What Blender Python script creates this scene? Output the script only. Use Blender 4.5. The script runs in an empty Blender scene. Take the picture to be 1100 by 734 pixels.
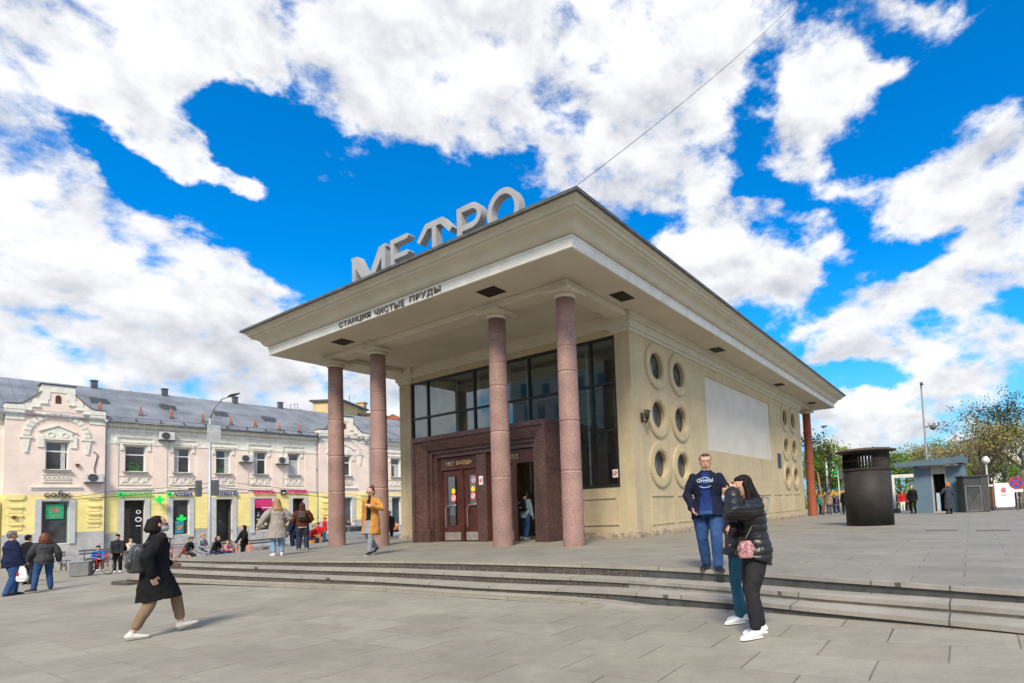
import bpy, bmesh, math, random
from mathutils import Vector, Matrix, noise
random.seed(11)
SC = bpy.context.scene
COL = SC.collection
R = math.radians

# ---------------------------------------------------------------- camera
CAM = dict(x=9.059, y=-12.036, z=0.98, yaw=32.474, pitch=3.741, roll=-2.465, f=597.136, px=660.702, py=506.288)
def cam_axes():
    y, p, r = R(CAM['yaw']), R(CAM['pitch']), R(CAM['roll'])
    f = Vector((-math.sin(y)*math.cos(p), math.cos(y)*math.cos(p), math.sin(p)))
    s = f.cross(Vector((0, 0, 1))).normalized(); u = s.cross(f)
    return s*math.cos(r)+u*math.sin(r), -s*math.sin(r)+u*math.cos(r), f
CS, CU, CF = cam_axes()
CP = Vector((CAM['x'], CAM['y'], CAM['z']))
def ray(u, v):
    return CF + CS*((u-CAM['px'])/CAM['f']) - CU*((v-CAM['py'])/CAM['f'])
def at_z(u, v, z):
    r = ray(u, v); return CP + r*((z-CP.z)/r.z)
def at_dist(u, v, dd):
    return CP + ray(u, v)*dd
cd = bpy.data.cameras.new('camera'); cam = bpy.data.objects.new('camera', cd); COL.objects.link(cam)
cd.sensor_width = 36; cd.sensor_fit = 'HORIZONTAL'; cd.lens = CAM['f']/1100*36
cd.shift_x = -(CAM['px']-550)/1100; cd.shift_y = (CAM['py']-367)/1100
cd.clip_start = 0.1; cd.clip_end = 3000
cam.matrix_world = Matrix.Translation(CP) @ Matrix((CS, CU, -CF)).transposed().to_4x4()
SC.camera = cam

# ---------------------------------------------------------------- light, sky, exposure
SC.view_settings.view_transform = 'Standard'; SC.view_settings.look = 'None'
SC.view_settings.gamma = 1; SC.view_settings.use_curve_mapping = False
SC.view_settings.exposure = 0.8
SUN_DIR = Vector((0.42, -0.74, 0.86)).normalized()      # towards the sun
sd = bpy.data.lights.new('sun', 'SUN'); sd.energy = 2.6; sd.angle = R(16); sd.color = (1.0, 0.91, 0.76)
sun = bpy.data.objects.new('sun', sd); COL.objects.link(sun); sun.location = (0, -40, 60)
sun.rotation_euler = (-SUN_DIR).to_track_quat('-Z', 'Y').to_euler()
W = bpy.data.worlds.new('World'); SC.world = W; W.use_nodes = True
def build_sky():
    nt = W.node_tree; nt.nodes.clear(); N = nt.nodes.new; L = nt.links.new
    def m(op, a, b=None, c=None, clamp=False):
        n = N('ShaderNodeMath'); n.operation = op; n.use_clamp = clamp
        for i, q in enumerate((a, b, c)):
            if q is None: continue
            if hasattr(q, 'links'): L(q, n.inputs[i])
            else: n.inputs[i].default_value = q
        return n.outputs[0]
    out = N('ShaderNodeOutputWorld'); bg = N('ShaderNodeBackground'); bg.inputs[1].default_value = 0.1
    sky = N('ShaderNodeTexSky'); sky.sky_type = 'NISHITA'; sky.sun_disc = False
    sky.sun_elevation = math.asin(SUN_DIR.z); sky.sun_rotation = math.atan2(SUN_DIR.x, SUN_DIR.y)
    sky.air_density = 1.0; sky.dust_density = 0.3; sky.ozone_density = 3.0
    hs = N('ShaderNodeHueSaturation'); hs.inputs['Hue'].default_value = 0.503
    hs.inputs['Saturation'].default_value = 1.6; hs.inputs['Value'].default_value = 1.36
    L(sky.outputs[0], hs.inputs['Color'])
    tc = N('ShaderNodeTexCoord'); sp = N('ShaderNodeSeparateXYZ'); L(tc.outputs['Generated'], sp.inputs[0])
    X, Y, Z = sp.outputs
    az = m('ARCTAN2', X, Y); el = m('ARCSINE', Z)
    cb = N('ShaderNodeCombineXYZ'); L(az, cb.inputs[0]); L(el, cb.inputs[1]); P = cb.outputs[0]
    # warp so that blob borders are ragged
    def noise_n(vec, scale, detail, rough, dist=0.0, w=None):
        n = N('ShaderNodeTexNoise'); n.inputs['Scale'].default_value = scale; n.inputs['Detail'].default_value = detail
        n.inputs['Roughness'].default_value = rough; n.inputs['Distortion'].default_value = dist
        L(vec, n.inputs['Vector']); return n
    zc = m('MAXIMUM', m('ADD', Z, 0.22), 0.05)
    flat = N('ShaderNodeCombineXYZ'); L(X, flat.inputs[0]); L(Y, flat.inputs[1]); L(m('MULTIPLY', Z, 1.55), flat.inputs[2])
    F = flat.outputs[0]
    wn = noise_n(F, 6.5, 6, 0.62)
    wv = N('ShaderNodeVectorMath'); wv.operation = 'MULTIPLY_ADD'
    L(wn.outputs['Color'], wv.inputs[0]); wv.inputs[1].default_value = (0.13, 0.10, 0)
    sub = N('ShaderNodeVectorMath'); sub.operation = 'SUBTRACT'; L(P, sub.inputs[0]); sub.inputs[1].default_value = (0.065, 0.05, 0)
    L(sub.outputs[0], wv.inputs[2]); PW = wv.outputs[0]
    def azel(u, v):
        r = ray(u, v).normalized(); return math.atan2(r.x, r.y), math.asin(r.z)
    def blob(u, v, ru, rv, rot, amp):
        c = azel(u, v); rt = R(rot)
        a = azel(u+ru*math.cos(rt), v+ru*math.sin(rt)); b = azel(u-rv*math.sin(rt), v+rv*math.cos(rt))
        # linear map that sends the two half axes to unit vectors
        M = Matrix(((a[0]-c[0], b[0]-c[0]), (a[1]-c[1], b[1]-c[1]))).inverted()
        d = N('ShaderNodeVectorMath'); d.operation = 'SUBTRACT'; L(PW, d.inputs[0]); d.inputs[1].default_value = (c[0], c[1], 0)
        p1 = N('ShaderNodeVectorMath'); p1.operation = 'DOT_PRODUCT'; L(d.outputs[0], p1.inputs[0]); p1.inputs[1].default_value = (M[0][0], M[0][1], 0)
        p2 = N('ShaderNodeVectorMath'); p2.operation = 'DOT_PRODUCT'; L(d.outputs[0], p2.inputs[0]); p2.inputs[1].default_value = (M[1][0], M[1][1], 0)
        r2 = m('MULTIPLY_ADD', p1.outputs['Value'], p1.outputs['Value'], m('MULTIPLY', p2.outputs['Value'], p2.outputs['Value']))
        return m('MULTIPLY', m('POWER', 2.718, m('MULTIPLY', r2, -0.7)), amp)
    blobs = [  # u, v, ru, rv, rot, amp : where the real cloud masses stood
        (90, 40, 240, 75, 0, 1.0), (330, 45, 200, 60, 0, 1.0), (560, 60, 150, 95, 10, 1.0), (680, 120, 100, 90, 0, .9), (470, 110, 110, 55, 20, .8),
        (770, 40, 90, 45, 0, .75), (640, 175, 110, 40, 0, .6), (740, 190, 50, 30, 0, .5),
        (70, 270, 130, 80, 20, 1.0), (180, 320, 150, 70, 18, 1.0), (90, 400, 190, 60, 0, 1.0), (320, 400, 120, 60, 0, .95), (300, 330, 70, 25, 30, .7), (30, 170, 60, 60, 0, .8), (400, 440, 80, 40, 0, .8),
        (195, 158, 90, 24, 30, 1.9), (130, 125, 50, 16, 10, .9), (262, 205, 30, 12, 30, .8),
        (885, 105, 60, 40, -35, 1.1), (940, 75, 45, 18, 20, .6), (860, 150, 45, 14, -10, .6), (990, 20, 55, 26, 25, .85), (900, 15, 60, 20, 0, .35),
        (1060, 175, 75, 42, -30, .95), (1000, 215, 65, 30, -15, 1.05), (1090, 225, 55, 32, -20, .9), (1100, 250, 30, 14, 0, .5),
        (775, 285, 64, 44, 5, 1.15), (850, 300, 28, 20, 0, .95), (800, 225, 36, 15, 15, .85), (865, 183, 44, 13, 5, .85), (898, 212, 22, 10, 0, .75), (872, 250, 34, 14, 30, .8), (820, 215, 16, 10, 0, .4),
        (960, 325, 75, 17, -12, 1.05), (1050, 298, 75, 20, -8, 1.1), (905, 350, 45, 9, -12, .8), (950, 374, 55, 15, -5, 1.0), (890, 387, 24, 12, 0, .8), (1080, 366, 50, 28, -5, 1.15),
        (1020, 412, 60, 15, -4, 1.0), (930, 428, 32, 12, 0, .85), (900, 460, 55, 30, 5, 1.15), (1000, 472, 90, 22, 0, 1.05), (1085, 462, 40, 20, 0, .6), (980, 350, 25, 8, 0, .4),
        (1050, 262, 30, 6, -5, .35),
        (640, 62, 36, 22, -20, -1.15), (575, 168, 36, 20, -15, -1.1), (325, 180, 65, 42, 25, -1.0), (420, 235, 85, 62, 25, -1.1), (340, 250, 60, 42, 25, -1.0), (95, 130, 45, 22, 15, -.9), (150, 190, 60, 18, 35, -1.0), (540, 250, 50, 40, 0, -.5), (240, 228, 60, 18, 30, -1.0), (255, 120, 50, 22, 20, -.7), (215, 100, 30, 12, 0, -.35),
        (808, 95, 22, 45, 10, -.9), (800, 180, 34, 26, -20, -.8), (1050, 50, 60, 50, 0, -.6), (955, 170, 50, 45, 0, -.6), (840, 240, 30, 26, 0, -.3), (935, 265, 55, 22, 0, -.35), (700, 235, 25, 16, 0, -.4), (945, 402, 50, 8, 0, -.3), (560, 30, 20, 10, 0, -.3),
        (730, 110, 20, 40, 15, -.45), (745, 175, 26, 26, 0, -.35), (245, 165, 22, 30, 20, -.4), (60, 420, 60, 8, -8, -.25),
    ]
    tot = None
    for b in blobs:
        o = blob(*b); tot = o if tot is None else m('ADD', tot, o)
    # away from the part of the sky the photograph shows: broken cloud all round
    dv = N('ShaderNodeVectorMath'); dv.operation = 'DOT_PRODUCT'; L(tc.outputs['Generated'], dv.inputs[0]); fc = (CF+CU*.25).normalized(); dv.inputs[1].default_value = tuple(fc)
    beh = N('ShaderNodeMapRange'); beh.interpolation_type = 'SMOOTHSTEP'; L(dv.outputs['Value'], beh.inputs[0]); beh.inputs[1].default_value = 0.62; beh.inputs[2].default_value = 0.3; beh.inputs[3].default_value = 0; beh.inputs[4].default_value = .75
    tot = m('ADD', tot, beh.outputs[0])
    tot = m('MAXIMUM', m('MINIMUM', tot, 0.95), -0.16)
    n1 = noise_n(F, 7.5, 10, 0.58, 0.15)
    n2 = noise_n(F, 22.0, 8, 0.62, 0.1)
    cov = m('ADD', tot, m('MULTIPLY', m('SUBTRACT', n1.outputs['Fac'], 0.5), 2.7))
    cov = m('ADD', cov, m('MULTIPLY', m('SUBTRACT', n2.outputs['Fac'], 0.5), 1.35))
    mr = N('ShaderNodeMapRange'); mr.interpolation_type = 'SMOOTHSTEP'; L(cov, mr.inputs[0])
    mr.inputs[1].default_value = 0.26; mr.inputs[2].default_value = 0.92
    alpha = mr.outputs[0]
    # brightness inside the clouds: thick parts a little greyer, billows from a shifted copy of the noise
    sh = N('ShaderNodeVectorMath'); sh.operation = 'ADD'; L(F, sh.inputs[0]); sh.inputs[1].default_value = (-0.01, 0.0, 0.045)
    n3 = noise_n(sh.outputs[0], 7.5, 10, 0.58, 0.15)
    bil = m('MULTIPLY', m('SUBTRACT', n1.outputs['Fac'], n3.outputs['Fac']), 1.2)
    n4 = noise_n(F, 3.0, 6, 0.55)
    thick = N('ShaderNodeMapRange'); L(m('ADD', cov, m('MULTIPLY', m('SUBTRACT', n4.outputs['Fac'], 0.5), 3.0)), thick.inputs[0])
    thick.inputs[1].default_value = 0.75; thick.inputs[2].default_value = 1.9
    low = N('ShaderNodeMapRange'); L(Z, low.inputs[0]); low.inputs[1].default_value = 0.5; low.inputs[2].default_value = 0.1; 
    grey = m('MULTIPLY', thick.outputs[0], m('MULTIPLY_ADD', low.outputs[0], 0.22, 0.12))
    br = m('SUBTRACT', m('ADD', 1.0, bil), grey)
    br = m('MINIMUM', m('MAXIMUM', br, 0.45), 1.1)
    cmx = N('ShaderNodeMix'); cmx.data_type = 'RGBA'
    L(m('MULTIPLY', m('SUBTRACT', 1.0, br), 2.2, clamp=True), cmx.inputs[0])
    cmx.inputs[6].default_value = (5.5, 5.55, 5.7, 1); cmx.inputs[7].default_value = (4.25, 4.55, 5.3, 1)
    cc = N('ShaderNodeVectorMath'); cc.operation = 'SCALE'; L(cmx.outputs[2], cc.inputs[0]); L(br, cc.inputs['Scale'])
    hz = N('ShaderNodeMapRange'); L(Z, hz.inputs[0]); hz.inputs[1].default_value = .40; hz.inputs[2].default_value = 0.0
    hmx = N('ShaderNodeMix'); hmx.data_type = 'RGBA'; L(m('POWER', hz.outputs[0], 1.4), hmx.inputs[0]); L(hs.outputs[0], hmx.inputs[6]); hmx.inputs[7].default_value = (.75, 3.5, 5.7, 1)
    mix = N('ShaderNodeMix'); mix.data_type = 'RGBA'; L(alpha, mix.inputs[0]); L(hmx.outputs[2], mix.inputs[6]); L(cc.outputs[0], mix.inputs[7])
    L(mix.outputs[2], bg.inputs[0]); L(bg.outputs[0], out.inputs[0])
build_sky()
W.cycles.sampling_method = 'MANUAL'; W.cycles.sample_map_resolution = 512

# ---------------------------------------------------------------- materials
_mats = {}
def mat(name, col, rough=0.7, var=0.12, scale=3.0, metal=0.0, bump=0.0, bscale=None, spec=0.5, emit=None, col2=None, detail=5):
    if name in _mats: return _mats[name]
    M = bpy.data.materials.new(name); M.use_nodes = True; nt = M.node_tree; b = nt.nodes['Principled BSDF']
    b.inputs['Roughness'].default_value = rough; b.inputs['Metallic'].default_value = metal
    b.inputs['Specular IOR Level'].default_value = spec
    tc = nt.nodes.new('ShaderNodeTexCoord')
    n = nt.nodes.new('ShaderNodeTexNoise'); n.inputs['Scale'].default_value = scale; n.inputs['Detail'].default_value = detail; n.inputs['Roughness'].default_value = 0.6
    nt.links.new(tc.outputs['Object'], n.inputs['Vector'])
    cr = nt.nodes.new('ShaderNodeValToRGB'); e = cr.color_ramp.elements
    c2 = col2 if col2 else tuple(c*(1-2*var) for c in col)
    e[0].position = 0.3; e[1].position = 0.7
    e[0].color = (*c2, 1); e[1].color = (*(col if col2 else tuple(min(1, c*(1+var)) for c in col)), 1)
    nt.links.new(n.outputs['Fac'], cr.inputs[0]); nt.links.new(cr.outputs[0], b.inputs['Base Color'])
    if bump:
        n2 = nt.nodes.new('ShaderNodeTexNoise'); n2.inputs['Scale'].default_value = bscale or scale*6; n2.inputs['Detail'].default_value = 4
        nt.links.new(tc.outputs['Object'], n2.inputs['Vector'])
        bp = nt.nodes.new('ShaderNodeBump'); bp.inputs['Strength'].default_value = bump; bp.inputs['Distance'].default_value = 0.02
        nt.links.new(n2.outputs['Fac'], bp.inputs['Height']); nt.links.new(bp.outputs[0], b.inputs['Normal'])
    if emit:
        b.inputs['Emission Color'].default_value = (*col, 1); b.inputs['Emission Strength'].default_value = emit
    _mats[name] = M; return M

def granite(name, c1, c2, c3, joint=None, rough=0.45, scale=38, jw=0.012):
    """speckled stone; joint = (axis, spacing, offset) draws thin dark courses"""
    if name in _mats: return _mats[name]
    M = bpy.data.materials.new(name); M.use_nodes = True; nt = M.node_tree; b = nt.nodes['Principled BSDF']; N = nt.nodes.new; L = nt.links.new
    b.inputs['Roughness'].default_value = rough
    tc = N('ShaderNodeTexCoord')
    v = N('ShaderNodeTexVoronoi'); v.inputs['Scale'].default_value = scale; L(tc.outputs['Object'], v.inputs['Vector'])
    sep = N('ShaderNodeSeparateColor'); L(v.outputs['Color'], sep.inputs[0])
    cr = N('ShaderNodeValToRGB'); cr.color_ramp.interpolation = 'CONSTANT'
    e = cr.color_ramp.elements; e[0].color = (*c1, 1); e[1].position = 0.45; e[1].color = (*c2, 1); q = e.new(0.86); q.color = (*c3, 1)
    L(sep.outputs[0], cr.inputs[0])
    n = N('ShaderNodeTexNoise'); n.inputs['Scale'].default_value = 1.3; n.inputs['Detail'].default_value = 6; L(tc.outputs['Object'], n.inputs['Vector'])
    mr = N('ShaderNodeMapRange'); L(n.outputs['Fac'], mr.inputs[0]); mr.inputs[1].default_value = .3; mr.inputs[2].default_value = .7; mr.inputs[3].default_value = 0.72; mr.inputs[4].default_value = 1.15
    sc = N('ShaderNodeVectorMath'); sc.operation = 'SCALE'; L(cr.outputs[0], sc.inputs[0]); L(mr.outputs[0], sc.inputs['Scale'])
    res = sc.outputs[0]
    L(res, b.inputs['Base Color'])
    _mats[name] = M; return M

def blocks(name, col, joint_col, bw, bh, axes=(0, 2), var=0.1, rough=0.85, mortar=0.012, stain=0.25, off=0.5, bump=0.3, grain=0.0, warm=None, faint=None, streak=0.0, spots=0.0):
    """courses of cut stone or slabs: a brick texture laid in two world axes, each block with its own tint, plus stains"""
    if name in _mats: return _mats[name]
    M = bpy.data.materials.new(name); M.use_nodes = True; nt = M.node_tree; b = nt.nodes['Principled BSDF']; N = nt.nodes.new; L = nt.links.new
    b.inputs['Roughness'].default_value = rough
    tc = N('ShaderNodeTexCoord'); sp = N('ShaderNodeSeparateXYZ'); L(tc.outputs['Object'], sp.inputs[0])
    cb = N('ShaderNodeCombineXYZ'); L(sp.outputs[axes[0]], cb.inputs[0]); L(sp.outputs[axes[1]], cb.inputs[1])
    br = N('ShaderNodeTexBrick'); L(cb.outputs[0], br.inputs['Vector'])
    br.offset = off; br.inputs['Scale'].default_value = 1; br.inputs['Brick Width'].default_value = bw; br.inputs['Row Height'].default_value = bh
    br.inputs['Mortar Size'].default_value = mortar; br.inputs['Mortar Smooth'].default_value = 0.3; br.inputs['Bias'].default_value = 0.0
    br.inputs['Color1'].default_value = (*[c*(1+var) for c in col], 1); c2 = [c*(1-var) for c in (warm or col)]
    br.inputs['Color2'].default_value = (*c2, 1); br.inputs['Mortar'].default_value = (*joint_col, 1)
    def mulnoise(prev, scale, lo, hi, det=6, stretch=None):
        n = N('ShaderNodeTexNoise'); n.inputs['Scale'].default_value = scale; n.inputs['Detail'].default_value = det; n.inputs['Roughness'].default_value = .65
        if stretch:
            mp = N('ShaderNodeMapping'); mp.inputs['Scale'].default_value = stretch; L(tc.outputs['Object'], mp.inputs[0]); L(mp.outputs[0], n.inputs['Vector'])
        else: L(tc.outputs['Object'], n.inputs['Vector'])
        mr = N('ShaderNodeMapRange'); L(n.outputs['Fac'], mr.inputs[0]); mr.inputs[1].default_value = .32; mr.inputs[2].default_value = .68; mr.inputs[3].default_value = lo; mr.inputs[4].default_value = hi
        s = N('ShaderNodeVectorMath'); s.operation = 'SCALE'; L(prev, s.inputs[0]); L(mr.outputs[0], s.inputs['Scale']); return s.outputs[0]
    base_c = br.outputs['Color']
    if faint is not None:
        br.inputs['Mortar'].default_value = (*col, 1)
        def mt(op, a, b=None, c3=None):
            n = N('ShaderNodeMath'); n.operation = op; n.use_clamp = False
            for i, q in enumerate((a, b, c3)):
                if q is None: continue
                if hasattr(q, 'links'): L(q, n.inputs[i])
                else: n.inputs[i].default_value = q
            return n.outputs[0]
        fr = mt('ABSOLUTE', mt('SUBTRACT', mt('FRACT', mt('DIVIDE', sp.outputs[axes[1]], bh)), .5))
        row = mt('GREATER_THAN', fr, .5-mortar*1.3/bh)
        nj = N('ShaderNodeTexNoise'); nj.inputs['Scale'].default_value = 1.1; nj.inputs['Detail'].default_value = 3; L(tc.outputs['Object'], nj.inputs['Vector'])
        mj = N('ShaderNodeMapRange'); L(nj.outputs['Fac'], mj.inputs[0]); mj.inputs[1].default_value = .36; mj.inputs[2].default_value = .62; mj.inputs[3].default_value = .12; mj.inputs[4].default_value = 1
        st = mt('MULTIPLY', mt('MULTIPLY', br.outputs['Fac'], mt('MULTIPLY_ADD', row, faint-1, 1.0)), mj.outputs[0])
        mxj = N('ShaderNodeMix'); mxj.data_type = 'RGBA'; L(st, mxj.inputs[0]); L(base_c, mxj.inputs[6]); mxj.inputs[7].default_value = (*joint_col, 1); base_c = mxj.outputs[2]
    if spots:
        vs = N('ShaderNodeTexVoronoi'); vs.inputs['Scale'].default_value = 2.3; L(tc.outputs['Object'], vs.inputs['Vector'])
        ms = N('ShaderNodeMapRange'); L(vs.outputs['Distance'], ms.inputs[0]); ms.inputs[1].default_value = .035; ms.inputs[2].default_value = .06; ms.inputs[3].default_value = 1-spots; ms.inputs[4].default_value = 1
        ss_ = N('ShaderNodeVectorMath'); ss_.operation = 'SCALE'; L(base_c, ss_.inputs[0]); L(ms.outputs[0], ss_.inputs['Scale']); base_c = ss_.outputs[0]
    c = mulnoise(base_c, 0.7, 1-stain, 1+stain*.4)
    c = mulnoise(c, 4.5, 1-stain*.5, 1+stain*.3)
    if streak: c = mulnoise(c, 3.2, 1-streak, 1+streak*.25, 6, stretch=(1, 1, .12))
    if grain: c = mulnoise(c, 60, 1-grain, 1+grain, 2)
    L(c, b.inputs['Base Color'])
    bp = N('ShaderNodeBump'); bp.inputs['Strength'].default_value = bump; bp.inputs['Distance'].default_value = 0.01; bp.invert = True
    L(br.outputs['Fac'], bp.inputs['Height']); L(bp.outputs[0], b.inputs['Normal'])
    _mats[name] = M; return M

def glass(name, tint=(0.55, 0.62, 0.6), refl=1.0, rough=0.01):
    if name in _mats: return _mats[name]
    M = bpy.data.materials.new(name); M.use_nodes = True; nt = M.node_tree; nt.nodes.clear(); N = nt.nodes.new; L = nt.links.new
    o = N('ShaderNodeOutputMaterial'); t = N('ShaderNodeBsdfTransparent'); t.inputs[0].default_value = (*tint, 1)
    g = N('ShaderNodeBsdfGlossy'); g.inputs['Roughness'].default_value = rough; g.inputs['Color'].default_value = (.9, .95, .95, 1)
    f = N('ShaderNodeLayerWeight'); f.inputs['Blend'].default_value = 0.5
    pw = N('ShaderNodeMath'); pw.operation = 'POWER'; pw.inputs[1].default_value = 3.5; L(f.outputs['Facing'], pw.inputs[0])
    mm = N('ShaderNodeMath'); mm.operation = 'MULTIPLY_ADD'; mm.inputs[1].default_value = refl; mm.inputs[2].default_value = 0.17; mm.use_clamp = True
    L(pw.outputs[0], mm.inputs[0]); mx = N('ShaderNodeMixShader'); L(mm.outputs[0], mx.inputs[0]); L(t.outputs[0], mx.inputs[1]); L(g.outputs[0], mx.inputs[2]); L(mx.outputs[0], o.inputs[0])
    _mats[name] = M; return M

# ---------------------------------------------------------------- mesh builder
class MB:
    def __init__(s): s.v = []; s.f = []; s.mi = []; s.cur = 0; s.sm = []
    smooth = False
    def quad(s, *p):
        n = len(s.v); s.v += [tuple(q) for q in p]; s.f.append(tuple(range(n, n+len(p)))); s.mi.append(s.cur); s.sm.append(s.smooth)
        return s
    def box(s, x0, x1, y0, y1, z0, z1):
        n = len(s.v)
        s.v += [(x0,y0,z0),(x1,y0,z0),(x1,y1,z0),(x0,y1,z0),(x0,y0,z1),(x1,y0,z1),(x1,y1,z1),(x0,y1,z1)]
        for f in ((0,3,2,1),(4,5,6,7),(0,1,5,4),(1,2,6,5),(2,3,7,6),(3,0,4,7)):
            s.f.append(tuple(n+i for i in f)); s.mi.append(s.cur); s.sm.append(False)
        return s
    def prism(s, poly, axis, a, b):
        """poly: list of 2D points in the two axes other than axis, extruded from a to b"""
        n = len(s.v); k = len(poly)
        def p3(p, h):
            if axis == 0: return (h, p[0], p[1])
            if axis == 1: return (p[0], h, p[1])
            return (p[0], p[1], h)
        s.v += [p3(p, a) for p in poly] + [p3(p, b) for p in poly]
        s.f.append(tuple(range(n, n+k))); s.f.append(tuple(range(n+2*k-1, n+k-1, -1))); s.mi += [s.cur]*2; s.sm += [False]*2
        for i in range(k):
            j = (i+1) % k; s.f.append((n+i, n+j, n+k+j, n+k+i)); s.mi.append(s.cur); s.sm.append(False)
        return s
    def loft(s, cs, rx, ry=None, side=(1, 0, 0), n=12, cap=True, smooth=True, fix=None, power=1.0):
        """tube through centres cs with half widths rx (along side) and ry"""
        cs = [Vector(c) for c in cs]; K = len(cs)
        if not hasattr(rx, '__len__'): rx = [rx]*K
        if ry is None: ry = rx
        if not hasattr(ry, '__len__'): ry = [ry]*K
        base = len(s.v); sv0 = Vector(side)
        for i, c in enumerate(cs):
            t = fix and Vector(fix) or (cs[min(i+1, K-1)]-cs[max(i-1, 0)])
            if t.length < 1e-9: t = Vector((0, 0, 1))
            t = t.normalized(); sv = sv0 - t*sv0.dot(t)
            if sv.length < 1e-3:
                sv = Vector((0, 1, 0)) - t*t.y
                if sv.length < 1e-3: sv = Vector((0, 0, 1)) - t*t.z
            sv.normalize(); uv = t.cross(sv)
            for k in range(n):
                a = 2*math.pi*k/n; ca, sa = math.cos(a), math.sin(a)
                if power != 1.0:
                    ca = math.copysign(abs(ca)**power, ca); sa = math.copysign(abs(sa)**power, sa)
                s.v.append(tuple(c + sv*(rx[i]*ca) + uv*(ry[i]*sa)))
        for i in range(K-1):
            for k in range(n):
                a = base+i*n+k; b2 = base+i*n+(k+1) % n
                s.f.append((a, b2, b2+n, a+n)); s.mi.append(s.cur); s.sm.append(smooth)
        if cap:
            s.f.append(tuple(base+k for k in reversed(range(n)))); s.f.append(tuple(base+(K-1)*n+k for k in range(n)))
            s.mi += [s.cur]*2; s.sm += [False]*2
        return s
    def limb(s, pts, rad, side=(1, 0, 0), n=12, ry=None):
        """loft with rounded ends"""
        pts = [Vector(p) for p in pts]; rad = list(rad); ry = list(ry) if ry else list(rad)
        d0 = (pts[0]-pts[1]).normalized(); d1 = (pts[-1]-pts[-2]).normalized()
        P, A, B = [], [], []
        for a in (80, 55, 28):
            P.append(pts[0]+d0*(min(rad[0], ry[0])*math.sin(R(a)))); A.append(rad[0]*math.cos(R(a))); B.append(ry[0]*math.cos(R(a)))
        P += pts; A += rad; B += ry
        for a in (28, 55, 80):
            P.append(pts[-1]+d1*(min(rad[-1], ry[-1])*math.sin(R(a)))); A.append(rad[-1]*math.cos(R(a))); B.append(ry[-1]*math.cos(R(a)))
        return s.loft(P, A, B, side=side, n=n)
    def ball(s, c, rx, ry=None, rz=None, n=12, m=8, rot=None):
        ry = ry or rx; rz = rz or rx; c = Vector(c); base = len(s.v)
        for i in range(m+1):
            t = math.pi*(i+0.0)/m; t = min(max(t, 0.02), math.pi-0.02)
            for k in range(n):
                a = 2*math.pi*k/n; p = Vector((rx*math.sin(t)*math.cos(a), ry*math.sin(t)*math.sin(a), -rz*math.cos(t)))
                if rot: p = rot @ p
                s.v.append(tuple(c+p))
        for i in range(m):
            for k in range(n):
                a = base+i*n+k; b2 = base+i*n+(k+1) % n
                s.f.append((a, b2, b2+n, a+n)); s.mi.append(s.cur); s.sm.append(True)
        s.f.append(tuple(base+k for k in reversed(range(n)))); s.f.append(tuple(base+m*n+k for k in range(n))); s.mi += [s.cur]*2; s.sm += [True]*2
        return s
    def cyl(s, x, y, z0, z1, r, r2=None, n=24, axis=2):
        r2 = r if r2 is None else r2
        if axis == 2: return s.loft([(x, y, z0), (x, y, z1)], [r, r2], n=n)
        if axis == 1: return s.loft([(x, z0, y), (x, z1, y)], [r, r2], n=n)       # x, z ; along y
        return s.loft([(z0, x, y), (z1, x, y)], [r, r2], side=(0, 1, 0), n=n)      # y, z ; along x
    def ring(s, cx, cz, ro, ri, y0, y1, n=32, axis=1, sx=1.0):
        """flat ring in the plane across axis"""
        base = len(s.v)
        for k in range(n):
            a = 2*math.pi*k/n; c, q = math.cos(a), math.sin(a)
            for rr, yy in ((ro, y0), (ri, y0), (ri, y1), (ro, y1)):
                p = (cx+rr*c*sx, cz+rr*q)
                s.v.append((yy, p[0], p[1]) if axis == 0 else (p[0], yy, p[1]) if axis == 1 else (p[0], p[1], yy))
        for k in range(n):
            for j in range(4):
                a = base+4*k+j; b2 = base+4*k+(j+1) % 4; c = base+4*((k+1) % n)+(j+1) % 4; d = base+4*((k+1) % n)+j
                s.f.append((a, b2, c, d)); s.mi.append(s.cur); s.sm.append(False)
        return s
    def build(s, name, mats, parent=None, off=None, fixn=True, bevel=0):
        me = bpy.data.meshes.new(name); me.from_pydata(s.v, [], s.f)
        if not isinstance(mats, (list, tuple)): mats = [mats]
        for m_ in mats: me.materials.append(m_)
        me.polygons.foreach_set('material_index', s.mi); me.polygons.foreach_set('use_smooth', s.sm)
        if fixn:
            bm = bmesh.new(); bm.from_mesh(me); bmesh.ops.recalc_face_normals(bm, faces=bm.faces); bm.to_mesh(me); bm.free()
        me.update(); return link(name, me, parent, off, bevel)
def link(name, me, parent=None, off=None, bevel=0):
    o = bpy.data.objects.new(name, me); COL.objects.link(o)
    if parent is not None:
        r = parent
        while r.parent: r = r.parent
        q = off if off is not None else r.get('_off')
        if q is None and r.type == 'EMPTY' and '_world' in r: q = r.location
        if q is not None: me.transform(Matrix.Translation(-Vector(q)))
        o.parent = parent
    if bevel:
        b = o.modifiers.new('bevel', 'BEVEL'); b.width = bevel; b.segments = 2; b.limit_method = 'ANGLE'
    return o
OFFS = {}
def tag(o, label=None, cat=None, group=None, kind=None):
    if label: o['label'] = label
    if cat: o['category'] = cat
    if group: o['group'] = group
    if kind: o['kind'] = kind
    return o
def thing(name, label, cat, loc=(0, 0, 0), rz=0.0, group=None, world=False):
    o = bpy.data.objects.new(name, None); COL.objects.link(o); o.location = loc; o.rotation_euler = (0, 0, rz)
    o.empty_display_size = 0.3
    tag(o, label, cat, group)
    if world: o['_world'] = 1
    return o
def one(name, mb, m_, label, cat, base=None, group=None, kind=None, bevel=0):
    """a thing that is a single mesh, its origin moved to its base"""
    o = mb.build(name, m_, bevel=bevel)
    if base is not None: o.data.transform(Matrix.Translation(-Vector(base))); o.location = base
    return tag(o, label, cat, group, kind)
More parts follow.
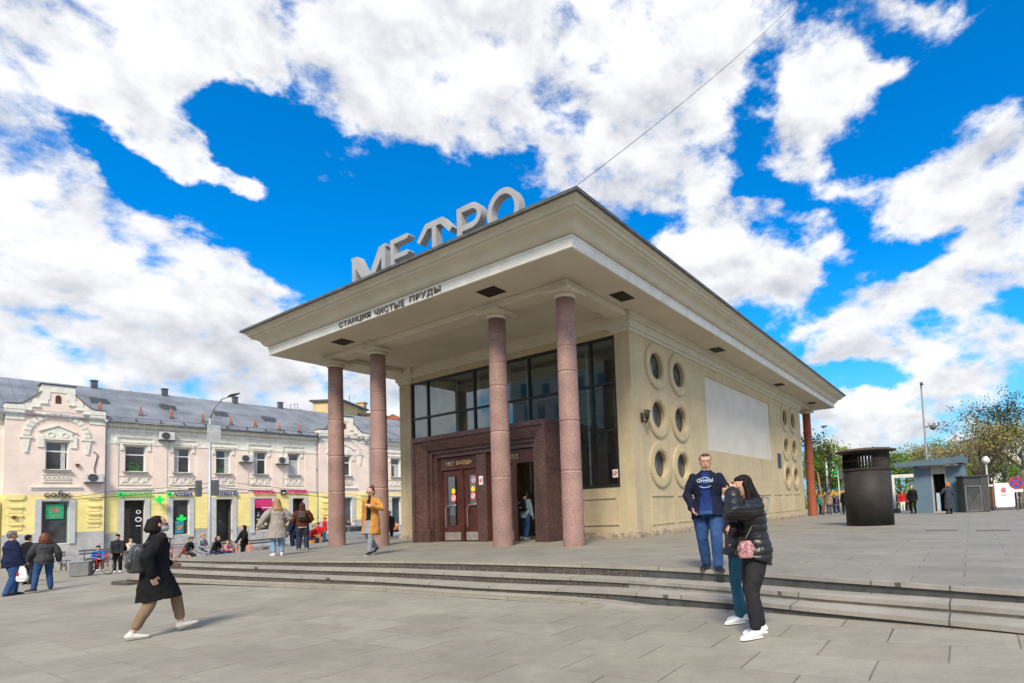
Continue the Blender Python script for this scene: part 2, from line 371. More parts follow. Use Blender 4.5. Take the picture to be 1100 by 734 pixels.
def text_mesh(s, width, height, depth, spacing=1.0, bold=0.0):
    """letters as a mesh: x from 0 to width, z from 0 to height, front at y=0, going back by depth"""
    cu = bpy.data.curves.new('txt', 'FONT'); cu.body = s; cu.extrude = 0.1; cu.space_character = spacing; cu.resolution_u = 3; cu.offset = bold
    o = bpy.data.objects.new('txt', cu); COL.objects.link(o)
    bpy.context.view_layer.update(); dg = bpy.context.evaluated_depsgraph_get()
    me = bpy.data.meshes.new_from_object(o.evaluated_get(dg)); bpy.data.objects.remove(o); bpy.data.curves.remove(cu)
    xs = [v.co.x for v in me.vertices]; ys = [v.co.y for v in me.vertices]; x0, x1, y0, y1 = min(xs), max(xs), min(ys), max(ys)
    for v in me.vertices:
        x, y, z = v.co; v.co = ((x-x0)/(x1-x0)*width, (0.1-z)/0.2*depth, (y-y0)/(y1-y0)*height)
    me.materials.clear(); return me
def copy_tree(o, parent=None):
    c = o.copy(); COL.objects.link(c)
    if parent is not None: c.parent = parent
    for ch in [q for q in bpy.data.objects if q.parent == o]: copy_tree(ch, c)
    return c
# ================================================================ ground
EDGE = [(150,-50),(40,-14.4),(14,-6.6),(9.43,-5.29),(8.62,-5.06),(7.62,-4.8),(6.72,-4.53),(5.7,-4.31),(5.1,-4.2),(4.44,-4.1),(3.48,-4.03),(2.42,-4.0),(1.22,-3.98),(-.07,-4.01),(-1.52,-4.08),(-2.66,-4.2),(-4.22,-4.38),(-6.38,-4.62),(-8.96,-4.84),(-11.6,-4.96)]
LEFT = [(-11.6,-4.96),(-12.0,-3.9),(-12.5,-2.2),(-13.6,-.2),(-15.1,1.8),(-17.2,3.8),(-18.6,6.0),(-18.6,8.5),(-18.6,49)]
def lerp(a, b, t): return a+(b-a)*t
def interp(x, pts):
    if x <= pts[0][0]: return pts[0][1]
    for (a, b), (c, d) in zip(pts, pts[1:]):
        if x <= c: return b+(d-b)*(x-a)/(c-a)
    return pts[-1][1]
def zup(x, y): return -0.006*max(0, y-5)-0.010*max(0, y-25)
STEPZ = [[(-12,-.10),(-8,-.12),(-4,-.15),(1.5,-.185),(7,-.16),(9.4,-.12),(20,-.08)],
         [(-12,-.24),(-8,-.255),(-4,-.29),(1.5,-.345),(5,-.28),(9.4,-.205),(20,-.15)],
         [(-12,-.42),(-8,-.42),(-4,-.43),(1.5,-.445),(4,-.42),(5.5,-.46),(20,-.40)]]
def zlow(x, y):
    g = interp(x, [(-60,-1.45),(-37,-1.12),(-20,-.86),(-11,-.60),(-7,-.49),(-4,-.485),(2,-.50),(5,-.45),(7.6,-.33),(9.4,-.23),(14,-.2),(60,-.2)])
    f = min(1, max(0, (-y-5.2)/3.5))                         # away from the steps the square levels out
    g2 = interp(x, [(-60,-1.45),(-37,-1.12),(-20,-.84),(-12,-.66),(-4,-.53),(0,-.51),(7,-.42),(12,-.36),(60,-.3)])
    g = lerp(g, g2, f)
    s = min(1, max(0, (x+8)/10)); g -= s*0.02*max(0, y-5)
    if y > 60: g -= 0
    return g
slab_low = blocks('square_paving', (.292,.272,.223), (.09,.08,.065), .98, 0.54, axes=(0,1), var=.075, rough=.8, mortar=.009, stain=.2, grain=.08, bump=.35, warm=(.298,.27,.22), faint=.25, spots=.3)
slab_up = blocks('platform_paving', (.255,.237,.20), (.08,.07,.06), 1.05, 0.55, axes=(0,1), var=.06, rough=.72, mortar=.007, stain=.2, grain=.06, bump=.3, warm=(.25,.23,.195), faint=.35, spots=.25)
def sheet(name, xs, ys, zf, m_):
    b = MB(); n = len(ys)
    for x in xs:
        for y in ys: b.v.append((x, y, zf(x, y)))
    for i in range(len(xs)-1):
        for j in range(n-1):
            a = i*n+j; b.f.append((a, a+n, a+n+1, a+1)); b.mi.append(0); b.sm.append(True)
    o = b.build(name, m_); o['kind'] = 'structure'; return o
xs = [-1500,-300,-120,-60]+[-50+2*i for i in range(20)]+[-11+.5*i for i in range(54)]+[16,20,26,34,45,60,120,300,1500]
ys = [-1500,-300,-100,-50,-30,-20]+[-16+.5*i for i in range(34)]+[2,4,6,8,11,15,20,25,30,40,50,60,90,150,400,1500]
sheet('square_ground', xs, ys, zlow, slab_low)
# upper platform as one sheet cut along its edge
def edge_y(x):
    return interp(x, list(reversed(EDGE)))
def platform():
    b = MB()
    def left_x(y):
        return interp(y, [(p[1], p[0]) for p in LEFT])
    front = list(reversed(EDGE))
    # front strip: from the edge to y=-3 for every station, then a grid behind it
    stations = sorted(set([p[0] for p in front]+[x for x in range(-11, 41, 2)]+[60, 90]))
    rows = [-3.0,-1,2,5,10,15,20,25,30,36,42,49]
    def pt(x, y): return (x, y, zup(x, y))
    for a, c in zip(stations, stations[1:]):
        ya, yc = edge_y(a), edge_y(c)
        prev = (pt(a, ya), pt(c, yc))
        for r in rows:
            if r <= max(ya, yc)+.05: continue
            cur = (pt(a, r), pt(c, r)); b.quad(prev[0], prev[1], cur[1], cur[0]); prev = cur
    xa = stations[0]; lf = [(-11.6,-4.96),(-12.2,-3.0)]+[(left_x(r), r) for r in rows[1:]]
    rr = [edge_y(xa)]+rows
    for i in range(len(rr)-1):
        p, q = lf[i], lf[i+1] if i+1 < len(lf) else lf[-1]
        b.quad(pt(xa, rr[i]), pt(p[0], rr[i] if i else p[1]), pt(q[0], rr[i+1]), pt(xa, rr[i+1])) if i else b.quad(pt(xa, rr[0]), pt(q[0], rr[1]), pt(xa, rr[1]))
    bm = bmesh.new(); me = bpy.data.meshes.new('t'); me.from_pydata(b.v, [], b.f); bm.from_mesh(me)
    bmesh.ops.remove_doubles(bm, verts=bm.verts, dist=.001)
    bmesh.ops.recalc_face_normals(bm, faces=bm.faces)
    for f in bm.faces:
        if f.normal.z < 0: f.normal_flip()
    bm.to_mesh(me); bm.free(); me.materials.append(slab_up); me.name = 'platform'
    o = link('platform', me); o['kind'] = 'structure'
    # retaining edge on the left and at the back
    k = MB()
    for p, q in zip(lf, lf[1:]):
        k.quad((p[0], p[1], 0), (q[0], q[1], zup(*q)), (q[0], q[1], -2), (p[0], p[1], -2))
    k.quad((-18.6, 49, zup(0, 49)), (150, 49, zup(0, 49)), (150, 49, -2), (-18.6, 49, -2))
    o = k.build('platform_edge', mat('kerb_stone', (.22,.2,.185), .8, .15, 4, bump=.3)); o['kind'] = 'structure'
platform()
def offset_edge(dist, x_left_extra=0):
    pts = list(reversed(EDGE)); out = []
    for i, p in enumerate(pts):
        a = pts[max(0, i-1)]; c = pts[min(len(pts)-1, i+1)]
        d = Vector((c[0]-a[0], c[1]-a[1])).normalized(); nrm = Vector((d.y, -d.x))
        out.append((p[0]+nrm.x*dist, p[1]+nrm.y*dist))
    return out
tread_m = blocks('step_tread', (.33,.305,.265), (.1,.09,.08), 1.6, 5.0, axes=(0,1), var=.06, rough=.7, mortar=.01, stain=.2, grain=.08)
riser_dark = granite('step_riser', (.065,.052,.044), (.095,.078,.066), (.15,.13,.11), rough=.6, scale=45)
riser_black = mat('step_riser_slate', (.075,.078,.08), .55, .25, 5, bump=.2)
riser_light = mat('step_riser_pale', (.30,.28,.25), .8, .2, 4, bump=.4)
yellow = mat('worn_yellow_paint', (.42,.37,.15), .8, .2, 6, col2=(.26,.235,.15))
def steps():
    TR, RI, YE, RB, RL = 0, 1, 2, 3, 4
    b = MB(); lines = []
    for k in range(4):
        pts = offset_edge(.36*k)
        lines.append([(x, y, (interp(x, STEPZ[k-1]) if k else 0.0)) for x, y in pts])
    for k in range(4):
        L_ = lines[k]
        for i in range(len(L_)-1):
            p, q = L_[i], L_[i+1]
            if k == 3 and q[0] > 5.6: continue
            d = Vector((q[0]-p[0], q[1]-p[1])).normalized(); nx, ny = d.y, -d.x
            thick, over = .05, .025
            f0, f1 = (p[0]+nx*over, p[1]+ny*over), (q[0]+nx*over, q[1]+ny*over)
            xm = (p[0]+q[0])/2
            # nosing slab: top strip, front lip, underside
            if k:
                a, c = lines[k-1][i], lines[k-1][i+1]
                b.cur = TR; b.quad((a[0], a[1], p[2]), (c[0], c[1], q[2]), (q[0], q[1], q[2]), (p[0], p[1], p[2]))
            b.cur = TR
            e = .12
            b.quad((p[0], p[1], p[2]+.002*(k == 0)), (q[0], q[1], q[2]+.002*(k == 0)), (f1[0], f1[1], q[2]), (f0[0], f0[1], p[2]))
            b.cur = RL if (k == 1 and 4.6 < xm < 6.9) else TR
            b.quad((f0[0], f0[1], p[2]), (f1[0], f1[1], q[2]), (f1[0], f1[1], q[2]-thick), (f0[0], f0[1], p[2]-thick))
            b.cur = TR
            b.quad((f0[0], f0[1], p[2]-thick), (f1[0], f1[1], q[2]-thick), (q[0], q[1], q[2]-thick), (p[0], p[1], p[2]-thick))
            # riser down to the next tread or the ground
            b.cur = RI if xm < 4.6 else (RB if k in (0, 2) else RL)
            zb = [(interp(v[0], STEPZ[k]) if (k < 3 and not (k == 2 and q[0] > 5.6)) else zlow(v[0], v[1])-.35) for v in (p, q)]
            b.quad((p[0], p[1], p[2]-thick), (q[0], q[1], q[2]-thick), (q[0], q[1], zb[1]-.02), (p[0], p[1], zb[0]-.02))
            if k in (0, 3) and xm < 4.6:                       # painted warning line
                b.cur = YE; w = .055
                b.quad((p[0]-nx*w, p[1]-ny*w, p[2]+.005), (q[0]-nx*w, q[1]-ny*w, q[2]+.005), (q[0]+nx*.015, q[1]+ny*.015, q[2]+.005), (p[0]+nx*.015, p[1]+ny*.015, p[2]+.005))
        # left return of each step
        p = L_[0]; b.cur = RI
        b.quad((p[0], p[1], p[2]), (p[0]-.0, -4.9, p[2]), (p[0]-.0, -4.9, -1.2), (p[0], p[1], -1.2))
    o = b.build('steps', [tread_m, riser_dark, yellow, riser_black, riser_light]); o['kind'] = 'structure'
    o = MB().box(-12.25, -11.0, -6.2, -5.75, -.75, -.53).build('step_end_block', riser_dark, bevel=.02); o['kind'] = 'structure'
    # strip of old kerb along the foot on the left
steps()
for u0, u1, v, l_ in ((994, 1028, 570.5, 'left one of two narrow brown drain slots in the paving in front of the kiosk'), (1048, 1086, 570.5, 'right one of two narrow brown drain slots in the paving in front of the kiosk')):
    a = at_z(u0, v, 0); c = at_z(u1, v, 0); rg = MB()
    rg.box(a.x, c.x, a.y-.09, a.y+.09, .004, .012)
    one('drain_grate', rg, mat('rust_brown', (.13,.10,.075), .8, .2, 8), l_, 'drain grate', base=((a.x+c.x)/2, a.y, 0), group='drain slots in the upper paving')
# ================================================================ metro pavilion
X1, X2, X3, X4, HC = -11.09, -8.454, -2.595, 0.0, 6.763
PX0, PX1, PY0, PY1 = -11.326, 0.236, 2.994, 23.944
stone = blocks('limestone_wall', (.53,.435,.275), (.40,.33,.21), 1.35, 1.02, axes=(0,2), var=.05, rough=.85, mortar=.004, stain=.12, grain=.05, bump=.2, streak=.10)
stone_side = blocks('limestone_side_wall', (.57,.465,.285), (.44,.36,.23), 1.35, 1.02, axes=(1,2), var=.045, rough=.85, mortar=.004, stain=.12, grain=.05, bump=.2, streak=.10)
cream = mat('cream_stucco', (.60,.55,.43), .8, .05, 1.2, bump=.15, bscale=14)
cream_d = mat('canopy_soffit_paint', (.58,.53,.415), .85, .05, .8)
white_t = mat('white_fascia_paint', (.80,.785,.73), .75, .08, 2)
roofmetal = mat('roof_edge_metal', (.10,.10,.095), .5, .25, 3)
pink_g = granite('pink_granite', (.315,.19,.162), (.36,.225,.19), (.235,.135,.115), scale=48, rough=.62)
dark_g = granite('dark_red_granite', (.075,.036,.030), (.115,.060,.050), (.035,.016,.014), scale=34, rough=.45)
dark_frame = mat('black_window_frame', (.018,.022,.02), .45, .1, 5)
pane_m = glass('grey_green_glass', (.66,.74,.69), .8)
mahog = mat('mahogany_door', (.075,.022,.014), .35, .25, 2.5)
steel = mat('brushed_steel', (.55,.54,.52), .35, .08, 8, metal=.8)
gold = mat('brass_letters', (.55,.42,.20), .45, .1, 6, metal=.3)
P = thing('metro_pavilion', 'cream stone metro entrance pavilion with granite columns, wide canopy and big rooftop letters', 'station building', (-5.545, 13.47, 0), world=True)
# --- walls
w = MB()
FT = .36
w.box(PX0, -10.6, PY0, PY0+FT, -.3, 7.2).box(-.33, PX1, PY0, PY0+FT, -.3, 7.2)
w.box(-10.6, -.33, PY0, PY0+FT, 6.58, 7.2)
w.box(-10.6, -7.75, PY0+.02, PY0+FT, -.3, 1.70).box(-2.65, -.33, PY0+.02, PY0+FT, -.3, 1.70)
w.box(-7.75, -2.65, PY0+.02, PY0+FT, 3.1, 3.8)
for x0, x1 in ((-1.9, -.45),):                                       # shallow panel below the window
    w.box(x0, x1, PY0-.02, PY0+.02, 1.28, 1.36).box(x0, x1, PY0-.02, PY0+.02, .42, .48).box(x0, x0+.06, PY0-.02, PY0+.02, .48, 1.28).box(x1-.06, x1, PY0-.02, PY0+.02, .48, 1.28)
w.build('front_wall', stone, P)
w = MB(); xo, xi = PX1, PX1-.34
ycuts = [3.354,3.86,5.575,7.3,8.95,17.55,19.48,21.22,22.96,PY1]; zc_ = [-.3,1.54,3.225,4.92,6.61,7.2]
cols = {1: 4.72, 2: 6.44, 6: 20.35, 7: 22.09}
rows_ = {1: 2.38, 2: 4.075, 3: 5.77}
N_ = 32
for i in range(len(ycuts)-1):
    for j in range(len(zc_)-1):
        y0, y1, z0, z1 = ycuts[i], ycuts[i+1], zc_[j], zc_[j+1]
        if i in cols and j in rows_:
            cy, cz, r = cols[i], rows_[j], .50
            # square border points matching the circle points
            pc, ps = [], []
            for k in range(N_):
                a = 2*math.pi*k/N_; c, s_ = math.cos(a), math.sin(a)
                pc.append((cy+r*c, cz+r*s_))
                ty = (y1-cy)/c if c > 1e-6 else (y0-cy)/c if c < -1e-6 else 1e9
                tz = (z1-cz)/s_ if s_ > 1e-6 else (z0-cz)/s_ if s_ < -1e-6 else 1e9
                t = min(ty, tz); ps.append((cy+t*c, cz+t*s_))
            for k in range(N_):
                q = (k+1) % N_
                w.quad((xo, *pc[k]), (xo, *ps[k]), (xo, *ps[q]), (xo, *pc[q]))
                w.quad((xo, *pc[k]), (xo, *pc[q]), (xi, *pc[q]), (xi, *pc[k]))
            for cy_, cz_ in ((y0, z0), (y1, z0), (y1, z1), (y0, z1)):  # corner triangles
                best = sorted(range(N_), key=lambda k: (ps[k][0]-cy_)**2+(ps[k][1]-cz_)**2)[:2]
                w.quad((xo, *ps[best[0]]), (xo, cy_, cz_), (xo, *ps[best[1]]))
        elif i == 4 and j in (2, 3): pass
        elif i == 4 and j in (1, 4):
            if j == 1: w.quad((xo, y0, z0), (xo, y1, z0), (xo, y1, 3.15), (xo, y0, 3.15))
            else: w.quad((xo, y0, 6.21), (xo, y1, 6.21), (xo, y1, z1), (xo, y0, z1))
        else:
            w.quad((xo, y0, z0), (xo, y1, z0), (xo, y1, z1), (xo, y0, z1))
# recess of the white panel
for a, c in (((8.95, 3.15), (17.55, 3.15)), ((17.55, 3.15), (17.55, 6.21)), ((17.55, 6.21), (8.95, 6.21)), ((8.95, 6.21), (8.95, 3.15))):
    w.quad((xo, *a), (xo, *c), (xo-.08, *c), (xo-.08, *a))
w.quad((PX1, PY1, -.3), (PX0, PY1, -.3), (PX0, PY1, 7.2), (PX1, PY1, 7.2)).quad((PX0, PY1, -.3), (PX0, PY0+FT, -.3), (PX0, PY0+FT, 7.2), (PX0, PY1, 7.2))
w.build('side_wall', stone_side, P)
w = MB()                                                              # thin string frame of the panels along the foot of the side wall
def panel(y0, y1, z0, z1):
    w.box(PX1+.001, PX1+.03, y0, y1, z1, z1+.05).box(PX1+.001, PX1+.022, y0, y1, z0-.04, z0).box(PX1+.001, PX1+.022, y0, y0+.05, z0, z1).box(PX1+.001, PX1+.022, y1-.05, y1, z0, z1)
for y0 in (3.95, 5.85, 7.75, 9.65, 11.55, 13.45, 15.35, 17.4, 19.3, 21.2): panel(y0, y0+1.65, .4, 1.3)
w.build('wall_panel_frame', stone_side, P)
MB().box(PX1-.1, PX1-.06, 8.9, 17.6, 3.1, 6.26).build('blank_panel', mat('white_panel_plaster', (.64,.605,.53), .8, .05, 1), P)
pl = MB()
random.seed(4)
def rough_strip(p0, p1, nrm, h=.2, d=.1):
    n = int((Vector(p1)-Vector(p0)).length/.14); v0, v1 = Vector(p0), Vector(p1); nn = Vector(nrm)
    prev = None
    for i in range(n+1):
        p = v0.lerp(v1, i/n); dd = d+.05*noise.noise(p*3)+.03*noise.noise(p*11); hh = h+.05*noise.noise(p*2+Vector((5, 0, 0)))+.03*noise.noise(p*9)
        cur = (p+Vector((0, 0, hh)), p+nn*(dd*.75)+Vector((0, 0, hh-.03)), p+nn*dd+Vector((0, 0, hh*.45)), p+nn*(dd+.03)+Vector((0, 0, -.25)))
        if prev:
            for a in range(3): pl.quad(prev[a], cur[a], cur[a+1], prev[a+1])
        prev = cur
rpm = mat('rough_pale_plinth', (.46,.38,.28), .95, .3, 5, bump=.8, col2=(.17,.12,.085))
for a_, c_, n_ in (((PX1, PY0-.08, 0), (PX1, PY1, -.1), (1, 0, 0)), ((-2.0, PY0, 0), (PX1+.1, PY0, 0), (0, -1, 0)), ((PX0-.1, PY0, 0), (-8.6, PY0, 0), (0, -1, 0))):
    pl = MB(); rough_strip(a_, c_, n_); pl.build('rough_plinth', rpm, P)
# wall head moulding
w = MB()
for z0, z1, o_ in ((6.60, 6.72, .045), (6.72, 6.95, .11), (6.95, 7.2, .20)):
    w.box(-.42-o_, PX1+o_, PY0-o_, PY0-.002, z0, z1).box(PX1+.002, PX1+o_, PY0-.002, PY1+o_, z0, z1).box(PX0-o_, -10.52+o_, PY0-o_, PY0-.002, z0, z1)
w.box(-10.4, -.54, PY0-.1, PY0-.004, 6.78, 7.2)
w.build('cornice_moulding', cream, P)
# round windows
for i, cy in cols.items():
    for j, cz in rows_.items():
        s = MB()
        s.ring(cy, cz, .785, .50, PX1+.002, PX1+.05, n=48, axis=0).ring(cy, cz, .74, .54, PX1+.049, PX1+.062, n=48, axis=0)
        s.ring(cy, cz, .52, .46, PX1-.03, PX1+.03, n=40, axis=0)
        f = s.build('round_window', stone_side, P)
        q = MB(); q.ring(cy, cz, .495, .45, PX1-.20, PX1-.14, n=32, axis=0); q.build('frame', mat('window_inner_frame', (.12,.085,.07), .5), f)
        q = MB(); q.cyl(cy, cz, PX1-.19, PX1-.175, .47, n=32, axis=0); q.build('pane', mat('dull_round_pane', (.10,.115,.105), .1, .3, 2.5, spec=.7), f)
# plaque and sconce
MB().box(PX1+.002, PX1+.04, 18.52, 19.12, 2.78, 3.58).build('wall_plaque', mat('dark_bronze', (.06,.06,.065), .4, .2, 6), P, bevel=.01)
sc_ = MB(); bz = mat('old_bronze', (.06,.045,.03), .5, .3, 8)
sc_.box(PX1+.002, PX1+.06, 3.50, 3.62, 3.72, 4.0).loft([(PX1+.03, 3.56, 3.75), (PX1+.16, 3.56, 3.68), (PX1+.22, 3.56, 3.78)], [.03, .04, .05], n=8)
for a in (-.1, 0, .1): sc_.loft([(PX1+.2, 3.56+a*.5, 3.78), (PX1+.22, 3.56+a, 4.08)], [.045, .07], n=6)
sc_.build('wall_lamp', bz, P)
# --- glazing of the hall: mullions, transoms, panes
gx = [-10.6, -9.58, -6.85, -4.07, -1.33, -.33]; gz = [1.72, 3.49, 5.04, 6.57]; gy = PY0+.10
fr = MB(); t = .04
fr.box(-10.6, -.33, gy-.06, gy+.06, 6.50, 6.58).box(-10.6, -10.52, gy-.06, gy+.06, 1.70, 6.50).box(-.41, -.33, gy-.06, gy+.06, 1.70, 6.50)
fr.box(-2.2, -.33, gy-.10, gy+.08, 1.64, 1.74).box(-10.52, -8.4, gy-.08, gy+.07, 1.64, 1.74)
for x in gx[1:-1]: fr.box(x-t, x+t, gy-.055, gy+.055, (3.8 if -8.4 < x < -2.2 else 1.74), 6.50)
for z in gz[1:-1]:
    for a, c in zip(gx, gx[1:]):
        if z < 3.8 and -8.5 < (a+c)/2 < -2.1: continue
        fr.box(a+t, c-t, gy-.05, gy+.05, z-t, z+t)
F_ = fr.build('window_frame', dark_frame, P)
for a, c in zip(gx, gx[1:]):
    for z0, z1 in zip(gz, gz[1:]):
        if z1 < 3.8 and -8.5 < (a+c)/2 < -2.1: continue
        q = MB(); tilt = random.uniform(-.006, .006); tl2 = random.uniform(-.004, .004)
        zz0 = 3.5 if z0 < 3.8 and -8.5 < (a+c)/2 < -2.1 else z0
        q.quad((a+t, gy+tilt, zz0+t), (c-t, gy-tilt, zz0+t), (c-t, gy-tilt+tl2, z1-t), (a+t, gy+tilt+tl2, z1-t)); q.build('pane', pane_m, F_)
nosm = MB(); nosm.box(-.66, -.48, gy-.03, gy-.02, 1.95, 2.2); nsr = MB()
def sticker(name, cx, cz, w_, h_, y, parent, c_out, c_in, ring=True, slash=True):
    b = MB(); b.cur = 0; b.box(cx-w_/2, cx+w_/2, y, y+.006, cz-h_/2, cz+h_/2)
    if ring: b.cur = 1; b.ring(cx, cz, w_*.40, w_*.29, y-.004, y-.001, n=20)
    if slash:
        b.cur = 1; r = w_*.3; b.prism([(cx-r-.01, cz-r+.02), (cx-r+.02, cz-r-.01), (cx+r+.01, cz+r-.02), (cx+r-.02, cz+r+.01)], 1, y-.0045, y-.0015)
    return b.build(name, [c_out, c_in], parent)
s_white = mat('sticker_white', (.8,.8,.8), .5, .03); s_red = mat('sticker_red', (.62,.03,.03), .5, .05); s_yel = mat('sticker_yellow', (.85,.7,.02), .5, .05)
sticker('no_smoking_sign', -.55, 2.08, .2, .26, gy-.02, F_, s_white, s_red)
# --- columns
def column(x, y, m_, z1=HC, rb=.292, rt=.256, base=0):
    c = MB(); hs = [base-.2, base+.02]+[base+.02+(z1-base)*k/10 for k in range(1, 11)]; hs[-1] = z1
    rs = []
    for h in hs:
        t_ = max(0, (h-base)/(z1-base)); rs.append(rb+(rt-rb)*t_**1.4)
    joints = [6.09, 5.41, 4.72, 3.36, 2.02]
    allz = sorted([(h, None) for h in hs]+[(j+dz, d) for j in joints for dz, d in ((-.06, 0), (-.013, 0), (-.009, .009), (.009, .009), (.013, 0), (.06, 0))])
    C_, RR = [], []
    for h, d in allz:
        t_ = max(0, (h-base)/(z1-base)); C_.append((x, y, h)); RR.append(rb+(rt-rb)*t_**1.4-(d or 0))
    c.loft(C_, RR, n=40, fix=(0, 0, 1)); c_o = c.build('column', m_, P)
    k = MB(); k.loft([(x, y, z1), (x, y, z1+.03), (x, y, z1+.06), (x, y, z1+.11)], [rt+.03, rt+.05, rt+.06, rt+.05], n=32, fix=(0, 0, 1))
    k.box(x-.44, x+.44, y-.44, y+.44, z1+.11, z1+.17); k.box(x-.38, x+.38, y-.38, y+.38, z1+.17, z1+.25)
    k.build('capital', cream, c_o)
for x in (X1, X2, X3, X4): column(x, 0, pink_g)
column(0, 26.735, mat('red_brown_paint', (.33,.085,.035), .6, .12, 2), base=-.14)
# --- beams, soffit, cornice, roof
zb = HC+.25
for q_ in ((X1-.3, .3, -.3, .3), (-.3, .3, .301, PY0-.21), (X1-.3, X1+.3, .301, PY0-.21), (-.3, .3, PY1+.2, 27.03), (X1-.3, -.301, 26.43, 27.03)):
    MB().box(*q_, zb, 7.205).build('beam', cream, P, bevel=.03)
rx0, rx1, ry0, ry1 = X1-1.5285, 1.5285, -1.6726, 28.408
MB().box(rx0+.01, rx1-.01, ry0+.01, ry1-.01, 7.205, 7.25).build('soffit', cream_d, P)
def sweep(name, prof, m_):
    q = MB()
    cs = [(rx0, ry0, -1, -1), (rx1, ry0, 1, -1), (rx1, ry1, 1, 1), (rx0, ry1, -1, 1)]
    for i in range(4):
        a, c = cs[i], cs[(i+1) % 4]
        for (t0, z0), (t1, z1) in zip(prof, prof[1:]):
            q.quad((a[0]+a[2]*t0, a[1]+a[3]*t0, z0), (c[0]+c[2]*t0, c[1]+c[3]*t0, z0), (c[0]+c[2]*t1, c[1]+c[3]*t1, z1), (a[0]+a[2]*t1, a[1]+a[3]*t1, z1))
    return q.build(name, m_, P)
sweep('fascia', [(-.06, 7.208), (-.05, 7.195), (0, 7.195), (0, 7.425), (.02, 7.43), (.03, 7.45), (.03, 7.475), (-.02, 7.485)], white_t)
sweep('cornice', [(-.02, 7.485), (.0, 7.505), (.07, 7.52), (.13, 7.56), (.165, 7.62), (.19, 7.67), (.25, 7.73), (.34, 7.775), (.44, 7.80), (.44, 7.86), (.47, 7.872), (.50, 7.872), (.51, 7.92), (.54, 7.955), (.59, 7.965), (.59, 8.0), (.62, 8.005), (.62, 8.035)], cream)
rf = MB(); t0 = .695
cs = [(rx0-t0, ry0-t0), (rx1+t0, ry0-t0), (rx1+t0, ry1+t0), (rx0-t0, ry1+t0)]
ins = 8.0; top = [(cs[0][0]+ins, cs[0][1]+ins), (cs[1][0]-ins, cs[1][1]+ins), (cs[2][0]-ins, cs[2][1]-ins), (cs[3][0]+ins, cs[3][1]-ins)]
for i in range(4):
    j = (i+1) % 4
    rf.quad((*cs[i], 8.105), (*cs[j], 8.105), (*top[j], 9.1), (*top[i], 9.1))
    rf.quad((*cs[i], 8.03), (*cs[j], 8.03), (*cs[j], 8.105), (*cs[i], 8.105))
rf.quad(*[(*p, 9.1) for p in top]); rf.quad(*[(*p, 8.03) for p in cs])
rf.build('roof', roofmetal, P)
cap = MB()
for i in range(4): pass
for (cx, cy) in ((-1.93, -.87), (-9.16, -.87), (.78, 1.77), (.78, 9.1), (.78, 17.8), (.78, 25.1)):
    q = MB(); q.box(cx-.35, cx+.35, cy-.26, cy+.26, 7.196, 7.2045) if cy < 0 else q.box(cx-.24, cx+.24, cy-.36, cy+.36, 7.196, 7.2045)
    for k in range(6):
        if cy < 0: q.box(cx-.33, cx+.33, cy-.22+.08*k, cy-.19+.08*k, 7.186, 7.196)
        else: q.box(cx-.2+.075*k, cx-.17+.075*k, cy-.33, cy+.33, 7.186, 7.196)
    q.build('soffit_light', mat('dark_grille', (.03,.016,.012), .6, .2, 5), P)
# --- inscription on the fascia
ins_m = mat('inscription_brown', (.16,.135,.11), .6, .1, 6)
for w_, x_, l_ in (('СТАНЦИЯ', -8.03, 1.70), ('ЧИСТЫЕ', -6.13, 1.45), ('ПРУДЫ', -4.42, 1.34)):
    me = text_mesh(w_, l_, .185 if 'Ц' not in w_ and 'Д' not in w_ else .20, .035, 1.1, .01); me.materials.append(ins_m)
    me.transform(Matrix.Translation((x_, ry0-.033, 7.222))); link('inscription', me, P)
# --- big rooftop letters (drawn as strokes, 0.34 m deep)
lm = mat('letter_grey_metal', (.37,.37,.375), .5, .08, 2)
LY0, LY1, LB, LT = -1.1, -.86, 8.60, 9.86
def letter(polys, holes=None):
    q = MB()
    for p in polys: q.prism(p, 1, LY0, LY1)
    # feet on the roof
    return q
def bar(x0, z0, x1, z1, wd):
    d = Vector((x1-x0, z1-z0)).normalized(); n_ = Vector((-d.y, d.x))*wd/2
    return [(x0+n_.x, z0+n_.y), (x0-n_.x, z0-n_.y), (x1-n_.x, z1-n_.y), (x1+n_.x, z1+n_.y)]
SW = .19
M_ = [[(-8.2, LB), (-8.0, LB), (-8.0, LT-.1), (-8.02, LT), (-8.25, LT), (-8.25, LT-.1), (-8.2, LT-.1)], [(-6.58, LB), (-6.38, LB), (-6.38, LT-.1), (-6.33, LT-.1), (-6.33, LT), (-6.56, LT), (-6.58, LT-.1)],
      [(-7.999, LT-.02), (-7.88, LT-.02), (-7.29, LB+.36), (-7.29, LB+.02), (-7.36, LB+.02), (-7.999, LT-.40)], [(-6.581, LT-.02), (-6.70, LT-.02), (-7.289, LB+.36), (-7.289, LB+.02), (-7.22, LB+.02), (-6.581, LT-.40)]]
E_ = [[(-6.10, LB), (-5.93, LB), (-5.93, LT), (-6.10, LT)]]+[[(-5.929, z0), (-5.26, z0), (-5.17, z0+.08), (-5.26, z0+.16), (-5.929, z0+.16)] for z0 in (LB, (LB+LT)/2-.05, LT-.16)]
T_OLD = [[(-4.12, LB), (-3.92, LB), (-3.92, LT-.20), (-4.12, LT-.20)], [(-4.26, LT-.199), (-3.78, LT-.199), (-3.84, LT), (-4.20, LT)],
      [(-4.261, LT-.20), (-4.201, LT-.001), (-4.93, LT-.47), (-4.83, LT-.62)], [(-3.779, LT-.20), (-3.839, LT-.001), (-3.17, LT-.42), (-3.25, LT-.58)]]
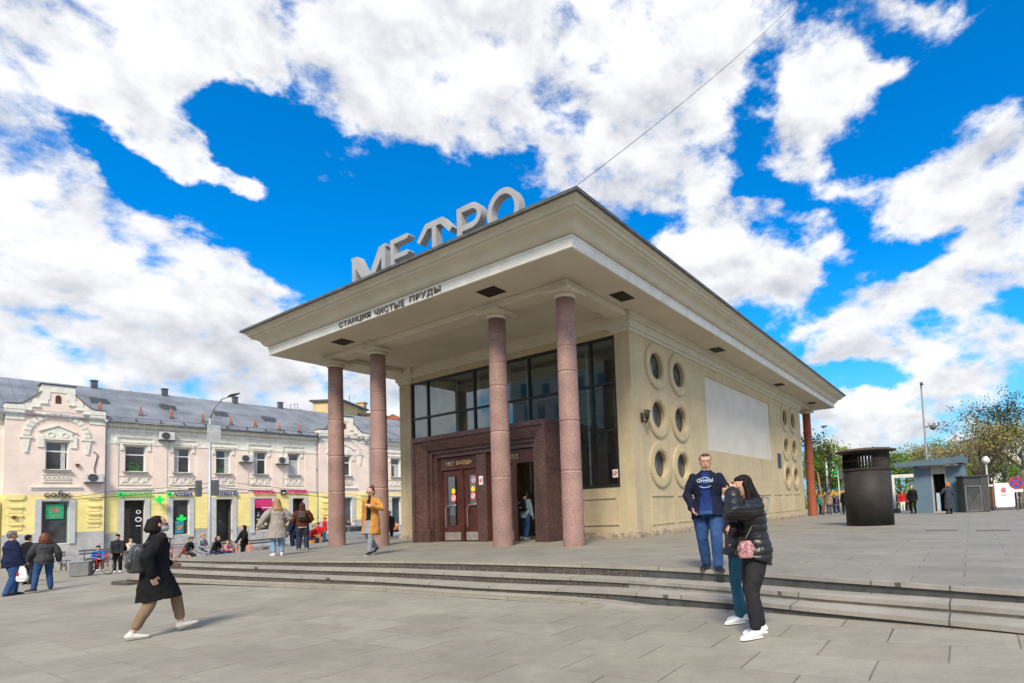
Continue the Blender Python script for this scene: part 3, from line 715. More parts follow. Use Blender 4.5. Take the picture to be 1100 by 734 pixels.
T_ = [[(-4.1, LB), (-3.91, LB), (-3.91, LT-.19), (-4.1, LT-.19)], [(-4.30, LT-.189), (-3.71, LT-.189), (-3.62, LT), (-4.39, LT)],
      [(-4.301, LT-.19), (-4.391, LT-.001), (-4.80, LT-.44), (-4.67, LT-.55)], [(-3.709, LT-.19), (-3.619, LT-.001), (-3.20, LT-.44), (-3.33, LT-.55)]]
def arc(cx, cz, rx, rz, a0, a1, n): return [(cx+rx*math.cos(R(a0+(a1-a0)*i/n)), cz+rz*math.sin(R(a0+(a1-a0)*i/n))) for i in range(n+1)]
pm = LT-.36
po = arc(-2.42, pm, .42, .37, 90, -90, 14); pi_ = arc(-2.42, pm, .25, .20, 90, -90, 14)
P_ = [[(-3.0, LB), (-2.80, LB), (-2.80, LT), (-3.0, LT)], [(-2.799, pm+.37), (-2.799, pm+.20), (-2.421, pm+.20), (-2.421, pm+.37)], [(-2.799, pm-.20), (-2.799, pm-.37), (-2.421, pm-.37), (-2.421, pm-.20)]]
oo = arc(-1.18, (LT+LB)/2, .60, .63, 0, 360, 40)[:-1]; oi = arc(-1.18, (LT+LB)/2, .43, .46, 0, 360, 40)[:-1]
def band(outer, inner, close):
    out = []; n = len(outer)
    for i in range(n if close else n-1):
        j = (i+1) % n; out.append([outer[i], outer[j], inner[j], inner[i]])
    return out
for polys in (M_, E_, T_, P_+band(po, pi_, False), band(oo, oi, True)):
    q = letter(polys); xs_ = [p[0] for po_ in polys for p in po_]
    q.box(min(xs_)+.05, min(xs_)+.12, LY0+.1, LY1-.05, 8.15, LB+.1).box(max(xs_)-.3, max(xs_)-.22, LY0+.1, LY1-.05, 8.15, LB+.3 if max(xs_) > -.6 or max(xs_) < -1.5 else LB+.1)
    q.build('roof_letter', lm, P)
# --- granite portal
G = MB()
def rings(o0, o1, y0, y1):
    """surround between two (x0,x1,ztop) outlines, open at the foot"""
    (a0, a1, az), (c0, c1, cz) = o0, o1
    G.quad((a0, y0, 0), (a0, y0, az), (c0, y1, cz), (c0, y1, 0)); G.quad((a1, y0, 0), (a1, y0, az), (c1, y1, cz), (c1, y1, 0)); G.quad((a0, y0, az), (a1, y0, az), (c1, y1, cz), (c0, y1, cz))
O = [(-8.52, -2.02, 3.87, 1.38), (-8.36, -2.18, 3.72, 1.38), (-8.36, -2.18, 3.72, 1.43), (-8.2, -2.34, 3.58, 1.47), (-7.86, -2.62, 3.36, 1.58), (-7.86, -2.62, 3.36, 1.66), (-7.70, -2.72, 3.24, 1.66), (-7.70, -2.72, 3.24, 1.74), (-7.54, -2.84, 3.08, 1.74), (-7.50, -2.88, 3.05, 1.98)]
for a, c in zip(O, O[1:]): rings(a[:3], c[:3], a[3], c[3])
G.quad((-8.52, 1.38, 0), (-8.52, 1.38, 3.87), (-8.52, PY0-.01, 3.87), (-8.52, PY0-.01, 0)).quad((-2.02, 1.38, 0), (-2.02, 1.38, 3.87), (-2.02, PY0-.01, 3.87), (-2.02, PY0-.01, 0)).quad((-8.52, 1.38, 3.87), (-2.02, 1.38, 3.87), (-2.02, PY0-.01, 3.87), (-8.52, PY0-.01, 3.87))
G.box(-8.10, -7.72, 1.50, 1.72, 0, .16).prism([(-8.1, .16), (-7.72, .16), (-7.72, .52)], 1, 1.52, 1.70)
G.box(-2.66, -2.3, 1.50, 1.72, 0, .16).prism([(-2.3, .16), (-2.66, .16), (-2.66, .45)], 1, 1.52, 1.70)
G.box(-5.42, -4.96, 1.70, 2.0, 0, 3.04)
for z in (1.15, 2.3): G.box(-2.022, -2.012, 1.4, PY0, z, z+.012)
# inner passage walls so that the portal has a thickness
G.box(-7.75, -7.50, 1.98, 3.3, 0, 3.1).box(-2.88, -2.65, 1.98, 3.3, 0, 3.1)
PG = G.build('granite_portal', dark_g, P)
sticker('no_smoking_sign', -5.2, 2.12, .19, .30, 1.69, PG, s_white, s_red)
D_ = MB(); dy = 1.84
D_.box(-7.50, -5.42, dy, dy+.08, 2.60, 3.05).box(-7.5, -7.37, dy, dy+.08, 0, 2.6).box(-6.42, -6.24, dy, dy+.08, 0, 2.6).box(-5.45, -5.42, dy, dy+.08, 0, 2.6)
D_.box(-4.96, -2.88, dy, dy+.08, 2.60, 3.05).box(-4.96, -4.84, dy, dy+.08, 0, 2.6).box(-3.86, -3.68, dy, dy+.08, 0, 2.6)
D_.build('door_frame', mahog, PG)
for s_, x, wd in (('НЕТ ВХОДА', -7.08, 1.30), ('ВХОД', -4.28, .72)):
    me = text_mesh(s_, wd, .16, .03, 1.15); me.materials.append(gold); me.transform(Matrix.Translation((x, dy-.025, 2.74))); link('door_inscription', me, PG)
def leaf(x0, x1, glass_low=.6):
    d = MB(); y = dy+.03; g0, g1 = x0+.24, x1-.18; z0 = glass_low
    d.box(x0, x1, y, y+.05, 0.03, z0).box(x0, x1, y, y+.05, 2.36, 2.56).box(x0, g0, y, y+.05, z0, 2.36).box(g1, x1, y, y+.05, z0, 2.36)
    d.box(g0-.02, g1+.02, y-.012, y, z0-.03, z0).box(g0-.02, g1+.02, y-.012, y, 2.36, 2.39)
    o = d.build('door', mahog, PG)
    q = MB(); q.quad((g0, y+.02, z0), (g1, y+.02, z0), (g1, y+.02, 2.36), (g0, y+.02, 2.36)); q.build('pane', pane_m, o)
    q = MB(); q.box(x0+.06, x1-.03, y-.006, y-.001, .05, .34); q.build('kick_plate', mat('kick_plate_steel', (.42,.37,.34), .4, .15, 4, metal=.5), o)
    q = MB(); hx = x0+.20; q.loft([(hx, y-.04, .50), (hx, y-.07, .60), (hx, y-.07, 1.15), (hx+.05, y-.07, 1.27), (hx+.14, y-.07, 1.31), (hx+.55*(x1-x0), y-.05, 1.31), (hx+.55*(x1-x0), y, 1.31)], .016, n=8); q.loft([(hx, y-.07, 1.0), (hx-.06, y-.03, 1.0), (hx-.06, y, 1.0)], .014, n=6); q.build('handle', steel, o)
    return o, (g0+g1)/2, y
o, gx_, y_ = leaf(-7.36, -6.43)
def disc(name, cx, cz, r, y, m_, par):
    q = MB(); q.cyl(cx, cz, y, y+.004, r, n=20, axis=1); return q.build(name, m_, par)
disc('yellow_disc', gx_+.05, 1.83, .10, y_+.008, s_yel, o); sticker('red_sticker', gx_+.05, 1.58, .26, .27, y_+.008, o, s_red, s_white)
o, gx_, y_ = leaf(-6.23, -5.46)
MB().box(gx_-.2, gx_+.2, y_+.012, y_+.03, .6, 1.3).build('lower_panel', mahog, o)
disc('yellow_disc', gx_+.02, 1.86, .10, y_+.006, s_yel, o); sticker('red_sticker', gx_+.02, 1.61, .24, .27, y_+.006, o, s_red, s_white)
q = MB(); q.cur = 0; q.cyl(gx_+.06, 2.17, y_+.004, y_+.008, .13, n=24, axis=1); q.cur = 1; q.ring(gx_+.06, 2.17, .125, .095, y_+.0, y_+.003, n=24); q.cur = 2; q.box(gx_+.02, gx_+.10, y_-.001, y_+.003, 2.1, 2.24); q.build('round_sticker', [s_white, s_red, mat('sticker_blue', (.15,.2,.5), .5)], o)
# entrance leaves, one shut behind the column, one folded inward
leaf(-4.84, -3.87)
# --- hall behind the glass
inn = mat('hall_plaster', (.62,.64,.60), .8, .08, 1)
h = MB()
h.quad((PX0+.2, 12, 0), (PX1-.36, 12, 0), (PX1-.36, 12, 7.2), (PX0+.2, 12, 7.2)).quad((PX0+.2, 3.4, 0.006), (PX1-.36, 3.4, 0.006), (PX1-.36, 12, 0.006), (PX0+.2, 12, 0.006))
h.quad((PX0+.2, 3.35, 7.19), (PX1-.36, 3.35, 7.19), (PX1-.36, 12, 7.19), (PX0+.2, 12, 7.19)).quad((PX1-.36, 3.35, 0), (PX1-.36, 12, 0), (PX1-.36, 12, 7.2), (PX1-.36, 3.35, 7.2)).quad((PX0+.2, 3.35, 0), (PX0+.2, 12, 0), (PX0+.2, 12, 7.2), (PX0+.2, 3.35, 7.2))
for k in range(5):                                                    # arcade on the back wall
    cx = -9.7+2.1*k
    h.ring(cx, 5.0, .85, .7, 11.7, 11.98, n=28); h.box(cx-.85, cx-.7, 11.7, 11.98, 1.5, 5.0)
h.build('hall_interior', inn, P)
g = MB()
for x in (-10.1, -8.9, -7.6, -5.9, -5.0, -3.1, -2.2, -.9, -.75): g.box(x, x+.05, 4.0, 4.06, 1.7, 6.9)
g.build('inner_mullion', mat('pale_inner_mullion', (.62,.65,.62), .5), P)
v = MB(); v.box(-7.6, -7.45, 3.3, 6.5, 0, 3.0).box(-3.75, -3.66, 3.2, 4.6, 0, 2.7).box(-2.95, -2.85, 3.3, 6.5, 0, 3.0).box(-7.6, -2.8, 3.3, 6.5, 3.0, 3.08).box(-7.6, -2.8, 6.4, 6.5, 0, 3.0)
v.build('vestibule_wall', mat('vestibule_lining', (.42,.38,.30), .6, .1, 2), P)
v = MB(); v.box(-3.35, -3.05, 3.3, 3.6, 2.92, 2.96); v.build('entrance_lamp', mat('warm_lamp', (1.0,.78,.35), .5, 0, emit=4), P)
# red and white hanging thing high behind the glass
# ================================================================ pink and yellow town house across the street
HA = Vector((-37.45, 0.66, 0)); HD = Vector((0.07, 0.9975, 0)).normalized(); HN = Vector((-HD.y, HD.x, 0))
HB = -1.12
def fac(u, v, dep=0.0):
    """the point of the facade plane (shifted dep inwards) seen at a place, as (s, z)"""
    r = ray(u, v); q = HA+HN*dep; t = ((q-CP).dot(HN))/(r.dot(HN)); p = CP+r*t
    return (p-HA).dot(HD), p.z
H = thing('town_house', 'long pink and yellow town house with white mouldings and a grey metal roof', 'building', (HA.x, HA.y, HB), math.atan2(HD.y, HD.x))
H['_off'] = [0, 0, HB]
def streaked(name, col, d):
    return mat(name, col, .85, .07, .9, bump=.12, bscale=10)
pink = streaked('pink_stucco', (.86,.71,.63), 0); yel = streaked('yellow_stucco', (.90,.77,.32), 0); grey_pl = mat('grey_plinth_paint', (.46,.46,.47), .85, .15, 2)
wht = mat('white_moulding', (.82,.80,.72), .8, .1, 3, bump=.1); pale = mat('pale_yellow_field', (.66,.56,.36), .85, .08, 2)
shopgrey = mat('shop_frame_paint', (.55,.56,.58), .6, .08, 3); pvc = mat('white_window_frame', (.78,.79,.8), .4, .04, 3)
dark_gl = mat('dark_room_glass', (.06,.062,.068), .08, .3, 1.6, spec=.9); curtain = mat('curtain_white', (.52,.52,.52), .8, .15, 9)
zinc = mat('standing_seam_roof', (.25,.27,.30), .5, .2, .7, metal=.2); zinc_d = mat('dark_zinc', (.11,.12,.14), .45, .2, 3, metal=.3)
sill_m = mat('grey_sill', (.24,.24,.22), .7, .1, 4); brickm = mat('orange_brick_paint', (.45,.20,.13), .85, .2, 6)
UPW = [(.64,1.69),(3.25,4.16),(5.73,6.62),(8.22,9.06),(10.66,11.47)]      # upper windows
LOW = [(.62,1.68,'door'),(3.20,4.14,'shop'),(5.74,6.76,'door'),(8.22,9.44,'shop'),(10.96,11.82,'door')]
RW = [(19.6,20.5),(22.2,23.1),(24.8,25.7)]
GAB = [-2.575, 15.1]; GH = 2.18
def facade():
    w = MB(); S0, S1 = -9.0, 27.5
    holes = [(a, b, 4.70, 6.42) for a, b in UPW]+[(a, b, (-1.05 if k == 'door' else .38), 2.82) for a, b, k in LOW]
    holes += [(a, b, 4.70, 6.42) for a, b in RW]+[(a, b, .3, 2.8) for a, b in RW]
    holes += [(g-.5, g+.5, 4.70, 6.42) for g in GAB]+[(g-.62, g+.58, .22, 2.82) for g in GAB]
    holes += [(-8.1, -7.0, 4.7, 6.4), (-8.1, -7.0, .3, 2.8)]
    ss = sorted(set([S0, S1]+[h[0] for h in holes]+[h[1] for h in holes])); zs = sorted(set([HB-.3, .72, 3.22, 6.62, 7.98]+[h[2] for h in holes]+[h[3] for h in holes]))
    for a, b in zip(ss, ss[1:]):
        for z0, z1 in zip(zs, zs[1:]):
            sc, zc = (a+b)/2, (z0+z1)/2
            if any(h[0] < sc < h[1] and h[2] < zc < h[3] for h in holes): continue
            w.cur = 3 if zc < .72 else 1 if zc < 3.22 else 0 if zc < 6.62 else 2
            w.quad((a, 0, z0), (b, 0, z0), (b, 0, z1), (a, 0, z1))
    for a, b, z0, z1 in holes:
        w.cur = 2; d = .24
        w.quad((a, 0, z0), (a, d, z0), (a, d, z1), (a, 0, z1)).quad((b, 0, z0), (b, d, z0), (b, d, z1), (b, 0, z1)).quad((a, 0, z1), (b, 0, z1), (b, d, z1), (a, d, z1)).quad((a, 0, z0), (b, 0, z0), (b, d, z0), (a, d, z0))
    w.cur = 0
    w.quad((S0, 0, HB), (S0, 11, HB), (S0, 11, 7.9), (S0, 0, 7.9)).quad((S1, 0, HB), (S1, 11, HB), (S1, 11, 7.9), (S1, 0, 7.9)).quad((S0, 11, HB), (S1, 11, HB), (S1, 11, 7.9), (S0, 11, 7.9))
    w.build('wall', [pink, yel, wht, grey_pl], H)
facade()
# rustication, piers and the shadow line between the storeys
b = MB()
openings = sorted([(a-.3, c+.3) for a, c, _ in LOW]+[(a-.28, c+.28) for a, c in RW]+[(g-GH-.03, g+GH+.03) for g in GAB]+[(-8.4, -6.7)])
s = -9.0; spans = []
for a, c in openings:
    if a-s > .15: spans.append((s+.02, a-.02))
    s = max(s, c)
spans.append((s, 27.5))
for a, c in spans:
    b = MB(); z = .78
    while z < 3.1: b.box(a, c, -.022, -.001, z, min(z+.31, 3.17)); z += .345
    b.box(a+.02, c-.02, -.012, -.001, .78, 3.17); b.build('rusticated_band', yel, H)
for a, c in ((-.3, .3), (2.05, 2.85), (4.55, 5.35), (7.05, 7.8), (9.45, 10.25), (11.95, 12.8), (17.35, 18.9), (21.0, 21.7), (23.5, 24.3)):
    MB().box(a, c, -.045, -.001, 3.3, 6.5).build('pilaster', pink, H)
b = MB()
for a, c in ((-.3, .32), (2.02, 2.9), (4.5, 5.4), (7.0, 7.85), (9.4, 10.3), (11.9, 12.85), (17.35, 18.9)):
    MB().box(a, c, -.05, -.001, 6.5, 7.35).box(a-.02, c+.02, -.08, -.05, 6.5, 6.58).build('pilaster_head', wht, H)
for x0, x1 in ((-.38, 12.9), (17.3, 27.5), (-9, -4.8)):                 # main cornice with dentils
    b = MB()
    b.box(x0, x1, -.07, -.001, 7.35, 7.5).box(x0, x1, -.16, -.001, 7.62, 7.74).box(x0, x1, -.26, -.001, 7.74, 7.86).box(x0, x1, -.34, -.001, 7.86, 7.96)
    x = x0+.05
    while x < x1-.1: b.box(x, x+.09, -.13, -.071, 7.5, 7.6); x += .19
    b.build('cornice', wht, H)
def hood(a, c, g=0.0):
    m_ = (a+c)/2; y = -g; b = MB()
    b.box(a-.34, c+.34, y-.10, y-.001, 6.62, 6.70).box(a-.26, a-.08, y-.07, y-.001, 6.1, 6.62).box(c+.08, c+.26, y-.07, y-.001, 6.1, 6.62).box(a-.2, c+.2, y-.13, y-.001, 6.50, 6.56)
    b.box(a-.44, c+.44, y-.09, y-.001, 6.96, 7.03)
    k = 0; x = a-.36
    while x < c+.3: b.prism([(x, 7.03), (x+.10, 7.03), (x+.05, 7.17)], 1, y-.09, y-.01); x += .125
    b.box(a-.5, a-.4, y-.08, y-.001, 6.45, 6.96).box(c+.4, c+.5, y-.08, y-.001, 6.45, 6.96)
    # apron: lattice panel between the sill and the string course
    b.box(a-.3, c+.3, y-.06, y-.001, 4.42, 4.5).box(a-.3, c+.3, y-.06, y-.001, 3.84, 3.90)
    x = a-.24; wd = (c-a+.48)/3
    for i in range(3):
        x0, x1 = x+i*wd+.03, x+(i+1)*wd-.03
        for p, q in (((x0, 3.93), (x1, 4.38)), ((x0, 4.38), (x1, 3.93))):
            d = Vector((q[0]-p[0], q[1]-p[1])).normalized(); n_ = Vector((-d.y, d.x))*.03
            yy = y-.05 if p[1] < 4 else y-.056
            b.prism([(p[0]+n_.x, p[1]+n_.y), (p[0]-n_.x, p[1]-n_.y), (q[0]-n_.x, q[1]-n_.y), (q[0]+n_.x, q[1]+n_.y)], 1, yy, y-.002)
        b.ring((x0+x1)/2, 4.155, .13, .08, y-.06, y-.001, n=10)
    b.box(a-.42, c+.42, y-.10, y-.001, 3.50, 3.57).box(a-.42, c+.42, y-.06, y-.001, 3.60, 3.66)
    x = a-.38
    while x < c+.36: b.box(x, x+.05, y-.08, y-.061, 3.60, 3.66); x += .11
    b.build('window_moulding', wht, H)
for a, c in UPW+RW: hood(a, c)
def window(name, a, c, z0, z1, y, m_frame, kind='upper', par=None, plant=False, fr=.055):
    f = MB(); yy = y
    f.box(a, c, yy, yy+.06, z1-fr, z1).box(a, c, yy, yy+.06, z0, z0+fr).box(a, a+fr, yy, yy+.06, z0, z1).box(c-fr, c, yy, yy+.06, z0, z1)
    zt = z0+(z1-z0)*.66
    if kind == 'upper': f.box(a+fr, c-fr, yy+.002, yy+.058, zt-.04, zt+.04)
    o = f.build(name, m_frame, H)
    q = MB(); q.quad((a+fr, yy+.04, z0+fr), (c-fr, yy+.04, z0+fr), (c-fr, yy+.04, z1-fr), (a+fr, yy+.04, z1-fr)); q.build('pane', dark_gl, o)
    if kind == 'upper':
        q = MB(); q.box(a-.12, c+.12, y-.36 if name else 0, y-.20, z0-.07, z0-.005); q.build('sill', sill_m, o)
    if plant:
        q = MB(); random.seed(int(a*10)); 
        for k in range(60):
            x, z = random.uniform(a+.15, c-.1), z0+.08+abs(random.gauss(0, .28)); r = random.uniform(.03, .07)
            q.quad((x-r, yy+.03, z), (x, yy+.028, z-r), (x+r, yy+.03, z), (x, yy+.028, z+r))
        q.build('window_plant', mat('indoor_leaves', (.04,.16,.04), .6, .3, 8), o)
    return o
for i, (a, c) in enumerate(UPW): window('window', a, c, 4.70, 6.42, .16, pvc, plant=i in (0, 2))
for a, c in RW: window('window', a, c, 4.70, 6.42, .16, pvc)
window('window', -8.1, -7.0, 4.7, 6.4, .16, pvc); window('window', -8.1, -7.0, .3, 2.8, .16, shopgrey, kind='shop')
for a, c in RW: window('window', a, c, .3, 2.8, .16, shopgrey, kind='shop')
# frames around the ground floor openings
for a, c, k in LOW+[(g-.62, g+.58, 'shop') for g in GAB]+[(x0, x1, 'shop') for x0, x1 in RW]:
    b = MB(); y = -.28 if any(abs((a+c)/2-g) < 1 for g in GAB) else 0
    zb_ = -.9 if k == 'door' else .22
    b.box(a-.27, a-.001, y-.07, y-.001, zb_, 2.95).box(c+.001, c+.27, y-.07, y-.001, zb_, 2.95).box(a, c, y-.071, y-.001, 2.83, 2.95)
    b.build('shop_surround', shopgrey, H)
room = mat('dim_shop_interior', (.15,.15,.145), .8, .25, 2); roomd = mat('dark_shop_interior', (.05,.045,.045), .8, .3, 2)
for a, c, k in LOW:
    if k == 'door':
        q = MB(); d = 1.2
        q.quad((a, .24, -1.05), (a, d, -1.05), (a, d, 2.82), (a, .24, 2.82)).quad((c, .24, -1.05), (c, d, -1.05), (c, d, 2.82), (c, .24, 2.82)).quad((a, d, -1.05), (c, d, -1.05), (c, d, 2.82), (a, d, 2.82)).quad((a, .24, 2.82), (c, .24, 2.82), (c, d, 2.82), (a, d, 2.82)).quad((a, .1, -.2), (c, .1, -.2), (c, d, -.2), (a, d, -.2))
        q.box(a, c, -.5, .24, -1.1, -.75).box(a, c, -.2, .24, -.75, -.45)
        q.build('doorway', room, H)
    else:
        window('shop_window', a, c, .38, 2.82, .14, shopgrey, kind='shop')
q = MB(); q.loft([(5.95, -.02, 1.3), (6.3, -.05, .85), (6.78, -.06, .45)], .025, n=6).loft([(5.95, -.02, 1.3), (5.95, .1, .3)], .02, n=6); q.build('stair_rail', mat('black_iron', (.02,.02,.022), .5), H)
q = MB(); q.box(.68, .98, .30, .36, -.2, 2.3); q.build('shop_door', mat('brown_shop_door', (.10,.055,.03), .5, .2, 5), H)
q = MB(); q.ring(1.42, 1.55, .17, .11, .26, .27, n=18).ring(1.42, 2.05, .13, .08, .26, .27, n=18).box(1.3, 1.55, .26, .27, 1.1, 1.16); q.build('window_decal', s_white, H)
# poster with a green cross in the second shop window, crosses outside
def cross(b, cx, cz, r, y0, y1, w_=.36):
    t = r*w_; b.prism([(cx-t, cz-r), (cx+t, cz-r), (cx+t, cz-t), (cx+r, cz-t), (cx+r, cz+t), (cx+t, cz+t), (cx+t, cz+r), (cx-t, cz+r), (cx-t, cz+t), (cx-r, cz+t), (cx-r, cz-t), (cx-t, cz-t)], 1, y0, y1)
grn = mat('lit_green_sign', (.0,.62,.08), .5, 0, emit=.3); grn_d = mat('sign_side_green', (.01,.22,.05), .5)
q = MB(); cross(q, 3.72, 1.5, .27, .1, .13); q.build('green_cross', grn, H)
q = MB(); q.box(3.35, 3.85, .09, .11, .5, 1.35); pz = q.build('window_poster', mat('teal_poster', (.05,.35,.45), .6, .35, 5), H)
q = MB(); q.ring(3.6, .9, .16, .05, .07, .085, n=16); q.build('poster_ring', mat('poster_orange', (.6,.3,.12), .6), pz)
q = MB(); cross(q, 2.35, 2.82, .24, -.55, -.35); q.box(2.3, 2.4, -.35, 0, 2.75, 2.82); q.build('cross_sign', grn, H)
def sign(txt, s0, s1, z0, z1, m_, y=-.16, extra=None, sp=1.0):
    me = text_mesh(txt, s1-s0, z1-z0, .07, sp, 0 if txt == 'cofix' else .035); me.materials.append(m_); me.transform(Matrix.Translation((s0, y, z0)))
    return link('shop_sign', me, H)
sign_green = mat('sign_letters_green', (.0,.42,.03), .5, 0, emit=.2); sign_blue = mat('sign_letters_blue', (.01,.06,.30), .5, .05); sign_mag = mat('sign_letters_magenta', (.65,.0,.14), .5, 0, emit=.15)
sign_dk = mat('sign_letters_black', (.03,.03,.03), .5)
sign('ДОБРОТАЛОН', .55, 2.02, 3.08, 3.30, sign_green)
def badge(cx, cz, r, m_, y=-.17):
    q = MB(); q.cyl(cx, cz, y, y+.08, r, n=20, axis=1); o = q.build('sign_badge', m_, H); q = MB(); cross(q, cx, cz, r*.62, y-.012, y-.001, .3); q.build('badge_cross', grn_d, o)
badge(.42, 3.19, .15, grn); badge(2.98, 3.19, .15, grn)
sign('АПТЕКА', 3.2, 4.3, 3.07, 3.31, sign_blue); sign('АПТЕКА', 5.62, 6.72, 3.10, 3.34, sign_blue)
q = MB(); q.cyl(6.92, 3.22, -.18, -.10, .15, n=20, axis=1); o = q.build('sign_badge', sign_blue, H)
me = text_mesh('24', .16, .11, .01); me.materials.append(s_white); me.transform(Matrix.Translation((6.84, -.193, 3.165))); link('badge_number', me, o)
sign('МОРОЖЕНОЕ', 8.1, 9.6, 3.22, 3.40, sign_mag); sign('24 ЦВЕТЫ', 10.55, 12.0, 3.22, 3.46, sign_mag)
q = MB(); q.box(10.05, 10.4, -.2, -.06, 3.12, 3.52); o = q.build('sign_box', mat('dark_sign_box', (.05,.035,.03), .5), H)
q = MB(); q.box(10.12, 10.33, -.206, -.2, 3.18, 3.3); q.build('sign_picture', s_white, o)
sign('cofix', -3.1, -1.95, 3.04, 3.42, sign_dk, y=-.40)
# flower shop awning and window display
q = MB(); aw = mat('magenta_awning', (.42,.01,.11), .7, .1, 4)
q.quad((8.2, -.02, 2.78), (9.3, -.02, 2.78), (9.62, -.75, 2.12), (8.45, -.75, 2.12)).quad((8.45, -.75, 2.12), (9.62, -.75, 2.12), (9.62, -.75, 1.92), (8.45, -.75, 1.92)).quad((8.2, -.02, 2.78), (8.45, -.75, 2.12), (8.3, -.02, 2.1)).quad((9.3, -.02, 2.78), (9.62, -.75, 2.12), (9.3, -.02, 2.1))
o = q.build('awning', aw, H)
q = MB(); q.box(8.44, 9.63, -.757, -.751, 2.08, 2.14); q.build('awning_stripe', s_white, o)
random.seed(21)
cols_f = [(.55,.5,.45),(.1,.2,.3),(.5,.12,.1),(.15,.3,.12),(.6,.55,.3),(.25,.1,.15)]
for k in range(14):
    q = MB(); x, z = random.uniform(8.4, 9.25), random.uniform(.55, 2.0); q.ball((x, .11, z), random.uniform(.07, .14), .03, random.uniform(.07, .13), n=8, m=5); q.build('bouquet', mat('bouquet_%s' % 'abcdef'[k % 6], cols_f[k % 6], .8, .4, 20), H)
# gables
def gable(g, both=True):
    y = -.28; x0, x1 = g-GH, g+GH
    def outline(ins=0.0):
        L_ = [(x0, 8.52), (x0+.55, 8.55)]
        for k in range(1, 7): t = k/6; L_.append((x0+.55+(.9*t), 8.55+.85*(t**1.3)))
        L_ += [(x0+1.47, 9.45), (x0+1.47, 9.85)]
        Rr = [(2*g-p[0], p[1]-.02) for p in reversed(L_)]
        return L_+Rr
    top = outline()
    # front wall as vertical strips with two openings cut out
    w = MB(); holes = [(g-.5, g+.5, 4.70, 6.42), (g-.62, g+.58, .22, 2.82)]
    cuts = sorted(set([p[0] for p in top]+[h for q in holes for h in q[:2]]))
    def topz(x):
        pts = top; best = None
        for (a, za), (c, zc) in zip(pts, pts[1:]):
            if a-1e-6 <= x <= c+1e-6 and c-a > 1e-6: return za+(zc-za)*(x-a)/(c-a)
        return 8.5
    for a, c in zip(cuts, cuts[1:]):
        if c-a < 1e-4: continue
        za, zc = topz(a+1e-5), topz(c-1e-5); m_ = (a+c)/2
        zs = [HB-.2, .9, 3.22]+sorted([z for h in holes if h[0] < m_ < h[1] for z in h[2:]])+[7.5]
        zs = sorted(zs)
        for z0, z1 in zip(zs, zs[1:]):
            zm = (z0+z1)/2
            if any(h[0] < m_ < h[1] and h[2] < zm < h[3] for h in holes): continue
            w.cur = 2 if zm < .9 else 1 if zm < 3.22 else 0
            w.quad((a, y, z0), (c, y, z0), (c, y, z1), (a, y, z1))
        w.cur = 0; w.quad((a, y, 7.5), (c, y, 7.5), (c, y, zc), (a, y, za))
        w.quad((a, y, za), (c, y, zc), (c, .6, zc), (a, .6, za))
        w.quad((a, .6, 7.5), (c, .6, 7.5), (c, .6, zc), (a, .6, za))
    w.cur = 0
    for x in (x0, x1): w.quad((x, y, 3.22), (x, .6, 3.22), (x, .6, 8.5), (x, y, 8.5))
    w.cur = 1
    for x in (x0, x1): w.quad((x, y, HB-.2), (x, 0, HB-.2), (x, 0, 3.22), (x, y, 3.22))
    for x in (top[8][0], top[-9][0]): w.quad((x, y, 9.4), (x, .6, 9.4), (x, .6, 9.84), (x, y, 9.84))
    w.cur = 3
    for a, c, z0, z1 in holes:
        w.quad((a, y, z0), (a, y+.3, z0), (a, y+.3, z1), (a, y, z1)).quad((c, y, z0), (c, y+.3, z0), (c, y+.3, z1), (c, y, z1)).quad((a, y, z1), (c, y, z1), (c, y+.3, z1), (a, y+.3, z1)).quad((a, y, z0), (c, y, z0), (c, y+.3, z0), (a, y+.3, z0))
    W_ = w.build('gable', [pink, yel, grey_pl, wht], H)
    # white blocking: shoulders, stepped coping, hood of the niche
    b = MB(); f = y-.05
    for a, c in ((x0, x0+.78), (x1-.78, x1)): b.box(a, c, f, y-.001, 7.92, 8.5).box(a-.03, c+.03, f-.05, y-.001, 7.84, 7.91).box(a, c, f-.0, y-.001, 7.62, 7.84)
    steps_ = [(.78, 1.08, 8.25, 8.62), (1.08, 1.42, 8.5, 8.95), (1.42, 1.74, 8.75, 9.5)]
    for a, c, za, zb2 in steps_:
        for s_ in (-1, 1):
            p0, p1 = sorted((g+s_*(GH-a), g+s_*(GH-c))); b.box(p0, p1, f+.01, y-.001, za, min(zb2, 9.84)); b.box(p0, p1, f-.03, y-.001, za-.08, za-.001)
    b.box(g-.74, g+.74, f+.012, y-.001, 9.42, 9.84).box(g-.74, g-.36, f+.011, y-.001, 8.95, 9.42).box(g+.36, g+.74, f+.011, y-.001, 8.95, 9.42)
    n = 15
    for k in range(n):                                                # voussoirs of the relief arch
        a0, a1 = math.pi*k/n+.02, math.pi*(k+1)/n-.02; cz = 6.72
        b.prism([(g+1.18*math.cos(a0), cz+1.18*math.sin(a0)), (g+1.47*math.cos(a0), cz+1.47*math.sin(a0)), (g+1.47*math.cos(a1), cz+1.47*math.sin(a1)), (g+1.18*math.cos(a1), cz+1.18*math.sin(a1))], 1, f-.03, y-.001)
    for s_ in (-1, 1):
        c = g+s_*1.33; b.box(c-.26, c+.26, f-.06, y-.001, 6.55, 6.66); b.prism([(c-.17, 6.55), (c+.17, 6.55), (c+.06, 5.7), (c-.06, 5.7)], 1, f-.02, y-.001)
    # pediment over the window
    b.box(g-.62, g+.62, f-.07, y-.001, 6.52, 6.60).box(g-.86, g-.56, f-.02, y-.001, 6.05, 6.75).box(g+.56, g+.86, f-.02, y-.001, 6.05, 6.75)
    b.prism([(g-.62, 6.62), (g+.62, 6.62), (g+.66, 7.0), (g+.18, 7.22), (g, 7.3), (g-.18, 7.22), (g-.66, 7.0)], 1, f-.0, y-.001)
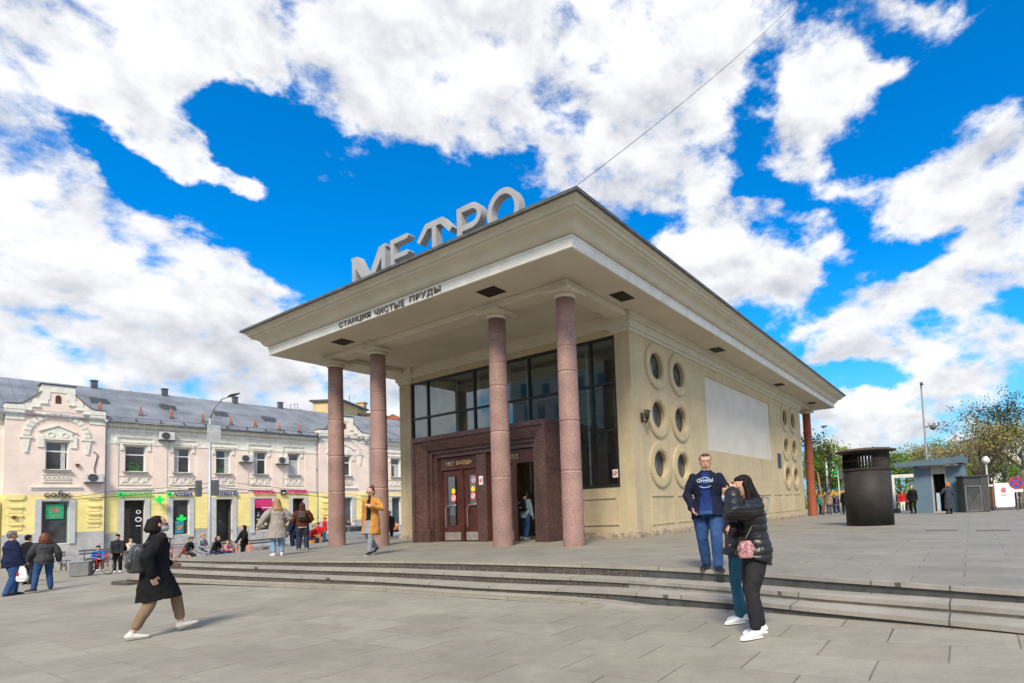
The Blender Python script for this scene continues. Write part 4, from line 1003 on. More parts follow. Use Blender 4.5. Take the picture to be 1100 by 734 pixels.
    b.prism([(g-.8, 6.98), (g, 7.36), (g, 7.45), (g-.84, 7.05)], 1, f-.06, y-.001).prism([(g+.8, 6.98), (g, 7.36), (g, 7.45), (g+.84, 7.05)], 1, f-.06, y-.001)
    for s_ in (-1, 1): b.ring(g+s_*.3, 6.82, .17, .11, f-.04, f-.001, n=12)
    b.box(g-.62, g+.62, f-.02, y-.001, 4.40, 4.46).box(g-.62, g+.62, f-.02, y-.001, 3.95, 4.0)
    for k in range(6):
        cx = g-.5+.2*k; b.ring(cx, 4.2, .11, .065, f-.02, y-.001, n=10)
    b.box(g-1.1, g+1.1, f-.05, y-.001, 3.62, 3.70).box(g-1.1, g+1.1, f-.0, y-.001, 3.50, 3.56)
    x = g-1.05
    while x < g+1.05: b.box(x, x+.05, f-.03, y-.001, 3.565, 3.615); x += .11
    b.build('gable_ornament', wht, W_)
    q = MB(); q.prism([(g-.13, 8.75), (g+.13, 8.75)]+[(g+.13*math.cos(t), 9.12+.15*math.sin(t)) for t in [math.pi*k/6 for k in range(7)]], 1, y-.012, y-.002); q.build('niche', mat('niche_brown', (.10,.05,.035), .9), W_)
    q = MB()                                                          # metal capping
    tp = [(g-.78, 9.86), (g+.78, 9.86)]
    q.box(g-.80, g+.80, y-.10, .7, 9.86, 9.92)
    for lst in (top[:8], top[-8:]):
        for (a, za), (c, zc) in zip(lst, lst[1:]):
            if c-a < 1e-4: continue
            q.quad((a, y-.08, za+.01), (c, y-.08, zc+.01), (c, .65, zc+.01), (a, .65, za+.01)).quad((a, y-.08, za+.05), (c, y-.08, zc+.05), (c, .65, zc+.05), (a, .65, za+.05)).quad((a, y-.08, za+.01), (c, y-.08, zc+.01), (c, y-.08, zc+.05), (a, y-.08, za+.05))
    q.build('metal_capping', zinc_d, W_)
    # quoins in the yellow zone
    q = MB()
    for c in (x1-.5, x0+.5):
        q.prism([(c-.38, 3.2), (c+.38, 3.2), (c+.38, 3.02), (c+.26, 2.9), (c-.26, 2.9), (c-.38, 3.02)], 1, f-.02, y-.001)
        for z in (2.45, 1.95, 1.45):
            q.prism([(c-.34, z+.1), (c+.30, z+.1), (c+.30, z-.02), (c-.2, z-.02)], 1, f-.04, y-.001); q.box(c-.28, c+.28, f+.02, y-.001, z-.3, z-.02)
    q.build('quoin', yel, W_)
    window('window', g-.5, g+.5, 4.70, 6.42, y+.16, pvc)
    window('shop_window', g-.62, g+.58, .22, 2.82, y+.16, shopgrey, kind='shop')
for g in GAB: gable(g)
for a_, c_ in ((3.32, 3.55), (6.3, 6.55), (8.3, 8.5), (10.74, 11.4), (20.0, 20.4)):
    q = MB(); q.box(a_, c_, .185, .19, 4.78, 5.75 if a_ > 10 else 6.34); q.build('curtain', curtain, H)
q = MB(); q.box(-2.4, -2.2, -.11, -.105, 4.78, 6.3); q.build('curtain', curtain, H)
# green poster in the coffee shop window
q = MB(); q.box(-3.0, -2.22, -.15, -.125, 1.75, 2.62); pz = q.build('window_poster', mat('green_poster', (.03,.45,.20), .5, .15, 4), H)
q = MB(); q.ring(-2.72, 2.32, .13, .05, -.158, -.151, n=14).ball((-2.52, -.154, 2.26), .12, .004, .16, n=10, m=6).box(-2.8, -2.4, -.157, -.151, 1.9, 1.96); q.build('poster_print', mat('poster_brown_print', (.45,.2,.15), .6, .3, 9), pz)
q = MB(); q.box(-2.02, -1.98, -.15, -.1, .3, 2.8); q.build('door_edge', mat('green_glass_edge', (.1,.4,.3), .3), H)
# roof with seams
rp = 5.2; rz = 11.05
b = MB(); e0 = -.42
def slope(s0, s1):
    b.cur = 0; b.quad((s0, e0, 7.97), (s1, e0, 7.97), (s1, rp, rz), (s0, rp, rz)).quad((s0, rp, rz), (s1, rp, rz), (s1, 11.3, 7.97), (s0, 11.3, 7.97)).quad((s0, e0, 7.97), (s1, e0, 7.97), (s1, e0, 7.90), (s0, e0, 7.90)).quad((s0, e0, 7.90), (s1, e0, 7.90), (s1, .1, 7.90), (s0, .1, 7.90))
    x = s0+.2; L_ = rp-e0; dz = rz-7.97
    while x < s1:
        b.loft([(x, e0, 7.985), (x, rp, rz+.015)], [.02, .02], [.035, .035], n=4, smooth=False); x += .56
slope(-9.4, 27.9)
b.quad((-9.4, e0, 7.97), (-9.4, 11.3, 7.97), (-9.4, rp, rz)).quad((27.9, e0, 7.97), (27.9, 11.3, 7.97), (27.9, rp, rz))
RO = b.build('roof', zinc, H)
def zroof(y): return 7.97+(rz-7.97)*(y-e0)/(rp-e0)
def rpt(u, v):
    """where a place lies on the front roof slope"""
    r = ray(u, v); n_ = (HN*(-(rz-7.97))+Vector((0, 0, rp-e0))).normalized(); o_ = HA+HN*e0+Vector((0, 0, 7.97))
    t = (o_-CP).dot(n_)/r.dot(n_); p = CP+r*t; return (p-HA).dot(HD), (p-HA).dot(HN)
for u, v in ((106, 432), (180, 439), (237, 446), (289, 452)):
    s_, y_ = rpt(u, v); q = MB()
    q.prism([(y_-.3, zroof(y_-.3)), (y_+.5, zroof(y_+.5)), (y_+.5, zroof(y_+.5)+.12), (y_-.25, zroof(y_)+.2)], 0, s_-.4, s_+.4)
    o = q.build('skylight', zinc_d, RO)
    q = MB(); q.quad((s_-.32, y_-.24, zroof(y_)+.205), (s_+.32, y_-.24, zroof(y_)+.205), (s_+.32, y_+.42, zroof(y_+.5)+.13), (s_-.32, y_+.42, zroof(y_+.5)+.13)); q.build('pane', mat('skylight_pane', (.14,.12,.08), .2, .3, 3), o)
for u, v in ((107, 444), (151, 447), (184, 450), (218, 454), (248, 457), (274, 459), (300, 463), (321, 465)):
    s_, y_ = rpt(u, v); q = MB(); z = zroof(y_)
    q.loft([(s_-.06, y_, z), (s_-.02, y_, z+.7)], [.045, .035], n=5).loft([(s_+.1, y_, z), (s_+.02, y_, z+.7)], [.045, .035], n=5).box(s_-.07, s_+.1, y_-.05, y_+.05, z+.2, z+.26); q.build('roof_bracket', brickm, RO)
for s_ in (.0, 4.0, 8.7, 12.2): MB().box(s_-.16, s_+.16, rp-.25, rp+.15, rz-.1, rz+.42).box(s_-.2, s_+.2, rp-.3, rp+.2, rz+.42, rz+.47).build('ridge_vent', zinc_d, RO)
q = MB()
q.loft([(-.32, e0-.05, 7.88), (12.85, e0-.05, 7.88)], .06, n=8); q.build('gutter', zinc_d, H)
q = MB(); q.loft([(-9, e0-.02, 8.2), (27, e0-.02, 8.2)], .018, n=5)
x = -.2
while x < 27: q.box(x-.02, x+.02, e0-.03, e0+.2, 7.98, 8.21); x += 1.3
q.build('snow_guard', zinc_d, RO)
for s_ in (-.36, 12.92, 16.98):
    q = MB(); q.loft([(s_, -.42, 7.9), (s_, -.42, 7.72), (s_, -.15, 7.35), (s_, -.13, 7.2), (s_, -.13, .3), (s_, -.14, .1), (s_-.1, -.22, -.6)], .065, n=10).loft([(s_, -.42, 7.95), (s_, -.42, 7.7)], [.15, .07], n=10)
    for z in (1.2, 3.2, 5.2, 6.9): q.box(s_-.1, s_+.1, -.2, 0, z, z+.05)
    q.build('downpipe', mat('galvanised_pipe', (.30,.34,.38), .45, .1, 3, metal=.4), H)
# air conditioners
acw = mat('air_conditioner_white', (.62,.62,.60), .5, .05, 4)
for u, v, y in ((99, 514, -.28), (178, 469, 0), (263, 493, 0), (302, 495, 0)):
    s_, z = fac(u, v); y -= .05; q = MB(); q.box(s_-.42, s_+.42, y-.34, y-.02, z-.27, z+.27); o = q.build('air_conditioner', acw, H, bevel=.02)
    q = MB(); q.ring(s_-.08, z, .235, .20, y-.365, y-.341, n=20).cyl(s_-.08, z, y-.352, y-.342, .2, n=20, axis=1); q.build('fan_grille', mat('fan_dark', (.07,.07,.075), .6), o)
    q = MB(); q.box(s_-.45, s_+.45, y-.36, 0, z-.33, z-.28); q.build('bracket', zinc_d, o)
q = MB(); q.loft([(-.95, -.31, 5.9), (-.75, -.31, 5.7), (-.9, -.31, 4.8), (-.78, -.31, 4.2)], .03, n=6); q.build('cable', mat('brown_cable', (.12,.08,.05), .7), H)
for u, v in ((83, 500), (15, 556)):
    s_, z = fac(u, v, -.28); MB().prism([(s_-.1, z+.08), (s_+.1, z+.08), (s_+.04, z-.1), (s_-.04, z-.1)], 1, -.42, -.28).build('wall_spout', mat('rust_spout', (.12,.05,.03), .8), H)
q = MB(); q.box(-4.95, -4.85, -.3, -.1, HB, 2.9); q.build('white_pipe', pvc, H)
# ---------------------------------------------------------------- houses further back
def back_house(name, label, u0, u1, v_top, v_base, dist, m_w, slant=0, depth=8, rm=zinc_d, hip=False):
    a, c = at_dist(u0, v_top, dist), at_dist(u1, v_top+slant, dist)
    a, c = (at_dist(u0, v_top, dist), at_dist(u1, v_top, dist)); z1 = max(a.z, c.z)
    d = Vector((c.x-a.x, c.y-a.y, 0)); L_ = d.length; ang = math.atan2(d.y, d.x)
    t = thing(name, label, 'building', (a.x, a.y, -2), ang); b = MB(); Hh = z1+2
    b.box(0, L_, 0, depth, 0, Hh); o = b.build('wall', m_w, t)
    q = MB()
    if hip: q.prism([(-.2, Hh), (L_+.2, Hh), (L_/2, Hh+L_*.28)], 1, -.2, depth+.2)
    else: q.prism([(-.25, Hh+.0), (L_+.25, Hh-slant*.0), (L_+.25, Hh+.18), (-.25, Hh+.18)], 1, -.25, depth+.2)
    q.build('roof', rm, t); return t, L_, Hh
yb = mat('far_yellow_stucco', (.62,.47,.24), .9, .1, .6); rb = mat('red_tile_roof', (.32,.11,.06), .8, .2, 2)
t, L_, Hh = back_house('rear_house', 'tall yellow block behind the town house, half hidden by the first column', 336, 366, 432, 470, 58, yb, depth=6)
MB().box(.6, .9, -.12, 0, Hh-3.2, Hh-1.5).build('window', dark_gl, t)
t, L_, Hh = back_house('rear_house', 'low yellow attic block with antennas above the ridge of the town house', 303, 322, 443, 450, 60, yb, depth=5)
q = MB(); 
for x in (.35, .8, 1.1): q.loft([(x, 1, Hh), (x, 1, Hh+1.1)], .03, n=5)
q.loft([(.35, 1, Hh+.9), (.8, 1, Hh+1.05), (1.1, 1, Hh+.9)], .025, n=5); q.build('antenna', zinc_d, t)
t, L_, Hh = back_house('rear_house', 'wide yellow house with a tall brick chimney seen between the first two columns', 370, 406, 447, 470, 62, yb, depth=7)
MB().box(.9, 1.7, 1, 1.8, Hh, Hh+1.6).box(.8, 1.8, .9, 1.9, Hh+1.6, Hh+1.75).build('chimney', yb, t)
MB().loft([(.1, 1, Hh), (.1, 1, Hh+2.6)], .035, n=5).build('antenna', zinc_d, t)
t, L_, Hh = back_house('rear_house', 'pale house with a red pitched roof between the second column and the pavilion', 411, 434, 452, 470, 64, mat('far_pale_stucco', (.6,.5,.36), .9, .1, .6), depth=7, rm=rb, hip=True)
# street furniture on the far side
def lamp_post(u, dist, vb, vt, ut, label, box=True):
    base = at_dist(u, vb, dist); zb_ = zlow(base.x, base.y); x, y = base.x, base.y
    top = at_dist(u+.5, 440, dist).z
    t = thing('street_lamp', label, 'street lamp', (x, y, zb_), world=True)
    tip = at_dist(ut, vt, dist); el_ = at_dist(u+4, 437, dist)
    pole = MB(); pole.loft([(x, y, zb_), (x, y, zb_+.6), (x, y, top-.4)], [.13, .10, .06], n=12); pole.build('pole', lampm, t)
    arm = MB(); A0 = Vector((x, y, top-.4)); arm.loft([A0, A0.lerp(tip, .25)+Vector((0, 0, .35)), A0.lerp(tip, .6)+Vector((0, 0, .35)), tip+Vector((0, 0, 0))], [.05, .045, .04, .035], n=8); arm.build('arm', lampm, t)
    d = (tip-A0); d.z = 0; d.normalize(); hd = MB(); hd.loft([tip-d*.1, tip+d*.25+Vector((0, 0, .05)), tip+d*.75+Vector((0, 0, .10))], [.08, .16, .05], [.05, .07, .03], side=(-d.y, d.x, 0), n=10); hd.build('lamp_head', lampd, t)
    return t, x, y, zb_
lampm = mat('lamp_pole_grey', (.42,.44,.46), .5, .08, 3, metal=.3); lampd = mat('lamp_head_dark', (.10,.09,.07), .5)
t, lx, ly, lz = lamp_post(225, 31, 590, 426, 247, 'tall grey street lamp with a single curved arm in front of the pink house')
# pedestrian lights on the lamp post
q0 = at_dist(218, 525, 31)
q = MB(); q.box(q0.x-.12, q0.x+.12, q0.y-.35, q0.y-.08, q0.z-.45, q0.z+.45); o = q.build('signal_box', mat('signal_grey', (.12,.13,.14), .5), t, bevel=.02)
q = MB(); q.box(lx-.13, lx+.13, ly+.12, ly+.42, q0.z-.4, q0.z+.48); q.build('signal_box', mat('signal_grey', (.12,.13,.14)), t, bevel=.02)
q = MB(); q.box(lx-.02, lx+.02, ly-1.0, ly-.35, q0.z-.06, q0.z+.03); q.build('bracket', lampd, t)
q = MB(); s8 = at_dist(230, 466, 31); q.box(s8.x-.03, s8.x, s8.y-.32, s8.y+.32, s8.z-.5, s8.z+.5); q.build('sign_panel', mat('pale_sign_back', (.55,.56,.56), .5), t)
# overhead wires
def wire(pts, r, name, label):
    b = MB(); P_ = []
    for i in range(len(pts)-1):
        a, c = pts[i], pts[i+1]; n = 14
        for k in range(n+(i == len(pts)-2)):
            t_ = k/n; p = a.lerp(c, t_); p.z -= 4*t_*(1-t_)*(c-a).length*.012; P_.append(p)
    b.loft(P_, r, n=5); return one(name, b, mat('wire_black', (.03,.03,.03), .6), label, 'cable')
wire([at_dist(-40, 541, 34), at_dist(232, 523, 33), at_dist(520, 540, 60)], .018, 'overhead_wire', 'upper thin overhead wire crossing the pink house facade')
wire([at_dist(-40, 546, 34), at_dist(120, 528, 33.5), at_dist(240, 517, 33), at_dist(450, 534, 55)], .014, 'overhead_wire', 'lower thin overhead wire crossing just above the green shop signs')
wire([Vector((2.2, -2.3, 8.16)), at_dist(862, -4, 20)], .007, 'roof_wire', 'thin wire rising from the front corner of the pavilion roof into the sky')
wire([at_dist(350, 441, 50), at_dist(345, 400, 50)+Vector((0,0,0)), at_dist(250, 466, 52)], .015, 'overhead_wire', 'thin slanting wire above the ridge beside the first column') if False else None
# ================================================================ people
SKIN = mat('skin', (.58,.33,.23), .6, .06, 6); SKIN2 = mat('skin_tanned', (.50,.27,.18), .6, .06, 6)
def cloth(name, c, rough=.85, var=.12, scale=5, col2=None): return mat('cloth_'+name, c, rough, var, scale, bump=.12, bscale=60, col2=col2, spec=.12)
black_c = cloth('black', (.012,.012,.014), .8); charcoal = cloth('charcoal', (.03,.03,.034)); blackp = mat('black_puffer_nylon', (.012,.012,.014), .38, .15, 8)
jeans = cloth('blue_jeans', (.045,.10,.24), .9, .3, 3.5, col2=(.02,.055,.15)); jeans_t = cloth('teal_jeans', (.035,.13,.20), .9, .2, 3); jeans_l = cloth('light_jeans', (.22,.36,.52), .9, .25, 4)
navy = cloth('navy', (.014,.022,.06)); navy_ch = cloth('navy_check', (.013,.017,.038), .85, .2, 30); tee_blue = cloth('royal_tee', (.016,.035,.15))
khaki = cloth('khaki', (.24,.165,.105)); taupe = cloth('taupe_coat', (.33,.295,.265)); camel = cloth('camel_coat', (.48,.23,.06)); brown_h = cloth('maroon_brown', (.10,.03,.02)); beige_h = cloth('beige_hem', (.40,.31,.2))
greyp = cloth('grey_jeans', (.24,.26,.30)); dk_jeans = cloth('dark_jeans', (.03,.04,.07)); grey_c = cloth('dark_grey', (.06,.062,.068)); white_c = cloth('white', (.75,.75,.74)); pinkc = cloth('pink', (.68,.28,.32)); redc = cloth('red', (.55,.02,.02)); bluec = cloth('bright_blue', (.015,.22,.60)); orange_c = cloth('orange', (.75,.20,.04)); cream_c = cloth('cream', (.6,.52,.42)); tealc = cloth('teal', (.03,.35,.33)); beige_c = cloth('beige_jacket', (.36,.27,.17))
hair_b = mat('hair_black', (.012,.009,.008), .7, .3, 25, spec=.2); hair_br = mat('hair_brown', (.075,.032,.014), .5, .3, 25); hair_bl = mat('hair_blond', (.42,.25,.10), .5, .35, 22, col2=(.2,.10,.035)); hair_rd = mat('hair_auburn', (.19,.05,.015), .5, .35, 22, col2=(.08,.02,.008)); hair_or = mat('hair_orange', (.6,.16,.02), .5, .3, 22); hair_gr = mat('hair_grey', (.16,.15,.14), .6, .3, 22)
shoe_w = mat('white_sneaker', (.78,.78,.77), .5, .06, 9); shoe_b = mat('black_leather_shoe', (.015,.013,.012), .3, .2, 9); shoe_c = mat('cream_sneaker', (.62,.60,.54), .6, .1, 9); sole_g = mat('grey_sole', (.25,.24,.22), .7, .1, 9); leather = mat('black_leather_bag', (.035,.035,.038), .42, .2, 8)
eye_m = mat('eye_dark', (.02,.012,.01), .2); lip_m = mat('lips', (.42,.14,.12), .5); mask_m = mat('blue_face_mask', (.30,.55,.72), .7, .05); mask_g = mat('grey_face_mask', (.40,.40,.40), .7, .1); lens_m = mat('dark_lens', (.012,.01,.01), .1); snap = mat('strap_grey', (.22,.22,.22), .6)
PRES = [0]
def ik(a, t, l1, l2, hint):
    a, t = Vector(a), Vector(t); d = t-a; L_ = d.length
    if L_ > (l1+l2)*.995: t = a+d*((l1+l2)*.995/L_); d = t-a; L_ = d.length
    x = (l1*l1-l2*l2+L_*L_)/(2*L_); h = math.sqrt(max(0, l1*l1-x*x)); u = d/L_
    hv = Vector(hint); hv = hv-u*hv.dot(u); hv.normalize(); return a+u*x+hv*h, t
def front_mat(c, P0, sp_, fw, h, op, chest):
    """0 = coat, 1 = shirt, 2 = trousers, for a coat worn open"""
    f = (c.z-P0.z)/h; ax = P0+sp_*max(0, c.z-P0.z)
    if (c-ax).dot(fw) < .018*h or f > .315: return 0
    g = op[0]+(op[1]-op[0])*min(1, max(0, (.31-f)/.30)) if f > 0 else op[1]+(op[2]-op[1])*min(1, -f/.2)
    if abs(c.x-ax.x+(op[3] if len(op) > 3 else 0)*h) > g*h: return 0
    return 1 if f > op[4] else 2
def remesh(mb, name, m_, parent, vox, smooth=3, disp=None, front=None, front_m=None):
    me = bpy.data.meshes.new('tmp'); me.from_pydata(mb.v, [], mb.f)
    bm = bmesh.new(); bm.from_mesh(me); bmesh.ops.recalc_face_normals(bm, faces=bm.faces); bm.to_mesh(me); bm.free()
    o = bpy.data.objects.new('tmp', me); COL.objects.link(o)
    r_ = o.modifiers.new('r', 'REMESH'); r_.mode = 'VOXEL'; r_.voxel_size = vox; r_.use_smooth_shade = True
    if smooth:
        s_ = o.modifiers.new('s', 'SMOOTH'); s_.factor = .5; s_.iterations = smooth
    bpy.context.view_layer.update(); dg = bpy.context.evaluated_depsgraph_get()
    m2 = bpy.data.meshes.new_from_object(o.evaluated_get(dg)); bpy.data.objects.remove(o); bpy.data.meshes.remove(me)
    if disp:
        nrm = [v.normal.copy() for v in m2.vertices]
        for v, n_ in zip(m2.vertices, nrm): v.co += n_*disp(v.co)
    idx = None
    if front:
        m2.update(); nrm = [v.normal.copy() for v in m2.vertices]
        for v, n_ in zip(m2.vertices, nrm):
            if front(v.co): v.co -= n_*.016
        idx = [front(p.center) for p in m2.polygons]; m_ = [m_]+list(front_m)
    m2.materials.clear()
    for q in (m_ if isinstance(m_, (list, tuple)) else [m_]): m2.materials.append(q)
    m2.name = name
    for i, p in enumerate(m2.polygons): p.use_smooth = True; p.material_index = idx[i] if idx else 0
    r0 = bpy.data.objects.new(name, m2); COL.objects.link(r0); r0.parent = parent; return r0
def folds(amp, f=16, zs=.45, seed=0.0):
    return lambda c: amp*(noise.noise(Vector((c.x*f+seed, c.y*f, c.z*f*zs)))*1.0+.5*noise.noise(Vector((c.x*f*2.3, c.y*f*2.3+seed, c.z*f*1.2))))
def quilt(pitch, amp): return lambda c: amp*(abs(math.sin(math.pi*c.z/pitch))**.5-.6)+.003*noise.noise(c*30)
def person(label, loc, face, H=1.7, bw=1.0, lean=0, side=0, feet=((-.06, .0, 0), (.06, .0, 0)), toe=(0, 0), pitch=(0, 0), hands=None, elbow=None, head=(0, 0), pel=None, seat=False,
           top=None, top_hem=.47, top_t=.012, flare=1.0, top_disp=None, shirt=None, pants=None, pant_w=1.0, crop=.05, shoes=shoe_b, sole=None, hair=hair_br, style='short', skin=SKIN, vox=.012, curl=.5, sleeve_w=1.0, group=None,
           mask=None, glasses=None, face_on=True, skirt=None, hood=None, cap=None, sleeves=True, hem_m=None, knees=None, opening=None):
    """face: compass angle of the facing direction, degrees from +X. Local +Y is forward. Lengths in the arguments are fractions of H."""
    rz = R(face-90); T = thing('person', label, 'person', loc, rz, group)
    h = H; V = Vector
    sp_ = V((math.sin(R(side)), math.sin(R(lean)), math.cos(R(lean)))).normalized()
    P0 = V(pel)*h if pel else V((0, 0, .525*h))
    if not seat:
        for _ in range(40):                                          # bend the knees until both feet reach the ground
            if all((P0+V((s*.052*h*bw, 0, 0))-(V(q)*h+V((0, 0, .045*h)))).length < .481*h for s, q in zip((-1, 1), feet)): break
            P0.z -= .004*h
    rt = V((1, 0, 0)); fw = sp_.cross(rt)*-1
    fw = (V((0, 1, 0))-sp_*sp_.y).normalized()
    neck = P0+sp_*.315*h; chest = P0+sp_*.215*h; waist = P0+sp_*.10*h
    sh = [P0+sp_*.272*h+rt*(s*.100*h*(.6+.4*bw)) for s in (-1, 1)]
    hips = [P0+rt*(s*.052*h*bw) for s in (-1, 1)]
    hands = hands or ((-.15, .03, .43), (.15, .03, .43)); elbow = elbow or ((-.5, -1, 0), (.5, -1, 0))
    HL = [V(q)*h for q in hands]; FT_ = [V(q)*h+V((0, 0, .045*h)) for q in feet]
    knees = knees or ((0, 1, .1), (0, 1, .1)); KN, AN, EL, WR = [], [], [], []
    for i in (0, 1):
        k, a = ik(hips[i], FT_[i], .245*h, .24*h, knees[i]); KN.append(k); AN.append(a)
        e, w = ik(sh[i], HL[i], .165*h, .15*h, elbow[i]); EL.append(e); WR.append(w)
    hw = 1+.35*(bw-1) if bw > 1 else 1.0; hh = .132*h; hy, hp = R(head[0]), R(head[1])
    HC_ = neck+sp_*.022*h+V((0, .004*h, 0))
    HM = Matrix.Translation(HC_+V((0, 0, .0))) @ Matrix.Rotation(hy, 4, 'Z') @ Matrix.Rotation(hp, 4, 'X')
    def hd(x, y, z): return HM @ V((x*hh, y*hh, z*hh))
    # ---- body, one surface
    b = MB()
    secs = [(.02,.13,.14,.16),(.08,.20,.22,.12),(.2,.26,.31,.07),(.35,.305,.37,.03),(.5,.33,.41,.0),(.65,.34,.43,-.02),(.8,.315,.40,-.03),(.92,.22,.28,-.03),(.985,.09,.12,-.03)]
    b.loft([hd(0, s[3], s[0]) for s in secs], [s[1]*hh*hw for s in secs], [s[2]*hh for s in secs], side=(HM.to_3x3() @ V((1, 0, 0))), n=16, fix=(HM.to_3x3() @ V((0, 0, 1))))
    b.limb([hd(0, .40, .50), hd(0, .49, .34)], [.035*hh, .06*hh], n=8); b.limb([hd(-.18, .36, .57), hd(.18, .36, .57)], [.04*hh, .04*hh], n=8)
    for s in (-1, 1): b.ball(hd(s*.345*hw, -.02, .44), .05*hh, .10*hh, .13*hh, n=8, m=6)
    b.ball(hd(0, .42, .19), .09*hh, .04*hh, .04*hh, n=8, m=5)
    b.limb([neck-sp_*.04*h, hd(0, -.04, .18)], [.036*h*hw, .033*h*hw], n=12)
    b.loft([P0-sp_*.035*h, P0, waist, chest, P0+sp_*.27*h, P0+sp_*.305*h, neck+sp_*.005*h], [q*h*(bw if q > .06 else 1) for q in (.075,.09,.074,.086,.078,.042,.03)], [q*h*(bw if q > .046 else 1) for q in (.055,.06,.05,.058,.038,.028,.028)], side=rt, n=16)
    for i, s in enumerate((-1, 1)):
        b.limb([sh[i], EL[i], WR[i]], [.029*h, .023*h, .0155*h], n=10)
        b.limb([hips[i], hips[i].lerp(KN[i], .5), KN[i], KN[i].lerp(AN[i], .35), AN[i]], [.052*h, .045*h, .031*h, .032*h, .019*h], n=12)
        # hand
        d = (WR[i]-EL[i]).normalized(); med = V((-s, .35, 0)); med = (med-d*med.dot(d)).normalized(); wd = d.cross(med)   # med: palm side
        if wd.dot(V((0, 1, 0))) < 0: wd = -wd
        pw = WR[i]+d*.012*h
        b.loft([WR[i]-d*.006*h, pw, pw+d*.025*h, pw+d*.046*h], [.016*h, .020*h, .0245*h, .023*h], [.013*h, .011*h, .010*h, .009*h], side=wd, n=10)
        for k, (o_, L_) in enumerate(((-.75, .036), (-.25, .044), (.25, .047), (.75, .043))):
            a = pw+d*.044*h+wd*(o_*.022*h); c1 = curl*(.9+.1*k)
            d1 = (d*math.cos(c1*.5)+med*math.sin(c1*.5)); d2 = (d*math.cos(c1*1.2)+med*math.sin(c1*1.2)); d3 = (d*math.cos(c1*2)+med*math.sin(c1*2))
            L_ *= h; b.limb([a, a+d1*L_*.42, a+d1*L_*.42+d2*L_*.33, a+d1*L_*.42+d2*L_*.33+d3*L_*.25], [.0058*h, .0055*h, .005*h, .0045*h], n=6)
        a = pw+wd*.014*h+d*.006*h; b.limb([a, a+(wd*.7+d*.6+med*.3).normalized()*.026*h, a+(wd*.7+d*.6+med*.3).normalized()*.026*h+(d*.9+med*.45).normalized()*.022*h], [.008*h, .0065*h, .0055*h], n=6)
        fd = V((math.sin(R(toe[i])), math.cos(R(toe[i])), 0)); b.limb([AN[i]+V((0, 0, -.015*h)), AN[i]+fd*.06*h+V((0, 0, -.03*h))], [.018*h, .015*h], n=8)
    remesh(b, 'body', skin, T, min(vox, .011 if vox < .016 else .015), 1)
    # ---- face
    if face_on:
        for s in (-1, 1):
            q = MB(); q.ball(hd(s*.135, .375, .505), .04*hh, .022*hh, .022*hh, n=8, m=5); q.build('eye', eye_m, T, off=(0, 0, 0))
        if not mask:
            q = MB(); q.ball(hd(0, .44, .195), .085*hh, .03*hh, .025*hh, n=8, m=5); q.build('mouth', lip_m, T, off=(0, 0, 0))
    if mask:
        q = MB(); q.loft([hd(0, .17, .04), hd(0, .18, .2), hd(0, .14, .36)], [.24*hh, .29*hh, .30*hh], [.30*hh, .36*hh, .35*hh], side=(HM.to_3x3() @ V((1, 0, 0))), n=14, fix=(HM.to_3x3() @ V((0, 0, 1)))); q.build('face_mask', mask, T, off=(0, 0, 0))
    if glasses:
        q = MB()
        for s in (-1, 1):
            c = hd(s*.15, .445, .50)
            if glasses == 'dark': q.ball(c, .11*hh, .03*hh, .08*hh, n=10, m=5)
            else: q.loft([c+HM.to_3x3() @ V((math.cos(t)*.11*hh, 0, math.sin(t)*.075*hh)) for t in [2*math.pi*k/12 for k in range(13)]], .010*hh, n=4)
            q.loft([hd(s*.26, .42, .51), hd(s*.355, .0, .49)], .012*hh, n=4)
        q.loft([hd(-.05, .46, .51), hd(.05, .46, .51)], .012*hh, n=4); q.build('glasses', lens_m, T, off=(0, 0, 0))
    # ---- hair
    if style:
        b = MB(); hx = HM.to_3x3(); hrot = hx
        b.ball(hd(0, -.075, .62), .375*hh*hw, .415*hh, .42*hh, n=16, m=10, rot=hrot)
        if style != 'short' and style != 'short2': b.ball(hd(0, -.12, .45), .36*hh, .36*hh, .46*hh, n=14, m=8, rot=hrot)
        if style in ('short', 'short2'): b.ball(hd(0, -.17, .42), .33*hh, .29*hh, .30*hh, n=12, m=8, rot=hrot); b.ball(hd(0, .24, .86), .26*hh, .17*hh, .11*hh, n=10, m=6, rot=hrot)
        if style == 'bob': b.loft([hd(0, -.16, .78), hd(0, -.22, .42), hd(0, -.28, .10), hd(0, -.30, -.04)], [.38*hh, .44*hh, .48*hh, .38*hh], [.38*hh, .42*hh, .44*hh, .34*hh], side=hx @ V((1, 0, 0)), n=14)
        if style == 'long':
            b.ball(hd(0, .06, .86), .33*hh, .30*hh, .17*hh, n=12, m=6, rot=hrot)
            bk = neck-fw*.055*h
            b.loft([hd(0, -.12, .7), hd(0, -.16, .35), hd(0, -.24, .0), bk-sp_*.03*h, bk-sp_*.085*h, bk-sp_*.115*h], [.36*hh, .43*hh, .50*hh, .56*hh, .50*hh, .26*hh], [.33*hh, .33*hh, .30*hh, .20*hh, .14*hh, .06*hh], side=rt, n=16)
            for s in (-1, 1): b.limb([hd(s*.33, .08, .6), hd(s*.37, .06, .2), neck+rt*(s*.055*h)+fw*.02*h-sp_*.02*h, neck+rt*(s*.05*h)+fw*.05*h-sp_*.075*h], [.11*hh, .16*hh, .15*hh, .05*hh], n=8)
        if style == 'curly': b.loft([hd(0, -.08, .85), hd(0, -.12, .5), hd(0, -.18, .1), hd(0, -.2, -.3), hd(0, -.2, -.5)], [.40*hh, .55*hh, .66*hh, .66*hh, .4*hh], [.40*hh, .44*hh, .44*hh, .36*hh, .2*hh], side=hx @ V((1, 0, 0)), n=16)
